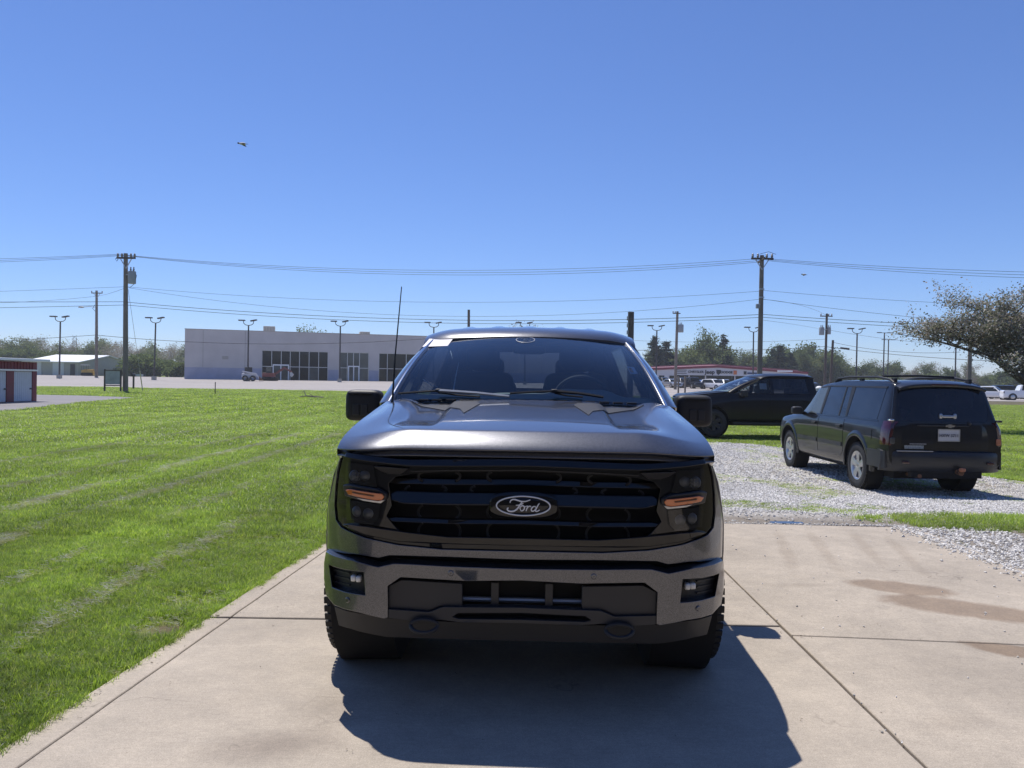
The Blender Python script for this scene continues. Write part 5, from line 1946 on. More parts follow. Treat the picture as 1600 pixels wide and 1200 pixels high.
def emblem_strokes(scale):
    """script lettering of the oval badge, in badge units (oval 398 x 144)"""
    S = [([(1446, 404), (1449, 391), (1462, 381), (1480, 380), (1502, 386), (1532, 393), (1562, 391), (1592, 380)], 5.5),
         ([(1534, 394), (1522, 411), (1510, 430), (1495, 449), (1474, 462), (1450, 465), (1431, 458), (1427, 446), (1436, 440)], 6.5),
         ([(1488, 421), (1510, 419), (1530, 413), (1541, 404)], 4.5),
         ([(1523, 452), (1518, 440), (1526, 427), (1540, 423), (1550, 431), (1549, 445), (1539, 457), (1527, 459), (1523, 452)], 4.8),
         ([(1550, 431), (1560, 428), (1569, 424)], 3.5),
         ([(1571, 422), (1574, 431), (1567, 446), (1562, 461)], 5.2),
         ([(1567, 446), (1578, 430), (1590, 425), (1598, 431)], 4.6),
         ([(1634, 434), (1624, 426), (1609, 432), (1600, 447), (1604, 459), (1617, 459), (1630, 446), (1640, 430)], 4.8),
         ([(1658, 404), (1648, 418), (1636, 440), (1630, 455), (1638, 461), (1652, 456), (1660, 449)], 5.2)]
    mb = MB()
    for pts, w in S:
        P = [Vector(((x - 1542) * scale, 0, -(y - 425) * scale)) for x, y in pts]
        Q = []
        for i in range(len(P) - 1):
            p0, p1, p2, p3 = P[max(i - 1, 0)], P[i], P[i + 1], P[min(i + 2, len(P) - 1)]
            for j in range(4):
                t = j / 4
                Q.append(0.5 * ((2 * p1) + (p2 - p0) * t + (2 * p0 - 5 * p1 + 4 * p2 - p3) * t * t + (3 * p1 - p0 - 3 * p2 + p3) * t ** 3))
        Q.append(P[-1])
        n = len(Q)
        rad = [w * scale * (0.45 + 0.55 * math.sin(math.pi * (0.12 + 0.76 * i / (n - 1)))) for i in range(n)]
        mb.tube(Q, rad, 6)
    return mb

def make_pickup(paint, hero):
    T = empty('pickup_truck')
    # ---- lower body with fenders, doors and bed
    ys = [.34, .36, .42, .5, .6, .7, .8, .9, 1.0, 1.1, 1.2, 1.3, 1.4, 1.6, 1.9, 2.4, 2.9, 3.4, 3.9, 4.04, 4.08, 4.12, 4.6, 5.2, 5.6, 5.78, 5.84, 5.86]
    Y = [.34, .42, .6, .9, 1.3, 1.6, 4.04, 4.10, 5.7, 5.86]
    P = lambda v: pchip(Y, v)
    ctrl = [(lambda y: 0.0, P([.50, .50, .50, .48, .46, .46, .46, .46, .50, .52])),
            (P([.80] * 8 + [.80, .78]), P([.50, .50, .50, .48, .46, .46, .46, .46, .50, .52])),
            (P([.945, .96, .975, .98, .975, .975, .975, .975, .97, .93]), P([.56, .56, .55, .53, .52, .52, .52, .52, .55, .58])),
            (P([.955, .975, .995, 1.005, 1.0, .995, .995, .995, .99, .95]), P([.80, .80, .82, .85, .85, .85, .85, .85, .85, .85])),
            (P([.925, .945, .965, .985, .985, .985, .985, .985, .98, .94]), P([1.00, 1.0, 1.03, 1.06, 1.10, 1.12, 1.14, 1.14, 1.14, 1.12])),
            (P([.872, .874, .878, .880, .895, .935, .945, .965, .96, .92]), P([1.130, 1.165, 1.205, 1.262, 1.292, 1.292, 1.30, 1.36, 1.38, 1.37])),
            (P([.82, .82, .82, .80, .80, .86, .87, .90, .89, .86]), P([1.10, 1.12, 1.16, 1.20, 1.24, 1.27, 1.28, 1.365, 1.385, 1.375])),
            (lambda y: 0.0, P([1.10, 1.12, 1.16, 1.20, 1.24, 1.27, 1.28, 1.365, 1.385, 1.375]))]
    mb, x_at = loft(ys, ctrl, 4)
    body = mb.build('body', [paint], T, smooth=0)
    FA, RA, R, W = 0.85, 4.55, 0.405, 0.29
    cuts = [arch_cutter(s * .95, y, R + .02, R + .075, .62) for s in (-1, 1) for y in (FA, RA)]
    cuts.append(MB().box((0, 4.98, 1.25), (1.62, 1.56, .60)).build('cutter', M_VOID))
    boolean_cut(body, cuts)
    for s in (-1, 1):
        for y in (FA, RA):
            ln = MB().lathe([(s * .64, .02), (s * .64, R + .06), (s * .94, R + .072)], 30, 'X', (0, y, R + .02)).build('arch_liner', M_VOID, T)
    # wheels
    for s in (-1, 1):
        for y in (FA, RA):
            w = wheel(T, s * .852, y, R, W, .235, M_DARKALLOY, 6, 56 if hero else 0)
            MB().lathe([(0, .02), (0, .11), (-s * .03, .12), (-s * .03, .02)], 20, 'X', (s * .03, 0, 0)).build('brake_disc', M_STEEL, w)
    # under the truck
    ub = MB().box((0, 2.9, .46), (1.3, 4.6, .16)).box((0, 4.55, R), (1.5, .16, .16))
    for s in (-1, 1):
        ub.box((s * .42, 3.0, .40), (.12, 5.2, .18))
    ub.box((0, .9, .40), (1.1, .5, .22)).tube([(-.8, FA, R), (.8, FA, R)], .05, 8)
    ub.build('underbody', M_VOID, T, smooth=0)
    for s in (-1, 1):
        MB().box((s * .93, 2.7, .40), (.16, 2.5, .06)).build('running_board', M_PLASTIC, T, smooth=0, bevel=.01)
    # doors, handles
    for s in (-1, 1):
        for (y0, y1) in ((1.36, 2.60), (2.62, 3.86)):
            d = side_patch(MB(), s, x_at, [(y0, 1.27), (y1, 1.275)], [(y0, .56), (y1, .56)], 8, 10).build('door', paint, T, smooth=35)
            MB().box((s * (x_at(y1 - .14, 1.08) + .03), y1 - .15, 1.09), (.03, .20, .035)).build('door_handle', paint, d, smooth=35, bevel=.008)
            side_patch(MB(), s, x_at, [(y0 + .02, 1.298), (y1 - .02, 1.302)], [(y0 + .02, 1.283), (y1 - .02, 1.287)], 6, 1, .008).build('window_trim', M_GLOSS, d, smooth=35)
        side_patch(MB(), s, x_at, [(4.16, 1.22), (5.70, 1.22)], [(4.16, 1.20), (5.70, 1.20)], 6, 1, .003).build('bed_crease', paint, T, smooth=35)
        MB().box((s * .93, 5.82, 1.10), (.08, .12, .34)).build('tail_light', M_REDLENS, T, smooth=35, bevel=.02)
    MB().box((0, 5.875, 1.05), (1.55, .05, .58)).build('tailgate', paint, T, smooth=35, bevel=.02)
    superbox((0, 5.93, .62), (.95, .10, .11), 6).build('rear_bumper', M_GLOSS, T)
    # ---- hood
    nx, rows = 120, [0, .006, .02, .04, .06, .075, .086, .092, .098, .104, .112, .13, .16, .19, .24, .30, .37, .45, .53, .61, .69, .77, .85, .93, 1.0]
    G = []
    low = []
    for i in range(nx + 1):
        x = -.852 + 1.704 * i / nx
        low.append(Vector((x, nose(x) + .040, 1.143 - .012 * (abs(x) / .86) ** 2 - .004 * sstep(.60, .68, abs(x)))))
    G.append(low)
    for r in rows:
        row = []
        for i in range(nx + 1):
            x = -.852 + 1.704 * i / nx
            l, tc = nose(x) - .005, 1.16 + .10 * (abs(x) / .86) ** 2
            t = l + (tc - l) * r
            row.append(Vector((x, t, hood_z(x, t))))
        G.append(row)
    hd = MB().solid(G, Vector((0, .004, -.030)))
    hood = hd.build('hood', paint, T, smooth=42, bevel=.004)
    # fender tops beside the hood, following its edge
    # ---- cowl, vents
    cw = MB()
    CW = []
    for k in range(2):
        row = []
        for i in range(31):
            x = -.85 + 1.70 * i / 30
            row.append(Vector((x, (1.165 + .10 * (abs(x) / .86) ** 2) + k * .14, 1.335 - .012 * (x / .85) ** 2 - k * .012)))
        CW.append(row)
    cw.solid(CW, Vector((0, 0, -.02)))
    cowl = cw.build('cowl_panel', M_PLASTIC, T)
    if hero:
        for k in range(16):
            x = -.62 + 1.24 * k / 15
            MB().box((x, 1.175 + .10 * (abs(x) / .86) ** 2, 1.352 - .012 * (x / .85) ** 2), (.055, .03, .012)).build('vent_slot', M_GREYPLASTIC, cowl, smooth=0)
        for s in (-1, 1):
            pv = [(643, 627.5), (655, 634), (677, 639), (719, 640), (724.5, 648.5), (750, 631.5), (745, 628)]
            P3 = []
            for a, b in pv:
                t = 1.0
                for _ in range(40):
                    x, z = tl(a, b, t)
                    e = z - hood_z(x, t)
                    t += .6 * e
                    t = min(max(t, .6), 1.24)
                P3.append((x * (1 if s < 0 else -1), t))
            bm = fill2d(P3, (), [i * .03 for i in range(-30, 31)], [i * .03 for i in range(20, 45)])
            bm.verts.index_update()
            F = [(v.co.x, v.co.y, hood_z(v.co.x, v.co.y) + .004) for v in bm.verts]
            n = len(F)
            fs = []
            for f in bm.faces:
                ids = [v.index for v in f.verts]
                fs += [ids, [i + n for i in ids[::-1]]]
            for e in bm.edges:
                if len(e.link_faces) == 1:
                    a, b = e.verts[0].index, e.verts[1].index
                    fs.append((a, b, b + n, a + n))
            bm.free()
            MB().add(F + [(x, y, z - .02) for x, y, z in F], fs).build('hood_vent', M_PLASTIC, hood, smooth=35)
    # ---- windscreen, pillars, roof
    def wb(u):
        return Vector((.83 * u, 1.18 + .13 * u * u, 1.345 - .022 * u * u))
    def wt(u):
        return Vector((.700 * u, 2.20 + .13 * u * u, 1.786 - .032 * u ** 2))
    Gw = []
    for i in range(13):
        v = i / 12
        row = []
        for j in range(25):
            u = -1 + 2 * j / 24
            p = wb(u).lerp(wt(u), v)
            p += Vector((0, -.035, .030)) * math.sin(math.pi * v) * 1.0
            row.append(p)
        Gw.append(row)
    ws = MB().grid(Gw).build('windscreen', M_GLASS, T, smooth=80)
    # dark printed edge of the glass
    ed = MB()
    for (rr) in (0, 11):
        Pq = [[p + Vector((0, .006, -.002)) for p in Gw[rr]], [Gw[rr][j].lerp(Gw[rr + 1][j], .45 if rr == 0 else 1.0) + Vector((0, .006, -.002)) for j in range(25)]]
        if rr == 11:
            Pq[0] = [Gw[11][j].lerp(Gw[12][j], .62) + Vector((0, .006, -.002)) for j in range(25)]
        ed.grid(Pq)
    for jj in (0, 23):
        ed.grid([[Gw[i][jj + (0 if jj == 0 else 1)] + Vector((0, .006, -.002)), Gw[i][jj + (0 if jj == 0 else 1)].lerp(Gw[i][jj + (1 if jj == 0 else 0)], .5) + Vector((0, .006, -.002))] for i in range(13)])
    ed.build('glass_border', M_GLOSS, ws, smooth=80)
    for s in (-1, 1):
        P = []
        for i in range(13):
            a = Gw[i][0 if s < 0 else 24]
            v = i / 12
            P.append([a + Vector((s * .002, -.012, .004)), a + Vector((s * (.030 + .006 * (1 - v)), .004, .006)), a + Vector((s * (.050 + .035 * (1 - v)), .06, -.004)), a + Vector((s * (.052 + .045 * (1 - v)), .12, -.02))])
        MB().solid(P, lambda p: Vector((-s * .03, .03, -.02))).build('windscreen_pillar', paint, T, smooth=40, bevel=.004)
        MB().tube([Gw[i][0 if s < 0 else 24] + Vector((s * .012, -.014, .008)) for i in range(13)], .006, 6).build('pillar_trim', M_CHROME if hero else M_GLOSS, T)
    RT = []
    rv = [0, .015, .04, .08, .14, .22, .34, .5, .75, 1.0, 1.3, 1.55, 1.74, 1.80]
    rz = pchip([0, .015, .04, .08, .14, .22, .34, .5, .9, 1.5, 1.74, 1.80], [1.790, 1.803, 1.818, 1.835, 1.852, 1.868, 1.881, 1.889, 1.898, 1.890, 1.872, 1.845])
    for v in rv:
        row = []
        for j in range(49):
            u = -1 + 2 * j / 48
            x = .782 * u
            q = abs(u)
            z = rz(v) - .030 * u * u - .032 * max(0, (q - .72) / .28) ** 2.0
            rib = sum(math.exp(-((abs(x) - c) / .045) ** 4) for c in (.0, .24, .47))
            z += .014 * rib * sstep(.26, .5, v) * (1 - sstep(1.5, 1.7, v))
            row.append(Vector((x, 2.20 + .13 * u * u + v * (1 - .07 * u * u), z)))
        RT.append(row)
    MB().solid(RT, Vector((0, 0, -.03))).build('roof', paint, T, smooth=42)
    for s in (-1, 1):
        # frame of the side windows
        def sx(y, z):
            f = (z - 1.295) / (1.79 - 1.295)
            return .945 + (.735 - .945) * f
        fr = MB()
        fr.bar((s * .722, 2.55, 1.775), (s * .722, 4.0, 1.775), .06, .07)
        def post(y0, y1, w, mat, nm):
            MB().solid([[Vector((s * sx(0, 1.29), y0 - w / 2, 1.29)), Vector((s * sx(0, 1.29), y0 + w / 2, 1.29))], [Vector((s * sx(0, 1.80), y1 - w / 2, 1.80)), Vector((s * sx(0, 1.80), y1 + w / 2, 1.80))]], Vector((-s * .04, 0, 0))).build(nm, mat, T, smooth=0)
        fr.build('roof_rail', paint, T, smooth=35, bevel=.012)
        post(2.66, 2.66, .11, M_GLOSS, 'door_pillar')
        post(3.93, 3.86, .24, paint, 'rear_pillar')
        # front quarter frame from mirror corner up the screen pillar
        MB().bar((s * .915, 1.46, 1.30), (s * .735, 2.42, 1.765), .03, .05).build('door_frame', M_GLOSS, T, smooth=0)
        for (q, gm) in (([(1.52, 1.31), (2.60, 1.31), (2.60, 1.765), (2.42, 1.765)], M_SIDEGLASS), ([(2.72, 1.31), (3.82, 1.31), (3.76, 1.765), (2.72, 1.765)], M_TINT)):
            MB().add([(s * (sx(0, z) - .012), y, z) for y, z in q], [(0, 1, 2, 3)]).build('side_window', gm, T, smooth=0)
    # back wall of the cab with its window
    bw = MB()
    for s in (-1, 1):
        bw.add([(s * .93, 4.05, 1.28), (s * .60, 4.05, 1.28), (s * .52, 3.99, 1.84), (s * .72, 3.99, 1.80)], [(0, 1, 2, 3)])
    bw.add([(-.60, 4.05, 1.28), (.60, 4.05, 1.28), (.59, 4.04, 1.38), (-.59, 4.04, 1.38)], [(0, 1, 2, 3)])
    bw.add([(-.54, 4.0, 1.74), (.54, 4.0, 1.74), (.52, 3.99, 1.85), (-.52, 3.99, 1.85)], [(0, 1, 2, 3)])
    bw.build('cab_back', paint, T, smooth=0)
    MB().add([(-.59, 4.035, 1.38), (.59, 4.035, 1.38), (.54, 3.995, 1.74), (-.54, 3.995, 1.74)], [(0, 1, 2, 3)]).build('rear_window', M_TINT, T, smooth=0)
    # ---- cabin
    inn = empty('cabin')
    inn.parent = T
    MB().box((0, 2.75, 1.275), (1.70, 2.5, .02)).build('cabin_floor', M_INTERIOR, inn, smooth=0)
    D = []
    for i in range(9):
        v = i / 8
        row = []
        for j in range(33):
            x = -.80 + 1.6 * j / 32
            z = 1.340 + .034 * math.sin(math.pi * min(1, v * 1.2) * .6) - .004 * v
            z += .048 * sstep(.22, .06, abs(x - .37) - .06) * sstep(.35, .75, v)
            z += .020 * sstep(.35, .1, abs(x + .05)) * sstep(.5, .9, v)
            row.append(Vector((x, 1.34 + .10 * (1 - (x / .8) ** 2) * 0 + .52 * v, z)))
        D.append(row)
    MB().solid(D, Vector((0, 0, -.05))).build('dashboard', M_DASH, inn, smooth=60)
    st_ = MB()
    ring = [Vector((.37 + .19 * math.cos(a), 2.06 - .19 * math.sin(a) * .38, 1.33 + .19 * math.sin(a) * .92)) for a in np.linspace(0, 2 * math.pi, 33)]
    st_.tube(ring, .016, 8)
    st_.bar((.20, 2.06, 1.31), (.54, 2.06, 1.31), .05, .03)
    st_.build('steering_wheel', M_INTERIOR, inn)
    for (sx_, sy_, hz_) in ((-.37, 2.75, 1.52), (.37, 2.75, 1.52), (-.37, 3.72, 1.46), (.37, 3.72, 1.46)):
        st = superbox((sx_, sy_, hz_ - .14), (.25, .09, .16), 5).build('seat_back', M_SEAT, inn)
        superbox((sx_, sy_ + .03, hz_ + .12), (.135, .055, .095), 4).build('headrest', M_SEAT, st)
    superbox((0, 2.28, 1.70), (.12, .02, .035), 5).build('rear_view_mirror', M_INTERIOR, inn)
    superbox((0, 2.33, 1.745), (.10, .06, .03), 5).build('sensor_cover', M_INTERIOR, inn)
    # ---- mirrors
    for s in (-1, 1):
        m = superbox((s * 1.085, 1.74, 1.292), (.118, .085, .103), 5.5).build('side_mirror', M_PLASTIC, T)
        MB().bar((s * .97, 1.72, 1.235), (s * .92, 1.66, 1.25), .10, .06).build('mirror_arm', M_PLASTIC, m, smooth=35, bevel=.01)
        for (dx) in (-.025, .030):
            MB().box((s * 1.095 + s * dx, 1.655, 1.265), (.045, .010, .075)).build('mirror_panel', M_GREYPLASTIC, m, smooth=0, bevel=.006)
        MB().box((s * 1.10, 1.656, 1.372), (.16, .03, .008)).build('turn_lamp', M_GREYPLASTIC, m, smooth=0)
    # ---- nose: black surround, grille, lamps
    sur = half_ring([(820, 716.5), (700, 717), (640, 717.5), (618, 716), (575, 711), (542, 706), (534, 714), (529, 735), (525.5, 760), (524.5, 790), (527, 812), (535, 822), (571, 839), (622, 850), (692, 857), (820, 860)], .012)
    hole = half_ring([(820, 737), (700, 737.5), (645, 740), (618, 745), (607, 756), (612, 790), (604, 806), (620, 826), (640, 838), (700, 845), (820, 847.5)], .012)
    surround = plate(sur, .012, .05, [hole]).build('grille_surround', M_GLOSS, T, smooth=35, bevel=.007)
    br_ = half_ring([(820, 717), (700, 717.5), (640, 718), (618, 716.5), (575, 711.5), (541, 706.5), (539, 714), (575, 720.5), (640, 727.5), (700, 728), (820, 728)], -.004)
    plate(br_, -.004, .03, tilt=(1.14, -.55)).build('upper_bar', M_GLOSS, surround, smooth=35, bevel=.005)
    lt = half_ring([(820, 734.2), (700, 734.6), (640, 736.0), (640, 737.6), (700, 736.2), (820, 735.8)], .0)
    plate(lt, .004, .02).build('upper_trim', M_GREYPLASTIC, surround, smooth=35)
    lo_ = half_ring([(820, 841), (700, 839), (640, 832), (575, 822), (545, 818), (536, 819.5), (571, 836), (622, 847), (692, 853.5), (820, 856)], .0)
    plate(lo_, -.006, .03, tilt=(.80, .35)).build('lower_bar', M_GLOSS, surround, smooth=35, bevel=.006)
    vo = half_ring([(820, 730), (600, 735), (585, 800), (615, 845), (820, 852)], .12)
    plate(vo, .10, .01).build('grille_back', M_VOID, surround, smooth=0)
    gr = empty('grille')
    gr.parent = T
    for pts, of in (([(820, 751), (700, 750.5), (612, 748), (604, 753), (610, 757.5), (700, 759.5), (820, 760)], .022),
                    ([(820, 771), (700, 770), (617, 767.5), (609, 772), (611, 783), (630, 788), (700, 789.5), (820, 790.5)], .006),
                    ([(820, 812), (700, 811), (618, 807.5), (609, 809), (614, 813.5), (700, 817), (820, 818)], .022)):
        plate(half_ring(pts, of), of, .045, tilt=(.9, -.35)).build('grille_bar', M_GLOSS, gr, smooth=35, bevel=.005)
    plate(half_ring([(820, 788.6), (700, 787.6), (632, 786.2), (622, 784.6), (640, 787.6), (700, 789), (820, 790)], .0), -.001, .02).build('bar_edge', M_GREYPLASTIC, gr, smooth=35)
    for (ya, yb, xs_) in ((738, 751, (660, 712, 768)), (760, 770.5, (640, 690, 742)), (790, 811, (660, 712, 768)), (818, 844, (660, 712, 768))):
        for kx, x0 in enumerate(xs_):
            for mir in (-1, 1):
                bul = -7 if kx % 2 == 0 else 7
                pts_ = [fl(x0 + bul * (1 - abs(2 * f_ - 1) ** 2.5), ya + (yb - ya) * f_, .05) for f_ in (0, .12, .3, .5, .7, .88, 1)]
                w = MB()
                w.tube([(mir * -p[0], nose(p[0]) + .055, p[1]) for p in pts_], .006, 6)
                w.build('grille_rib', M_PLASTIC, gr)
    for mir in (-1, 1):
        def ring_of(pts, off):
            q = [fl(a, b, off) for a, b in pts]
            return [(x * -mir, z) for x, z in q]
        H = empty('headlight')
        H.parent = T
        plate(ring_of([(538, 719), (586, 724), (593, 760), (606, 772), (597, 790), (594, 816), (583, 823.5), (538, 813), (535, 775)], .02), .035, .05).build('lamp_housing', M_GREYPLASTIC, H, smooth=0)
        plate(ring_of([(541.5, 722), (583, 726.5), (586, 745), (590, 763.5), (539, 757), (539.5, 740)], -.004), -.004, .006).front_only().build('upper_lens', M_SMOKE, H, smooth=50)
        plate(ring_of([(540.5, 780), (594, 788.5), (591, 811), (581.5, 820.5), (541.5, 811)], -.004), -.004, .006).front_only().build('lower_lens', M_SMOKE, H, smooth=50)
        plate(ring_of([(536.5, 757.5), (546, 756), (590, 763.5), (604, 771.5), (604, 780), (595, 787.5), (565, 783), (538, 775)], -.014), -.014, .05, tilt=(.955, .35)).build('running_light', M_GREYPLASTIC, H, smooth=35, bevel=.005)
        plate(ring_of([(541, 765), (549, 763.3), (598, 771), (601, 776), (597, 781.5), (588, 782), (545, 772.5)], -.020), -.030, .02, tilt=(.955, .35)).build('amber_lamp', M_AMBER, H, smooth=35, bevel=.003)
        plate(ring_of([(551, 768), (585, 774.2), (584, 776), (552, 770)], -.026), -.034, .01, tilt=(.955, .35)).build('amber_slot', M_RUST, H, smooth=0)
        plate(ring_of([(556, 777.6), (590, 783), (594, 782.2), (601, 781.5), (594.5, 787), (566, 782.5)], -.020), -.024, .02, tilt=(.955, .35)).build('light_strip', M_CLEARLENS, H, smooth=35, bevel=.002)
        for (px, py, rr) in ((557, 744, .034), (572, 743, .030), (560, 799, .030), (577, 802, .030)):
            x, z = fl(px, py, .02)
            MB().ball((x * -mir, nose(x) + .022, z), (rr, .018, rr * .9), 14, 8).build('lamp_element', M_STEEL, H)
        for k in range(9):
            x, z = fl(551 + (k % 3) * 4.6, 738.5 + (k // 3) * 5.0 + (k % 3) * .5, .0)
            MB().ball((x * -mir, nose(x) + .004, z), .0055, 8, 6).build('reflector_facet', M_CLEARLENS, H)  # plain white colour stands in for bright reflections in the facets
        plate(ring_of([(585, 728), (600, 728.5), (639, 731.5), (631, 738), (624, 742), (606, 741), (596, 736.5)], -.0), -.012, .02, tilt=(1.07, .9)).build('grille_corner', M_GREYPLASTIC, surround, smooth=35, bevel=.003)
    # ---- painted strip under the grille, gap, bumper
    strip = half_ring([(820, 861.5), (692, 858.5), (622, 851.5), (571, 840.5), (533, 824), (524.5, 812), (522.5, 790), (524, 760), (527, 735), (532, 715), (527, 725), (517.6, 768), (512, 795.6), (511, 815), (511, 857), (560, 866.5), (592, 872), (609, 868), (700, 870.5), (820, 875)], .0)
    plate(strip, .0, .03).build('lower_fascia', paint, T, smooth=40, bevel=.006)
    plate(half_ring([(820, 850), (600, 845), (512, 800), (511, 880), (600, 905), (820, 905)], .05), .055, .02).build('bumper_gap', M_VOID, T, smooth=0)
    bump = half_ring([(820, 889), (700, 885), (640, 881.5), (615, 880.6), (590, 886), (550, 875), (509, 862), (506, 880), (506, 905), (509, 930), (522, 945.6), (560, 957), (600.5, 967), (606, 965), (606, 948), (605.5, 916), (626, 902), (724, 908), (820, 907.5)], -.06)
    fog = [(513.5, 882.5), (568, 893.6), (570.5, 930), (545, 926), (518.5, 917.5)]
    fogs = []
    for mir in (-1, 1):
        q = [fl(a, b, -.06) for a, b in fog]
        fogs.append([(x * -mir, z) for x, z in q])
    bumper = plate(bump, -.06, .10, fogs).build('front_bumper', paint, T, smooth=40, bevel=.016, seg=3)
    for k, mir in enumerate((-1, 1)):
        ring = fogs[k]
        cx, cz = sum(p[0] for p in ring) / 5, sum(p[1] for p in ring) / 5
        big = [(cx + (x - cx) * 1.05, cz + (z - cz) * 1.08) for x, z in ring]
        bz = plate(big, -.012, .02).build('fog_bezel', M_PLASTIC, bumper, smooth=0)
        for k2 in range(2):
            x, z = fl(553.5 + k2 * 8, 902.2 + k2 * 1.2, -.03)
            superbox((x * -mir, nose(x) - .034, z), (.0125, .02, .0145), 4, 16, 10).build('fog_lamp', M_CLEARLENS, bz)
        for i in range(3):
            a, b = fl(521, 891 + i * 9, -.03), fl(546, 897 + i * 9, -.03)
            MB().bar((a[0] * -mir, nose(a[0]) - .018, a[1]), (b[0] * -mir, nose(b[0]) - .018, b[1]), .008, .006).build('bezel_rib', M_GREYPLASTIC, bz, smooth=0)
        for (px, py) in ((704.6, 895.5), (543, 937.5)):
            x, z = fl(px, py, -.06)
            sn = MB().lathe([(-.004, .002), (-.004, .0095), (-.001, .0125), (.01, .013)], 20, 'Y', (0, 0, 0)).build('parking_sensor', paint, bumper)
            sn.location = (x * -mir, nose(x) - .061, z)
            sn.rotation_euler = (0, 0, math.atan2((nose(x + .01) - nose(x - .01)), .02) * -mir)
    pl = [(608, 914.5), (628, 905), (722.5, 911), (722.5, 947.5), (690, 946.5), (671, 954.5), (608, 950)]
    for mir in (-1, 1):
        plate([(x * -mir, z) for x, z in [fl(a, b, -.03) for a, b in pl]], -.036, .02).build('bumper_insert', M_GREYPLASTIC, bumper, smooth=35, bevel=.004)
    plate(half_ring([(820, 900), (640, 898), (600, 905), (600, 965), (700, 985), (820, 985)], .05), .05, .01).build('intake_back', M_VOID, bumper, smooth=0)
    for mir in (-1, 1):
        a, b = fl(767.5, 910, -.02), fl(779, 947, -.02)
        plate([(a[0] * -mir, a[1]), (b[0] * -mir, a[1]), (b[0] * -mir, b[1]), (a[0] * -mir, b[1])], -.02, .03).build('intake_post', M_GREYPLASTIC, bumper, smooth=0, bevel=.003)
    MB().tube([(-.30, .03, fl(750, 936, .03)[1]), (.30, .03, fl(750, 936, .03)[1])], .012, 8).build('cooler_pipe', M_STEEL, bumper)
    lt_ = half_ring([(820, 949), (692, 948), (671, 956), (607, 951.5), (607, 965), (640, 969), (690, 968), (720, 972), (820, 973.5)], -.05)
    slot = half_ring([(820, 957.5), (716, 957.5), (707, 963), (716, 966.5), (820, 968)], -.05)
    plate(lt_, -.055, .05, [slot]).build('lower_trim', M_GREYPLASTIC, bumper, smooth=35, bevel=.006)
    va = half_ring([(820, 974), (720, 973), (606, 966), (560, 957.5), (523, 947), (525, 965), (527, 980), (545, 985), (602, 999.5), (700, 1003), (820, 1006)], -.03)
    plate(va, -.03, .08, tilt=(.43, .35)).build('valance', M_PLASTIC, T, smooth=35, bevel=.01)
    for mir in (-1, 1):
        c = fl(664, 974, -.05)
        hk = MB()
        hk.tube([(c[0] * -mir + .058 * math.cos(a), nose(c[0]) - .075 - .03 * max(0, -math.sin(a)), c[1] + .024 * math.sin(a)) for a in np.linspace(0, 2 * math.pi, 25)], .009, 8)
        hk.build('tow_hook', M_PLASTIC, T)
    # ---- badge
    bx, bz_ = fl(817.8, 790.3, -.03)
    sc = .238 / 398.0
    bd = MB().lathe([(-.012, .001), (-.011, .06), (-.006, .10), (.0, .119), (.012, .119)], 48, 'Y').build('badge', M_GLOSS, T)
    bd.location = (0, -.022, bz_)
    bd.scale = (1.03, 1, .375)
    bb = empty('badge_marks')
    bpy.data.objects.remove(bb)
    rg = MB()
    rg.tube([(.116 * math.cos(a), -.034, bz_ + .0415 * math.sin(a)) for a in np.linspace(0, 2 * math.pi, 65)], .0030, 8)
    rg.build('badge_ring', M_SILVERMARK, T)
    if hero:
        sm = emblem_strokes(sc)
        lo = sm.build('badge_lettering', M_SILVERMARK, T)
        lo.location = (0, -.036, bz_)
        lo.scale = (1.0, .5, 1.02)
        # plinth that carries the badge
    superbox((0, -.004, bz_), (.150, .022, .060), 3).build('badge_plinth', M_GLOSS, T)
    if hero:
        # ---- wipers, aerial, papers and painted glints on the glass
        def on_glass(px, py, lift=.008):
            best = None
            lo_t, hi_t = 1.15, 2.4
            for _ in range(50):
                t = (lo_t + hi_t) / 2
                x, z = tl(px, py, t)
                u = x / (.83 - .130 * min(1, max(0, (t - 1.18) / 1.02)))
                u = max(-1, min(1, u))
                a, b = wb(u), wt(u)
                v = (t - a.y) / (b.y - a.y)
                zz = a.z + (b.z - a.z) * v + .030 * math.sin(math.pi * max(0, min(1, v)))
                if z > zz:
                    lo_t = t
                else:
                    hi_t = t
            x, z = tl(px, py, t)
            return Vector((x, t - lift, z + lift * .9))
        for pts, mat_a in (([(624, 621.5), (655, 619.2), (686, 617.2), (745, 621), (796, 626.5)], M_STEEL), ([(797, 621.5), (830, 619.5), (866, 618), (905, 621.5), (942, 627.5)], M_PLASTIC)):
            Q = [on_glass(a, b, .03) for a, b in pts]
            wa = MB().tube(Q[2:], [.012, .010, .009], 6).build('wiper_arm', mat_a, T)
            MB().tube(Q[:3], .007, 6).build('wiper_blade', M_PLASTIC, wa)
            MB().tube([Q[2] + Vector((0, .01, -.012)), (Q[2] + Q[3]) / 2 + Vector((0, .012, -.02)), Q[3] + Vector((.02, .012, -.022))], .006, 6).build('wiper_blade', M_PLASTIC, wa)
            superbox(tuple(Q[2]), (.022, .012, .012), 3, 14, 8).build('wiper_joint', M_PLASTIC, wa)
        a0 = tl(613, 604, 1.16)
        a1 = tl(627.5, 448, 1.16)
        MB().tube([(a0[0], 1.16, 1.30), (a0[0] * .7 + a1[0] * .3, 1.16, a0[1] * .7 + a1[1] * .3), (a1[0], 1.16, a1[1])], [.0065, .0045, .0028], 8).build('aerial', M_PLASTIC, T)
        MB().lathe([(1.27, .02), (1.31, .016), (1.34, .008)], 12, 'Z', (a0[0], 1.16, 0)).build('aerial_base', M_PLASTIC, T)
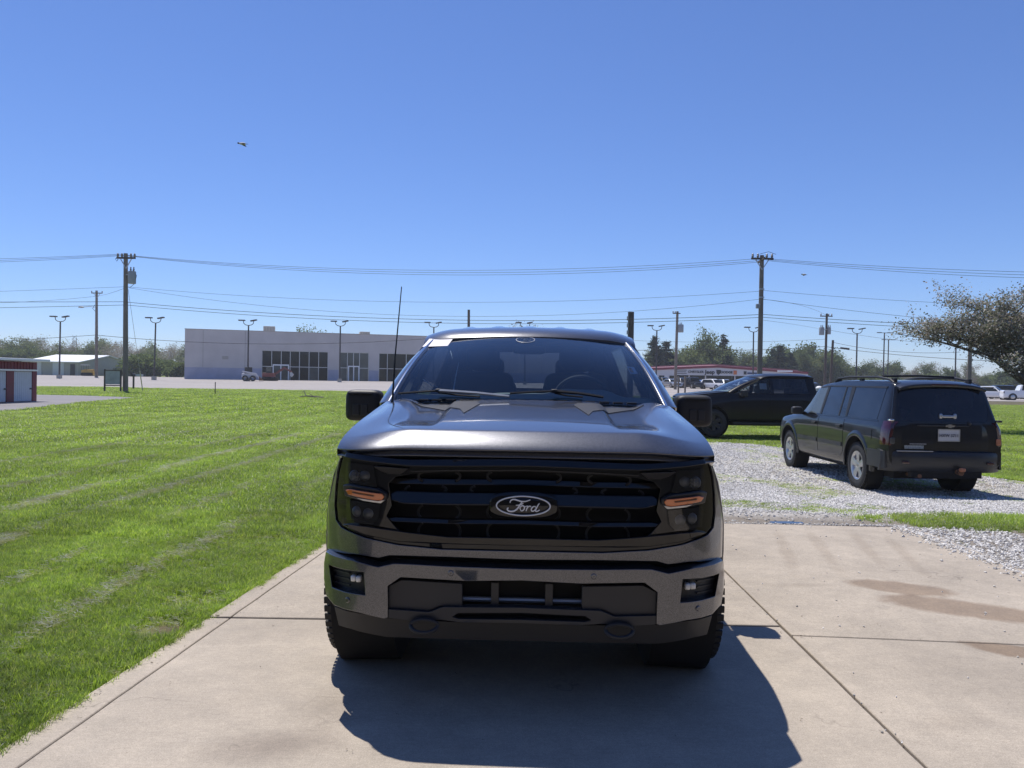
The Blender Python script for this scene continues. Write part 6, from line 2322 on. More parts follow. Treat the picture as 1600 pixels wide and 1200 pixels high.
        def decal(pts, mat, nm, lift=.006):
            q = [on_glass(a, b, lift) for a, b in pts]
            c = sum(q, Vector()) / len(q)
            return MB().add(q + [p + Vector((0, .002, -.002)) for p in q], [tuple(range(len(q))), tuple(range(2 * len(q) - 1, len(q) - 1, -1))] + [(i, i + len(q), (i + 1) % len(q) + len(q), (i + 1) % len(q)) for i in range(len(q))]).build(nm, mat, ws, smooth=0)
        decal([(671, 530.5), (709, 529), (699.5, 541.5), (660, 543)], M_PAPER, 'paper_sheet')
        decal([(979, 574), (990.5, 575), (996.5, 585.5), (985, 585)], M_PAPER, 'sticker')
        decal([(981.5, 576), (986, 576.4), (990, 583.5), (985.6, 583.2)], mk('sticker_orange', (.5, .22, .10), .6), 'sticker_print', .009)
        M_GLINT = mk('painted_glint', (.42, .47, .50), .8, var=.3, scale=60)  # pale streaks that paint reflected glints onto the screen
        for path, w in (([(661, 593), (666, 597), (674, 602.5), (684, 605)], (.006, .004)), ([(717, 567), (715, 575), (711.5, 592), (708.5, 612)], (.002, .007)), ([(704, 549), (705.5, 555), (707, 561)], (.004, .001))):
            Q = [on_glass(a, b, .004) for a, b in path]
            n = len(Q)
            P = [[q + Vector((-(w[0] + (w[1] - w[0]) * i / (n - 1)) * .5, 0, 0)), q + Vector(((w[0] + (w[1] - w[0]) * i / (n - 1)) * .5, 0, 0))] for i, q in enumerate(Q)]
            MB().solid(P, Vector((0, .002, -.002))).build('glint_mark', M_GLINT, ws, smooth=0)
        # name oval printed at the top of the screen
        c = on_glass(821, 532, .006)
        rr_ = [on_glass(821 + 14.5 * math.cos(a), 532 + 4.3 * math.sin(a), .006) for a in np.linspace(0, 2 * math.pi, 33)]
        MB().tube(rr_, .0016, 5).build('screen_oval', M_SILVERMARK, ws)
        sl = emblem_strokes(.00033).build('screen_lettering', M_SILVERMARK, ws)
        sl.location = c
        sl.scale = (1, .4, .75)
        # steps of light at the roof lip
    return T

truck = make_pickup(PAINT_GREY, True)
truck.matrix_world = TRUCK_M
tag(truck, 'dark grey pickup truck facing the camera on the concrete pad', 'pickup truck')
# ------------------------------------------------------------------ lifted black pickup side-on behind the gravel
MARK0 = set(bpy.data.objects)
pick2 = make_pickup(PAINT_BLACK, False)
b0 = on_ground(1112, 684)
b0.y = 24.2
b0.x = sight(1112, 640).x / sight(1112, 640).y * 24.2
gz = at(1112, 685, 23.3).z
pick2.location = (b0.x - 0.85 * 1.04, 25.1, gz)
pick2.rotation_euler = (0, 0, math.radians(-90 + 3))
pick2.scale = (1.04, 1.04, 1.06)
tag(pick2, 'glossy black pickup parked side-on on the grass behind the gravel', 'pickup truck')
MB().add([(.86, 2.30, 1.42), (.86, 2.52, 1.42), (.80, 2.52, 1.60), (.80, 2.30, 1.60)], [(0, 1, 2, 3)]).build('window_paper', M_PAPER, pick2, smooth=0)
def sinks(x, y):
    return gz - ground_z(x, y)

# ------------------------------------------------------------------ dusty black SUV seen from behind
def make_suv():
    T = empty('parked_suv')
    L, RR, W = 5.28, .378, .25
    FA, RA = .88, 4.155
    ys = [0, .02, .06, .12, .2, .3, .45, .6, .75, .9, 1.05, 1.2, 1.35, 1.5, 1.7, 1.9, 2.1, 2.3, 2.5, 2.7, 2.9, 3.2, 3.6, 4.0, 4.4, 4.7, 4.85, 4.95, 5.02, 5.08, 5.13, 5.18, 5.21]
    Y = [0, .06, .2, .5, .9, 1.32, 2.02, 2.6, 3.0, 4.2, 4.80, 4.98, 5.10, 5.21]
    P = lambda v: pchip(Y, v)
    zf = P([.34, .33, .32, .32, .32, .32, .32, .32, .32, .34, .38, .40, .42, .46])
    ctrl = [(lambda y: 0.0, zf),
            (P([.60, .66, .72, .74, .75, .75, .75, .75, .75, .75, .74, .73, .72, .70]), zf),
            (P([.68, .78, .86, .90, .91, .91, .91, .91, .91, .92, .92, .91, .90, .86]), P([.42, .41, .40, .40, .40, .40, .40, .40, .40, .42, .46, .48, .50, .54])),
            (P([.70, .82, .90, .935, .945, .94, .94, .94, .94, .945, .94, .935, .92, .88]), P([.66, .68, .70, .72, .74, .76, .77, .77, .77, .78, .80, .80, .80, .80])),
            (P([.68, .80, .87, .91, .92, .925, .925, .925, .925, .925, .92, .915, .90, .86]), P([.82, .86, .90, .94, .97, 1.01, 1.03, 1.04, 1.04, 1.04, 1.04, 1.03, 1.03, 1.02])),
            (P([.62, .74, .82, .86, .87, .885, .895, .895, .895, .895, .89, .885, .87, .83]), P([.88, .95, .99, 1.02, 1.06, 1.10, 1.13, 1.13, 1.13, 1.13, 1.13, 1.12, 1.11, 1.09])),
            (P([.50, .62, .72, .78, .80, .80, .71, .715, .72, .72, .715, .71, .75, .80]), P([.90, .97, 1.01, 1.05, 1.09, 1.13, 1.62, 1.665, 1.69, 1.69, 1.675, 1.655, 1.40, 1.12])),
            (P([.40, .5, .58, .62, .62, .62, .62, .63, .64, .64, .63, .62, .60, .62]), P([.905, .98, 1.02, 1.07, 1.11, 1.16, 1.68, 1.735, 1.765, 1.765, 1.745, 1.715, 1.43, 1.14])),
            (lambda y: 0.0, P([.91, .985, 1.03, 1.08, 1.12, 1.18, 1.70, 1.76, 1.785, 1.785, 1.765, 1.73, 1.44, 1.15]))]
    mb, x_at = loft(ys, ctrl, 4)
    body = mb.build('body', PAINT_SUV, T, smooth=0)
    boolean_cut(body, [arch_cutter(s * .95, y, RR + .03, RR + .075, .60) for s in (-1, 1) for y in (FA, RA)])
    for s in (-1, 1):
        for y in (FA, RA):
            MB().lathe([(s * .64, .02), (s * .64, RR + .06), (s * .90, RR + .07)], 30, 'X', (0, y, RR + .03)).build('arch_liner', M_VOID, T)
            wheel(T, s * .80, y, RR, W, .225, M_ALLOY, 5, 40)
            # flared arch
            fl_ = MB()
            Pq = []
            for k in range(21):
                a = math.radians(-8 + 196 * k / 20)
                row = []
                for (r_, o_) in ((RR + .075, .012), (RR + .10, .022), (RR + .145, .012), (RR + .165, .0)):
                    yy, zz = y + r_ * math.cos(a), RR + .03 + r_ * math.sin(a)
                    row.append(Vector((s * (x_at(yy, max(zz, .42)) + o_), yy, zz)))
                Pq.append(row)
            fl_.solid(Pq, Vector((-s * .03, 0, 0))).build('wheel_arch', PAINT_SUV, T, smooth=50)
        # doors
        for (y0, y1, name) in ((1.40, 2.46, 'door'), (2.48, 3.62, 'door')):
            bot = [(y0, .47), (y1, .47)] if y0 < 2 else [(y0, .47), (3.50, .47), (y1, .56)]
            d = side_patch(MB(), s, x_at, [(y0, 1.105), (y1, 1.105)], bot, 8, 10, .005).build(name, PAINT_SUV, T, smooth=40)
            MB().box((s * (x_at(y1 - .18, .98) + .024), y1 - .17, .985), (.035, .19, .045)).build('door_handle', M_PLASTIC, d, smooth=35, bevel=.01)
            side_patch(MB(), s, x_at, [(y0 + .02, .71), (y1 - .04, .71)], [(y0 + .02, .64), (y1 - .04, .64)], 6, 2, .016, .01).build('side_moulding', M_GREYPLASTIC, d, smooth=40)
        for (top, bot, gm) in (([(2.05, 1.62), (2.42, 1.64)], [(1.50, 1.16), (2.44, 1.155)], M_GREYGLASS), ([(2.54, 1.64), (3.28, 1.655)], [(2.54, 1.155), (3.30, 1.155)], M_SUVGLASS),
                               ([(3.34, 1.655), (3.52, 1.655)], [(3.36, 1.155), (3.60, 1.155)], M_SUVGLASS), ([(3.68, 1.65), (4.80, 1.64)], [(3.68, 1.155), (4.80, 1.155)], M_SUVGLASS)):
            side_patch(MB(), s, x_at, top, bot, 6, 6, .004, .004).build('side_window', gm, T, smooth=50)
        for (top, bot) in (([(2.425, 1.64), (2.535, 1.64)], [(2.445, 1.155), (2.535, 1.155)]), ([(3.285, 1.655), (3.335, 1.655)], [(3.305, 1.155), (3.355, 1.155)]), ([(3.525, 1.655), (3.675, 1.655)], [(3.605, 1.155), (3.675, 1.155)])):
            side_patch(MB(), s, x_at, top, bot, 2, 6, .010, .004).build('window_pillar', M_PLASTIC, T, smooth=50)
        side_patch(MB(), s, x_at, [(2.03, 1.645), (2.5, 1.675), (4.82, 1.675)], [(2.03, 1.622), (2.5, 1.655), (4.82, 1.645)], 12, 1, .010, .004).build('window_rail', M_PLASTIC, T, smooth=50)
        side_patch(MB(), s, x_at, [(1.45, 1.145), (4.86, 1.145)], [(1.45, 1.13), (4.86, 1.13)], 16, 1, .008).build('window_trim', M_GLOSS, T, smooth=40)
        # mirror
        m = superbox((s * 1.055, 1.66, 1.18), (.105, .075, .075), 4).build('side_mirror', M_PLASTIC, T)
        MB().bar((s * .98, 1.64, 1.14), (s * .88, 1.58, 1.13), .08, .06).build('mirror_arm', M_PLASTIC, m, smooth=35)
        # roof rail
        rl = MB().tube([(s * .64, 2.55, 1.74), (s * .64, 2.68, 1.80), (s * .645, 3.2, 1.825), (s * .64, 4.3, 1.82), (s * .64, 4.72, 1.78), (s * .64, 4.85, 1.73)], [.018, .02, .02, .02, .02, .018], 8).build('roof_rail', M_PLASTIC, T)
        for yy in (2.62, 3.6, 4.78):
            MB().box((s * .60, yy, 1.765), (.05, .10, .07)).build('rail_foot', M_PLASTIC, rl, smooth=0)
        # rear lamp: tall unit wrapped round the corner
        Pq = []
        for i in range(9):
            z = 1.15 - .36 * i / 8
            row = []
            for j in range(9):
                t = j / 8
                yy = 5.02 + .19 * min(1, t * 1.5)
                xx = x_at(min(yy, 5.2), z) + .006
                if t > .6:
                    xx -= (t - .6) * .10
                    yy = 5.212 + (t - .6) * .05
                row.append(Vector((s * xx, yy, z)))
            Pq.append(row)
        tlp = MB().solid(Pq, Vector((-s * .02, -.02, 0))).build('tail_light', M_REDLENS, T, smooth=50)
        superbox((s * .845, 5.20, 1.170), (.042, .035, .016), 4).build('lamp_cap', M_CHROME if s > 0 else M_PLASTIC, tlp)
        superbox((s * .83, 5.222, .86), (.040, .012, .05), 4).build('reverse_lamp', M_AMBERDARK if s < 0 else M_SMOKEGREY, tlp)
        superbox((s * .66, 5.315, .545), (.055, .012, .022), 4).build('bumper_reflector', M_REDLENS, T)
    MB().tube([(-.60, 4.36, 1.835), (0, 4.36, 1.85), (.60, 4.36, 1.835)], .016, 8).build('roof_crossbar', M_PLASTIC, T)
    # tailgate glass, built on the sloping back
    back_y = pchip([.60, .80, 1.02, 1.12, 1.30, 1.55, 1.66, 1.70], [5.240, 5.240, 5.235, 5.225, 5.175, 5.095, 5.060, 5.04])
    def back(u, z, off):
        hw = float(np.interp(z, [.55, 1.10, 1.66], [.81, .815, .69]))
        return Vector((u * hw, back_y(z) - .06 * u ** 4 + off, z))
    Gq = [[back(-1 + 2 * j / 24, .60 + (1.675 - .60) * i / 20, .0) for j in range(25)] for i in range(21)]
    tg = MB().solid(Gq, Vector((0, -.05, 0))).build('tailgate', PAINT_SUV, T, smooth=50)
    Gg = [[back((-1 + 2 * j / 24) * 1.03, 1.155 + (1.66 - 1.155) * i / 12, .010) for j in range(25)] for i in range(13)]
    MB().solid(Gg, Vector((0, -.012, 0))).build('rear_window', M_SUVGLASS, tg, smooth=60)
    # spoiler with high brake light
    SP = [[Vector((x, yy, zz - .03 * (x / .62) ** 2 - .02 * (abs(x) / .62) ** 6)) for x in np.linspace(-.68, .68, 21)] for yy, zz in ((4.72, 1.782), (4.95, 1.765), (5.12, 1.725), (5.135, 1.705))]
    sp = MB().solid(SP, Vector((0, -.02, -.03))).build('roof_spoiler', PAINT_SUV, T, smooth=50, bevel=.004)
    MB().box((-.02, 5.140, 1.710), (.42, .02, .022)).build('high_brake_light', M_REDLENS, sp, smooth=0, bevel=.004)
    # handle, wiper, plate, script badge
    gh = superbox((-.03, 5.225, 1.235), (.10, .022, .022), 3).build('tailgate_handle', M_ALLOY, tg)
    for dx in (-.11, .11):
        superbox((-.03 + dx, 5.22, 1.24), (.025, .025, .040), 3).build('handle_end', M_ALLOY, gh)
    wp = MB().tube([(-.36, 5.225, 1.155), (-.32, 5.20, 1.195), (-.16, 5.20, 1.195)], .008, 6).build('rear_wiper', M_GREYPLASTIC, tg)
    MB().tube([(-.10, 5.205, 1.18), (-.36, 5.20, 1.205), (-.66, 5.18, 1.20)], .006, 6).build('wiper_blade', M_GREYPLASTIC, wp)
    MB().ball((-.37, 5.225, 1.135), (.03, .03, .03), 10, 6).build('wiper_hub', M_GREYPLASTIC, wp)
    MB().box((.05, 5.245, 1.095), (.80, .02, .018)).build('trim_strip', M_GREYPLASTIC, tg, smooth=0, bevel=.004)
    # bow-tie badge
    bt = MB()
    o_ = [(-.065, -.014), (-.03, -.014), (-.03, -.026), (.03, -.026), (.03, -.014), (.075, -.014), (.065, .014), (.03, .014), (.03, .026), (-.03, .026), (-.03, .014), (-.075, .014)]
    n = len(o_)
    bt.add([(-.05 + x, 5.262, 1.093 + z) for x, z in o_] + [(-.05 + x, 5.245, 1.093 + z) for x, z in o_], [tuple(range(n)), tuple(range(2 * n - 1, n - 1, -1))] + [(i, i + n, (i + 1) % n + n, (i + 1) % n) for i in range(n)])
    bt.build('badge', M_CHROME, tg, smooth=0)
    pz = .955
    lp = MB().box((-.035, 5.250, pz), (.335, .012, .170)).build('licence_plate', M_PLATE, T, smooth=0, bevel=.003)
    MB().box((-.035, 5.255, pz + .088), (.345, .014, .010)).box((-.035, 5.255, pz - .088), (.345, .014, .010)).box((-.202, 5.255, pz), (.010, .014, .186)).box((.132, 5.255, pz), (.010, .014, .186)).build('plate_frame', M_ALLOY, lp, smooth=0)
    me = text_mesh('HXW 3711', .064, .006, .0, 1.0)
    me.materials.clear(); me.materials.append(M_PLATEINK)
    q = link('plate_number', me, lp)
    q.rotation_euler = (0, 0, math.pi)
    q.location = (-.035, 5.262, pz - .006)
    # sticker low on the left of the tailgate
    MB().box((.50, 5.244, .77), (.30, .006, .052)).build('tailgate_sticker', mk('sticker_grey', (.30, .31, .29), .6, var=.35, scale=40), tg, smooth=0)
    MB().box((.44, 5.244, .818), (.26, .006, .020)).build('tailgate_lettering', mk('sticker_grey_dark', (.16, .16, .16), .6, var=.5, scale=60), tg, smooth=0)
    # bumper with step
    Bq = []
    for (z, o1) in ((.72, .0), (.70, .065), (.66, .085), (.60, .085), (.52, .080), (.46, .060), (.40, .02)):
        row = []
        for j in range(29):
            u = -1 + 2 * j / 28
            row.append(Vector((u * .945, 5.245 + o1 - .23 * abs(u) ** 5, z)))
        Bq.append(row)
    bp = MB().solid(Bq, Vector((0, -.06, 0))).build('rear_bumper', M_BUMPERSUV, T, smooth=45)
    for s in (-1, 1):
        Pq = [[Vector((s * (x_at(yy, .6) + .022), yy, z)) for yy in np.linspace(4.62, 5.16, 8)] for z in (.70, .56, .44)]
        MB().solid(Pq, Vector((-s * .03, 0, 0))).build('bumper_corner', M_BUMPERSUV, bp, smooth=40)
    MB().box((.52, 5.305, .716), (.56, .05, .012)).build('step_plate', M_ALLOY, bp, smooth=0, bevel=.004)
    hi = MB().box((.0, 5.22, .37), (1.1, .10, .10)).build('tow_bar', M_VOID, T, smooth=0)
    MB().tube([(-.17, 5.26, .42), (-.17, 5.38, .41)], .045, 12).build('hitch_receiver', M_RUST, hi)
    superbox((-.17, 5.40, .455), (.05, .03, .03), 3).build('hitch_cap', M_AMBERDARK, hi)
    MB().tube([(.42, 4.9, .33), (.42, 5.28, .34)], .032, 12).build('exhaust_pipe', M_RUST, T)
    MB().box((0, 2.8, .33), (1.3, 4.2, .14)).tube([(-.7, RA, RR), (.7, RA, RR)], .06, 8).build('underbody', M_VOID, T, smooth=0)
    # windscreen, lamps and grille at the front end
    def scr(u, v):
        y0, z0, w0 = 1.36 + .06 * u * u, 1.185 - .03 * u * u, .76
        y1, z1, w1 = 1.98 + .05 * u * u, 1.685 - .02 * u * u, .62
        return Vector((u * (w0 + (w1 - w0) * v), y0 + (y1 - y0) * v - .012, z0 + (z1 - z0) * v + .012))
    MB().solid([[scr(-1 + 2 * j / 12, i / 6) for j in range(13)] for i in range(7)], Vector((0, .01, -.008))).build('windscreen', M_SUVGLASS, T, smooth=60)
    for s in (-1, 1):
        superbox((s * .66, .07, .78), (.16, .07, .08), 4).build('headlight', M_CLEARLENS, T)
        MB().box((s * .42, 5.0, 1.5), (.001, .001, .001))
    superbox((0, .02, .72), (.46, .05, .10), 5).build('grille', M_PLASTIC, T)
    superbox((0, .03, .48), (.80, .10, .11), 5).build('front_bumper', M_BUMPERSUV, T)
    # fuel door
    s = 1
    side_patch(MB(), s, x_at, [(4.55, 1.0), (4.73, 1.0)], [(4.55, .84), (4.73, .84)], 4, 4, .005).build('fuel_door', PAINT_SUV, T, smooth=40)
    return T
M_SUVGLASS = mk('dusty_tinted_glass', (0.010, 0.012, 0.018), 0.05, var=0.5, scale=2.5, rvar=0.03)
M_SMOKEGREY = mk('smoked_grey_lens', (0.05, 0.05, 0.05), 0.15, var=.2)
M_BUMPERSUV = mk('faded_dark_bumper', (0.014, 0.015, 0.020), 0.42, var=0.25, scale=3)
M_AMBERDARK = mk('faded_orange_cap', (0.36, 0.14, 0.07), 0.5, var=.3, scale=20)
suv = make_suv()
rl, fr_ = on_ground(1352, 763), on_ground(1240, 731)
SUV_YAW = math.radians(180 - 0.6)
suv.rotation_euler = (0, 0, SUV_YAW)
suv.scale = (1, 1, 1.05)
# left rear wheel stands where the photograph has it
Rz = Matrix.Rotation(SUV_YAW, 3, 'Z')
target = Vector((5.98, 13.15, 0))
off_ = Rz @ Vector((.86, 4.155, 0))
suv.location = (target.x - off_.x, target.y - off_.y, ground_z(6.8, 14.5) - .012)
tag(suv, 'dusty black SUV seen from behind, parked on the gravel', 'SUV')

# ------------------------------------------------------------------ cars parked far off
def make_car(name, label, paint, px, depth, yaw, kind='suv', group=None, z=None):
    T = empty(name)
    spec = dict(suv=(4.5, 1.85, 1.68, .36, .95, 1.02), sedan=(4.6, 1.80, 1.45, .33, .85, .95), pickup=(5.5, 1.98, 1.88, .40, 1.05, 1.18), jeep=(4.3, 1.85, 1.83, .40, 1.05, 1.12))[kind]
    Lc, Wc, Hc, R, hood, belt = spec
    hw = Wc / 2
    if kind == 'pickup':
        Y = [0, .1, .4, 1.3, 2.0, 2.3, 3.6, 3.75, 3.85, Lc - .1, Lc]
        top = [.80, 1.0, hood, belt, 1.75, Hc, Hc - .02, Hc - .2, 1.22, 1.22, 1.1]
        tw = [.7, .85, .88, .90, .70, .70, .70, .72, .92, .92, .88]
    elif kind == 'jeep':
        Y = [0, .05, .3, 1.35, 1.62, 1.8, 3.9, 4.05, 4.2, Lc - .05, Lc]
        top = [.80, .98, hood, belt, 1.7, Hc, Hc, Hc - .02, Hc - .08, 1.3, 1.0]
        tw = [.75, .85, .85, .88, .78, .76, .76, .76, .76, .84, .84]
    else:
        r_ = .94 if kind == 'suv' else .78
        Y = [0, .08, .35, 1.15, 1.9, 2.3, 3.2, Lc * r_ - .1, Lc * r_ + .1, Lc - .08, Lc]
        top = [.62, .80, hood - .06, belt + .02, Hc - .10, Hc, Hc - .02, Hc - .12, 1.12, 1.0, .8]
        tw = [.6, .78, .82, .86, .66, .66, .66, .66, .78, .82, .74]
    P = lambda v: pchip(Y, v)
    bl = [min(belt, t - .03) for t in top]
    wid = [.80, .92] + [1.0] * 7 + [.95, .88]
    ctrl = [(lambda y: 0.0, P([.28] * 11)), (P([hw * w * .8 for w in wid]), P([.28] * 11)), (P([hw * w * .97 for w in wid]), P([.38] * 11)), (P([hw * w for w in wid]), P([.66 if t > .75 else t - .12 for t in top])),
            (P([hw * w * .95 for w in wid]), P(bl)), (P([hw * w * t for w, t in zip(wid, tw)]), P([t - .02 for t in top])), (lambda y: 0.0, P(top))]
    mb, x_at = loft([Lc * i / 40 for i in range(41)], ctrl, 3)
    mb.build('body', paint, T, smooth=50)
    FA, RA = .85, Lc - .95
    for s in (-1, 1):
        for y in (FA, RA):
            w = tyre(R, .24, R * .62, 0, 24).build('wheel', M_TYRE, T)
            w.location = (s * (hw - .10), y, R)
            MB().lathe([(s * .12, .01), (s * .125, R * .55), (s * .11, R * .62)], 20, 'X').build('rim', M_ALLOY, w)
            MB().lathe([(s * (hw - .02), .02), (s * (hw + .004), R + .05)], 24, 'X', (0, y, R)).build('wheel_well', M_VOID, T)
        wz0, wz1 = belt + .03, Hc - .12
        ya, yb = Y[3] + .25, (Y[6] if kind == 'pickup' else Y[7] - .15)
        side_patch(MB(), s, x_at, [(ya + .55, wz1), (yb - .1, wz1)], [(ya, wz0), (yb, wz0)], 8, 4, .006, .004).build('side_window', M_DARKGLASS, T, smooth=50)
        superbox((s * (hw + .06), Y[3] + .35, belt + .08), (.09, .06, .07), 4, 12, 8).build('side_mirror', M_PLASTIC, T)
        superbox((s * hw * .72, .08, .76 if kind != 'pickup' else .92), (.17, .06, .075), 4, 14, 8).build('headlight', M_CLEARLENS, T)
        superbox((s * hw * .86, Lc - .05, .95), (.07, .06, .13), 4, 14, 8).build('tail_light', M_REDLENS, T)
    fz = P(top)
    g_ = []
    for i in range(7):
        v = .06 + .88 * i / 6
        y = Y[3] + (Y[4] - Y[3]) * v
        ww = hw * (P(tw)(y)) * .93
        g_.append([Vector((-ww + 2 * ww * j / 10, y - .02, fz(y) + .012)) for j in range(11)])
    MB().solid(g_, Vector((0, .02, -.02))).build('windscreen', M_DARKGLASS, T, smooth=60)
    if kind in ('suv', 'sedan', 'jeep'):
        g_ = []
        y0, y1 = (Y[7], Y[8])
        for i in range(5):
            v = .1 + .75 * i / 4
            y = y0 + (y1 - y0) * v
            ww = hw * P(tw)(y) * .9
            g_.append([Vector((-ww + 2 * ww * j / 8, y + .015, fz(y) + .012)) for j in range(9)])
        MB().solid(g_, Vector((0, -.02, -.02))).build('rear_window', M_DARKGLASS, T, smooth=60)
    superbox((0, .0, .62), (hw * .5, .04, .12), 5, 16, 8).build('grille', M_GLOSS, T)
    b = gpt(px, depth)
    if z is not None:
        b.z = z
    Rm = Matrix.Rotation(yaw, 3, 'Z')
    c = Rm @ Vector((0, Lc / 2, 0))
    T.location = (b.x - c.x, b.y - c.y, b.z - .01)
    T.rotation_euler = (0, 0, yaw)
    tag(T, label, 'car' if kind != 'pickup' else 'pickup truck', group)
    return T
PW = paint_mat('white_car_paint', (.78, .78, .79), 0, .3, .02)
PS = paint_mat('silver_car_paint', (.42, .43, .45), .7, .35, .2)
PB = paint_mat('blue_car_paint', (.025, .08, .26), .4, .35, .2)
PK = paint_mat('black_car_paint', (.012, .012, .014), .2, .35, .2)
PD = paint_mat('charcoal_car_paint', (.06, .06, .065), .5, .35, .2)
G1 = 'cars lined up before the dealership'
make_car('parked_car', 'black car at the left end of the dealership row', PK, 1037, 128, .35, 'suv', G1)
make_car('parked_car', 'silver car left of the transformer pole in the dealership row', PS, 1049, 124, .30, 'sedan', G1)
make_car('parked_car', 'charcoal car just right of the transformer pole in the row', PD, 1066, 127, .30, 'suv', G1)
make_car('parked_car', 'boxy black off-roader between the wooden posts and a blue car', PK, 1083, 124, .25, 'jeep', G1)
make_car('parked_car', 'bright blue car in the dealership row', PB, 1098, 126, .30, 'sedan', G1)
make_car('parked_car', 'white car nearest the hood of the black pickup in the row', PW, 1115, 122, .55, 'suv', G1)
make_car('parked_car', 'silver car behind the black pickup windscreen', PS, 1133, 127, .30, 'suv', G1)
make_car('parked_car', 'white car seen through the side window of the black pickup', PW, 1172, 118, .30, 'suv', G1)
make_car('parked_car', 'dark car between the black pickup tail and the pale bollard', PD, 1271, 112, .5, 'suv', G1)
G2 = 'cars in the lot behind the blossoming tree'
make_car('parked_car', 'white SUV parked in the right lot below the blossoming tree', PW, 1551, 97, .75, 'suv', G2)
make_car('parked_car', 'black car left of the white SUV in the right lot', PK, 1527, 104, .6, 'suv', G2)
make_car('parked_car', 'white van roof behind the SUV corner in the right lot', PW, 1521, 118, 1.2, 'jeep', G2)
make_car('parked_car', 'tall dark vehicle right of the white SUV in the right lot', PK, 1577, 106, 1.3, 'jeep', G2)
make_car('parked_car', 'white pickup cut by the right picture edge', PW, 1606, 93, 1.25, 'pickup', G2)

# ------------------------------------------------------------------ machines by the store and the shed
M_MACHRED = mk('machine_red', (.17, .035, .03), .5, var=.2)
M_MACHYEL = mk('machine_yellow', (.55, .33, .05), .5, var=.15)
def track(parent, x, L, h, w):
    n = 10
    pr = [(-L / 2 + h / 2 + h / 2 * math.cos(a), h / 2 + h / 2 * math.sin(a)) for a in np.linspace(math.pi / 2, 3 * math.pi / 2, n)] + [(L / 2 - h / 2 + h / 2 * math.cos(a), h / 2 + h / 2 * math.sin(a)) for a in np.linspace(-math.pi / 2, math.pi / 2, n)]
    m = len(pr)
    return MB().add([(y, x - w / 2, z) for y, z in pr] + [(y, x + w / 2, z) for y, z in pr], [tuple(range(m)), tuple(range(2 * m - 1, m - 1, -1))] + [(i, i + m, (i + 1) % m + m, (i + 1) % m) for i in range(m)]).build('crawler_track', M_VOID, parent)
ex = empty('excavator', gpt(422, 112), 0.15)
for s in (-.75, .75):
    track(ex, s, 2.6, .6, .45)
MB().box((-.2, 0, 1.0), (2.0, 1.7, .7)).build('house', M_MACHRED, ex, smooth=0, bevel=.06)
cb_ = MB().box((-.1, -.4, 1.85), (1.0, .9, 1.1)).build('cab', M_BLACK, ex, smooth=0, bevel=.06)
MB().box((-.1, -.86, 1.95), (.8, .02, .7)).build('cab_window', M_GREYGLASS, cb_, smooth=0)
MB().bar((.7, .1, 1.1), (2.3, .1, 2.25), .22, .34).build('boom', M_MACHRED, ex, smooth=0)
MB().bar((2.25, .1, 2.3), (3.6, .1, 1.55), .2, .26).build('stick', M_MACHRED, ex, smooth=0)
MB().add([(3.5, -.2, 1.6), (3.9, -.2, 1.1), (3.55, -.2, .7), (3.25, -.2, 1.1), (3.5, .4, 1.6), (3.9, .4, 1.1), (3.55, .4, .7), (3.25, .4, 1.1)], [(0, 1, 2, 3), (7, 6, 5, 4), (0, 4, 5, 1), (1, 5, 6, 2), (2, 6, 7, 3), (3, 7, 4, 0)]).build('bucket', M_STEEL, ex, smooth=0)
ex.scale = (.85, .85, .85)
tag(ex, 'small red excavator before the left shop windows of the store', 'excavator')
sk = empty('skid_loader', gpt(389, 106), .3)
for (x, y) in ((-.5, -.6), (.5, -.6), (-.5, .6), (.5, .6)):
    w = tyre(.4, .3, .22, 0, 20).build('wheel', M_TYRE, sk)
    w.rotation_euler = (0, 0, math.pi / 2)
    w.location = (x, y, .4)
MB().box((0, 0, .75), (1.9, .9, .7)).build('chassis', M_OFFWHITE, sk, smooth=0, bevel=.08)
c_ = MB().box((-.1, 0, 1.5), (1.0, .85, .9)).build('cab', M_BLACK, sk, smooth=0, bevel=.06)
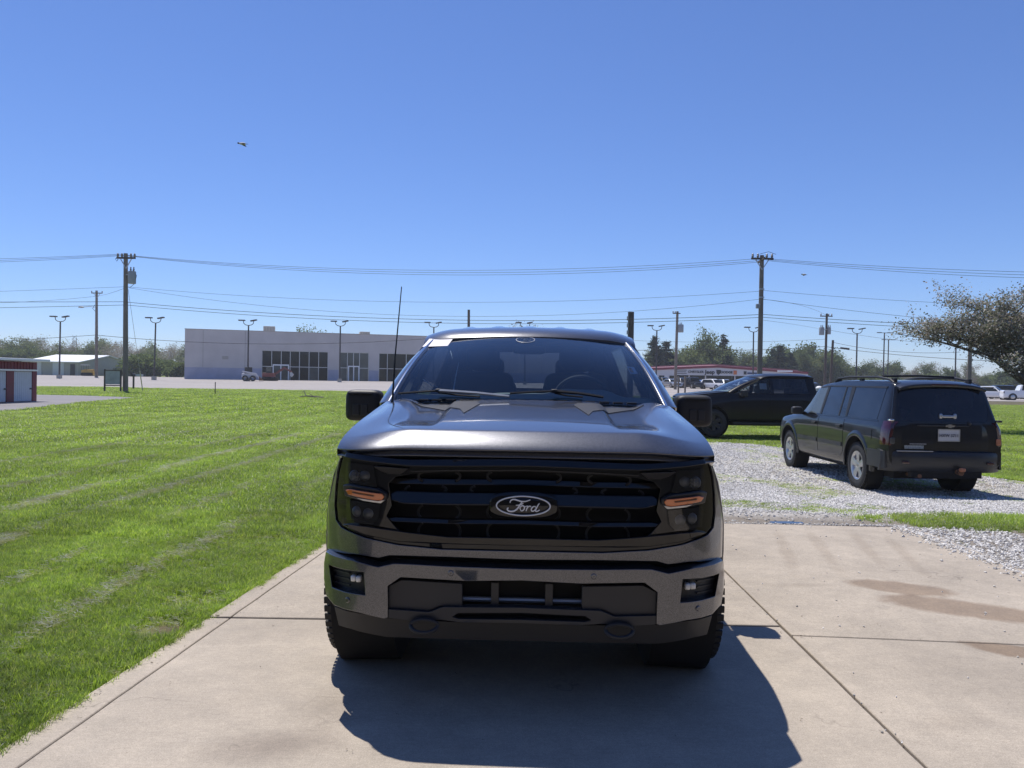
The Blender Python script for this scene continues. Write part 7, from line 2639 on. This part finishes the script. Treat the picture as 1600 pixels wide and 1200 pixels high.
for s in (-.55, .55):
    MB().bar((-.9, s, 1.35), (.9, s, 1.05), .12, .2).build('lift_arm', M_OFFWHITE, sk, smooth=0)
    MB().bar((.9, s, 1.05), (1.35, s, .35), .12, .2).build('lift_arm', M_OFFWHITE, sk, smooth=0)
MB().add([(1.3, -.85, .1), (1.9, -.85, .1), (1.35, -.85, .7), (1.3, .85, .1), (1.9, .85, .1), (1.35, .85, .7)], [(0, 1, 2), (5, 4, 3), (0, 3, 4, 1), (1, 4, 5, 2), (2, 5, 3, 0)]).build('bucket', M_RUST, sk, smooth=0)
tag(sk, 'small white skid loader at the foot of a lot light by the store', 'loader')
bd_ = empty('bulldozer', gpt(137, 133), .1)
for s in (-.9, .9):
    track(bd_, s, 3.4, .9, .5)
MB().box((.4, 0, 1.3), (2.6, 1.2, 1.1)).build('engine_hood', M_MACHYEL, bd_, smooth=0, bevel=.08)
MB().box((-1.2, 0, 1.2), (.9, 1.5, .9)).build('seat_platform', M_MACHYEL, bd_, smooth=0, bevel=.05)
for (x, y) in ((-1.5, -.7), (-1.5, .7), (-.2, -.7), (-.2, .7)):
    MB().bar((x, y, 1.5), (x, y, 3.0), .1).build('canopy_post', M_BLACK, bd_, smooth=0)
MB().box((-.85, 0, 3.05), (2.0, 1.8, .12)).build('canopy', M_WHITE, bd_, smooth=0)
MB().box((2.3, 0, .75), (.2, 3.2, 1.2)).build('blade', M_MACHYEL, bd_, smooth=0, bevel=.03)
bd_.scale = (.55, .55, .62)
tag(bd_, 'yellow bulldozer with a white canopy across the road', 'bulldozer')

# ------------------------------------------------------------------ thin spring haze over the flat land
M_HAZE = bpy.data.materials.new('thin_haze')
nt, out = nodes_of(M_HAZE)
pv = N(nt, 'ShaderNodeVolumePrincipled', Density=HAZE_DENSITY, Anisotropy=0.3)
pv.inputs['Color'].default_value = (0.90, 0.93, 1.0, 1)
nt.links.new(pv.outputs[0], out.inputs['Volume'])
hz_ = MB().box((0, 270, 6.0), (880, 660, 17.0)).build('haze', M_HAZE, smooth=0)
struct(hz_, 'stuff')
hz_['label'] = 'thin pale haze over the far trees'
hz_['category'] = 'haze'
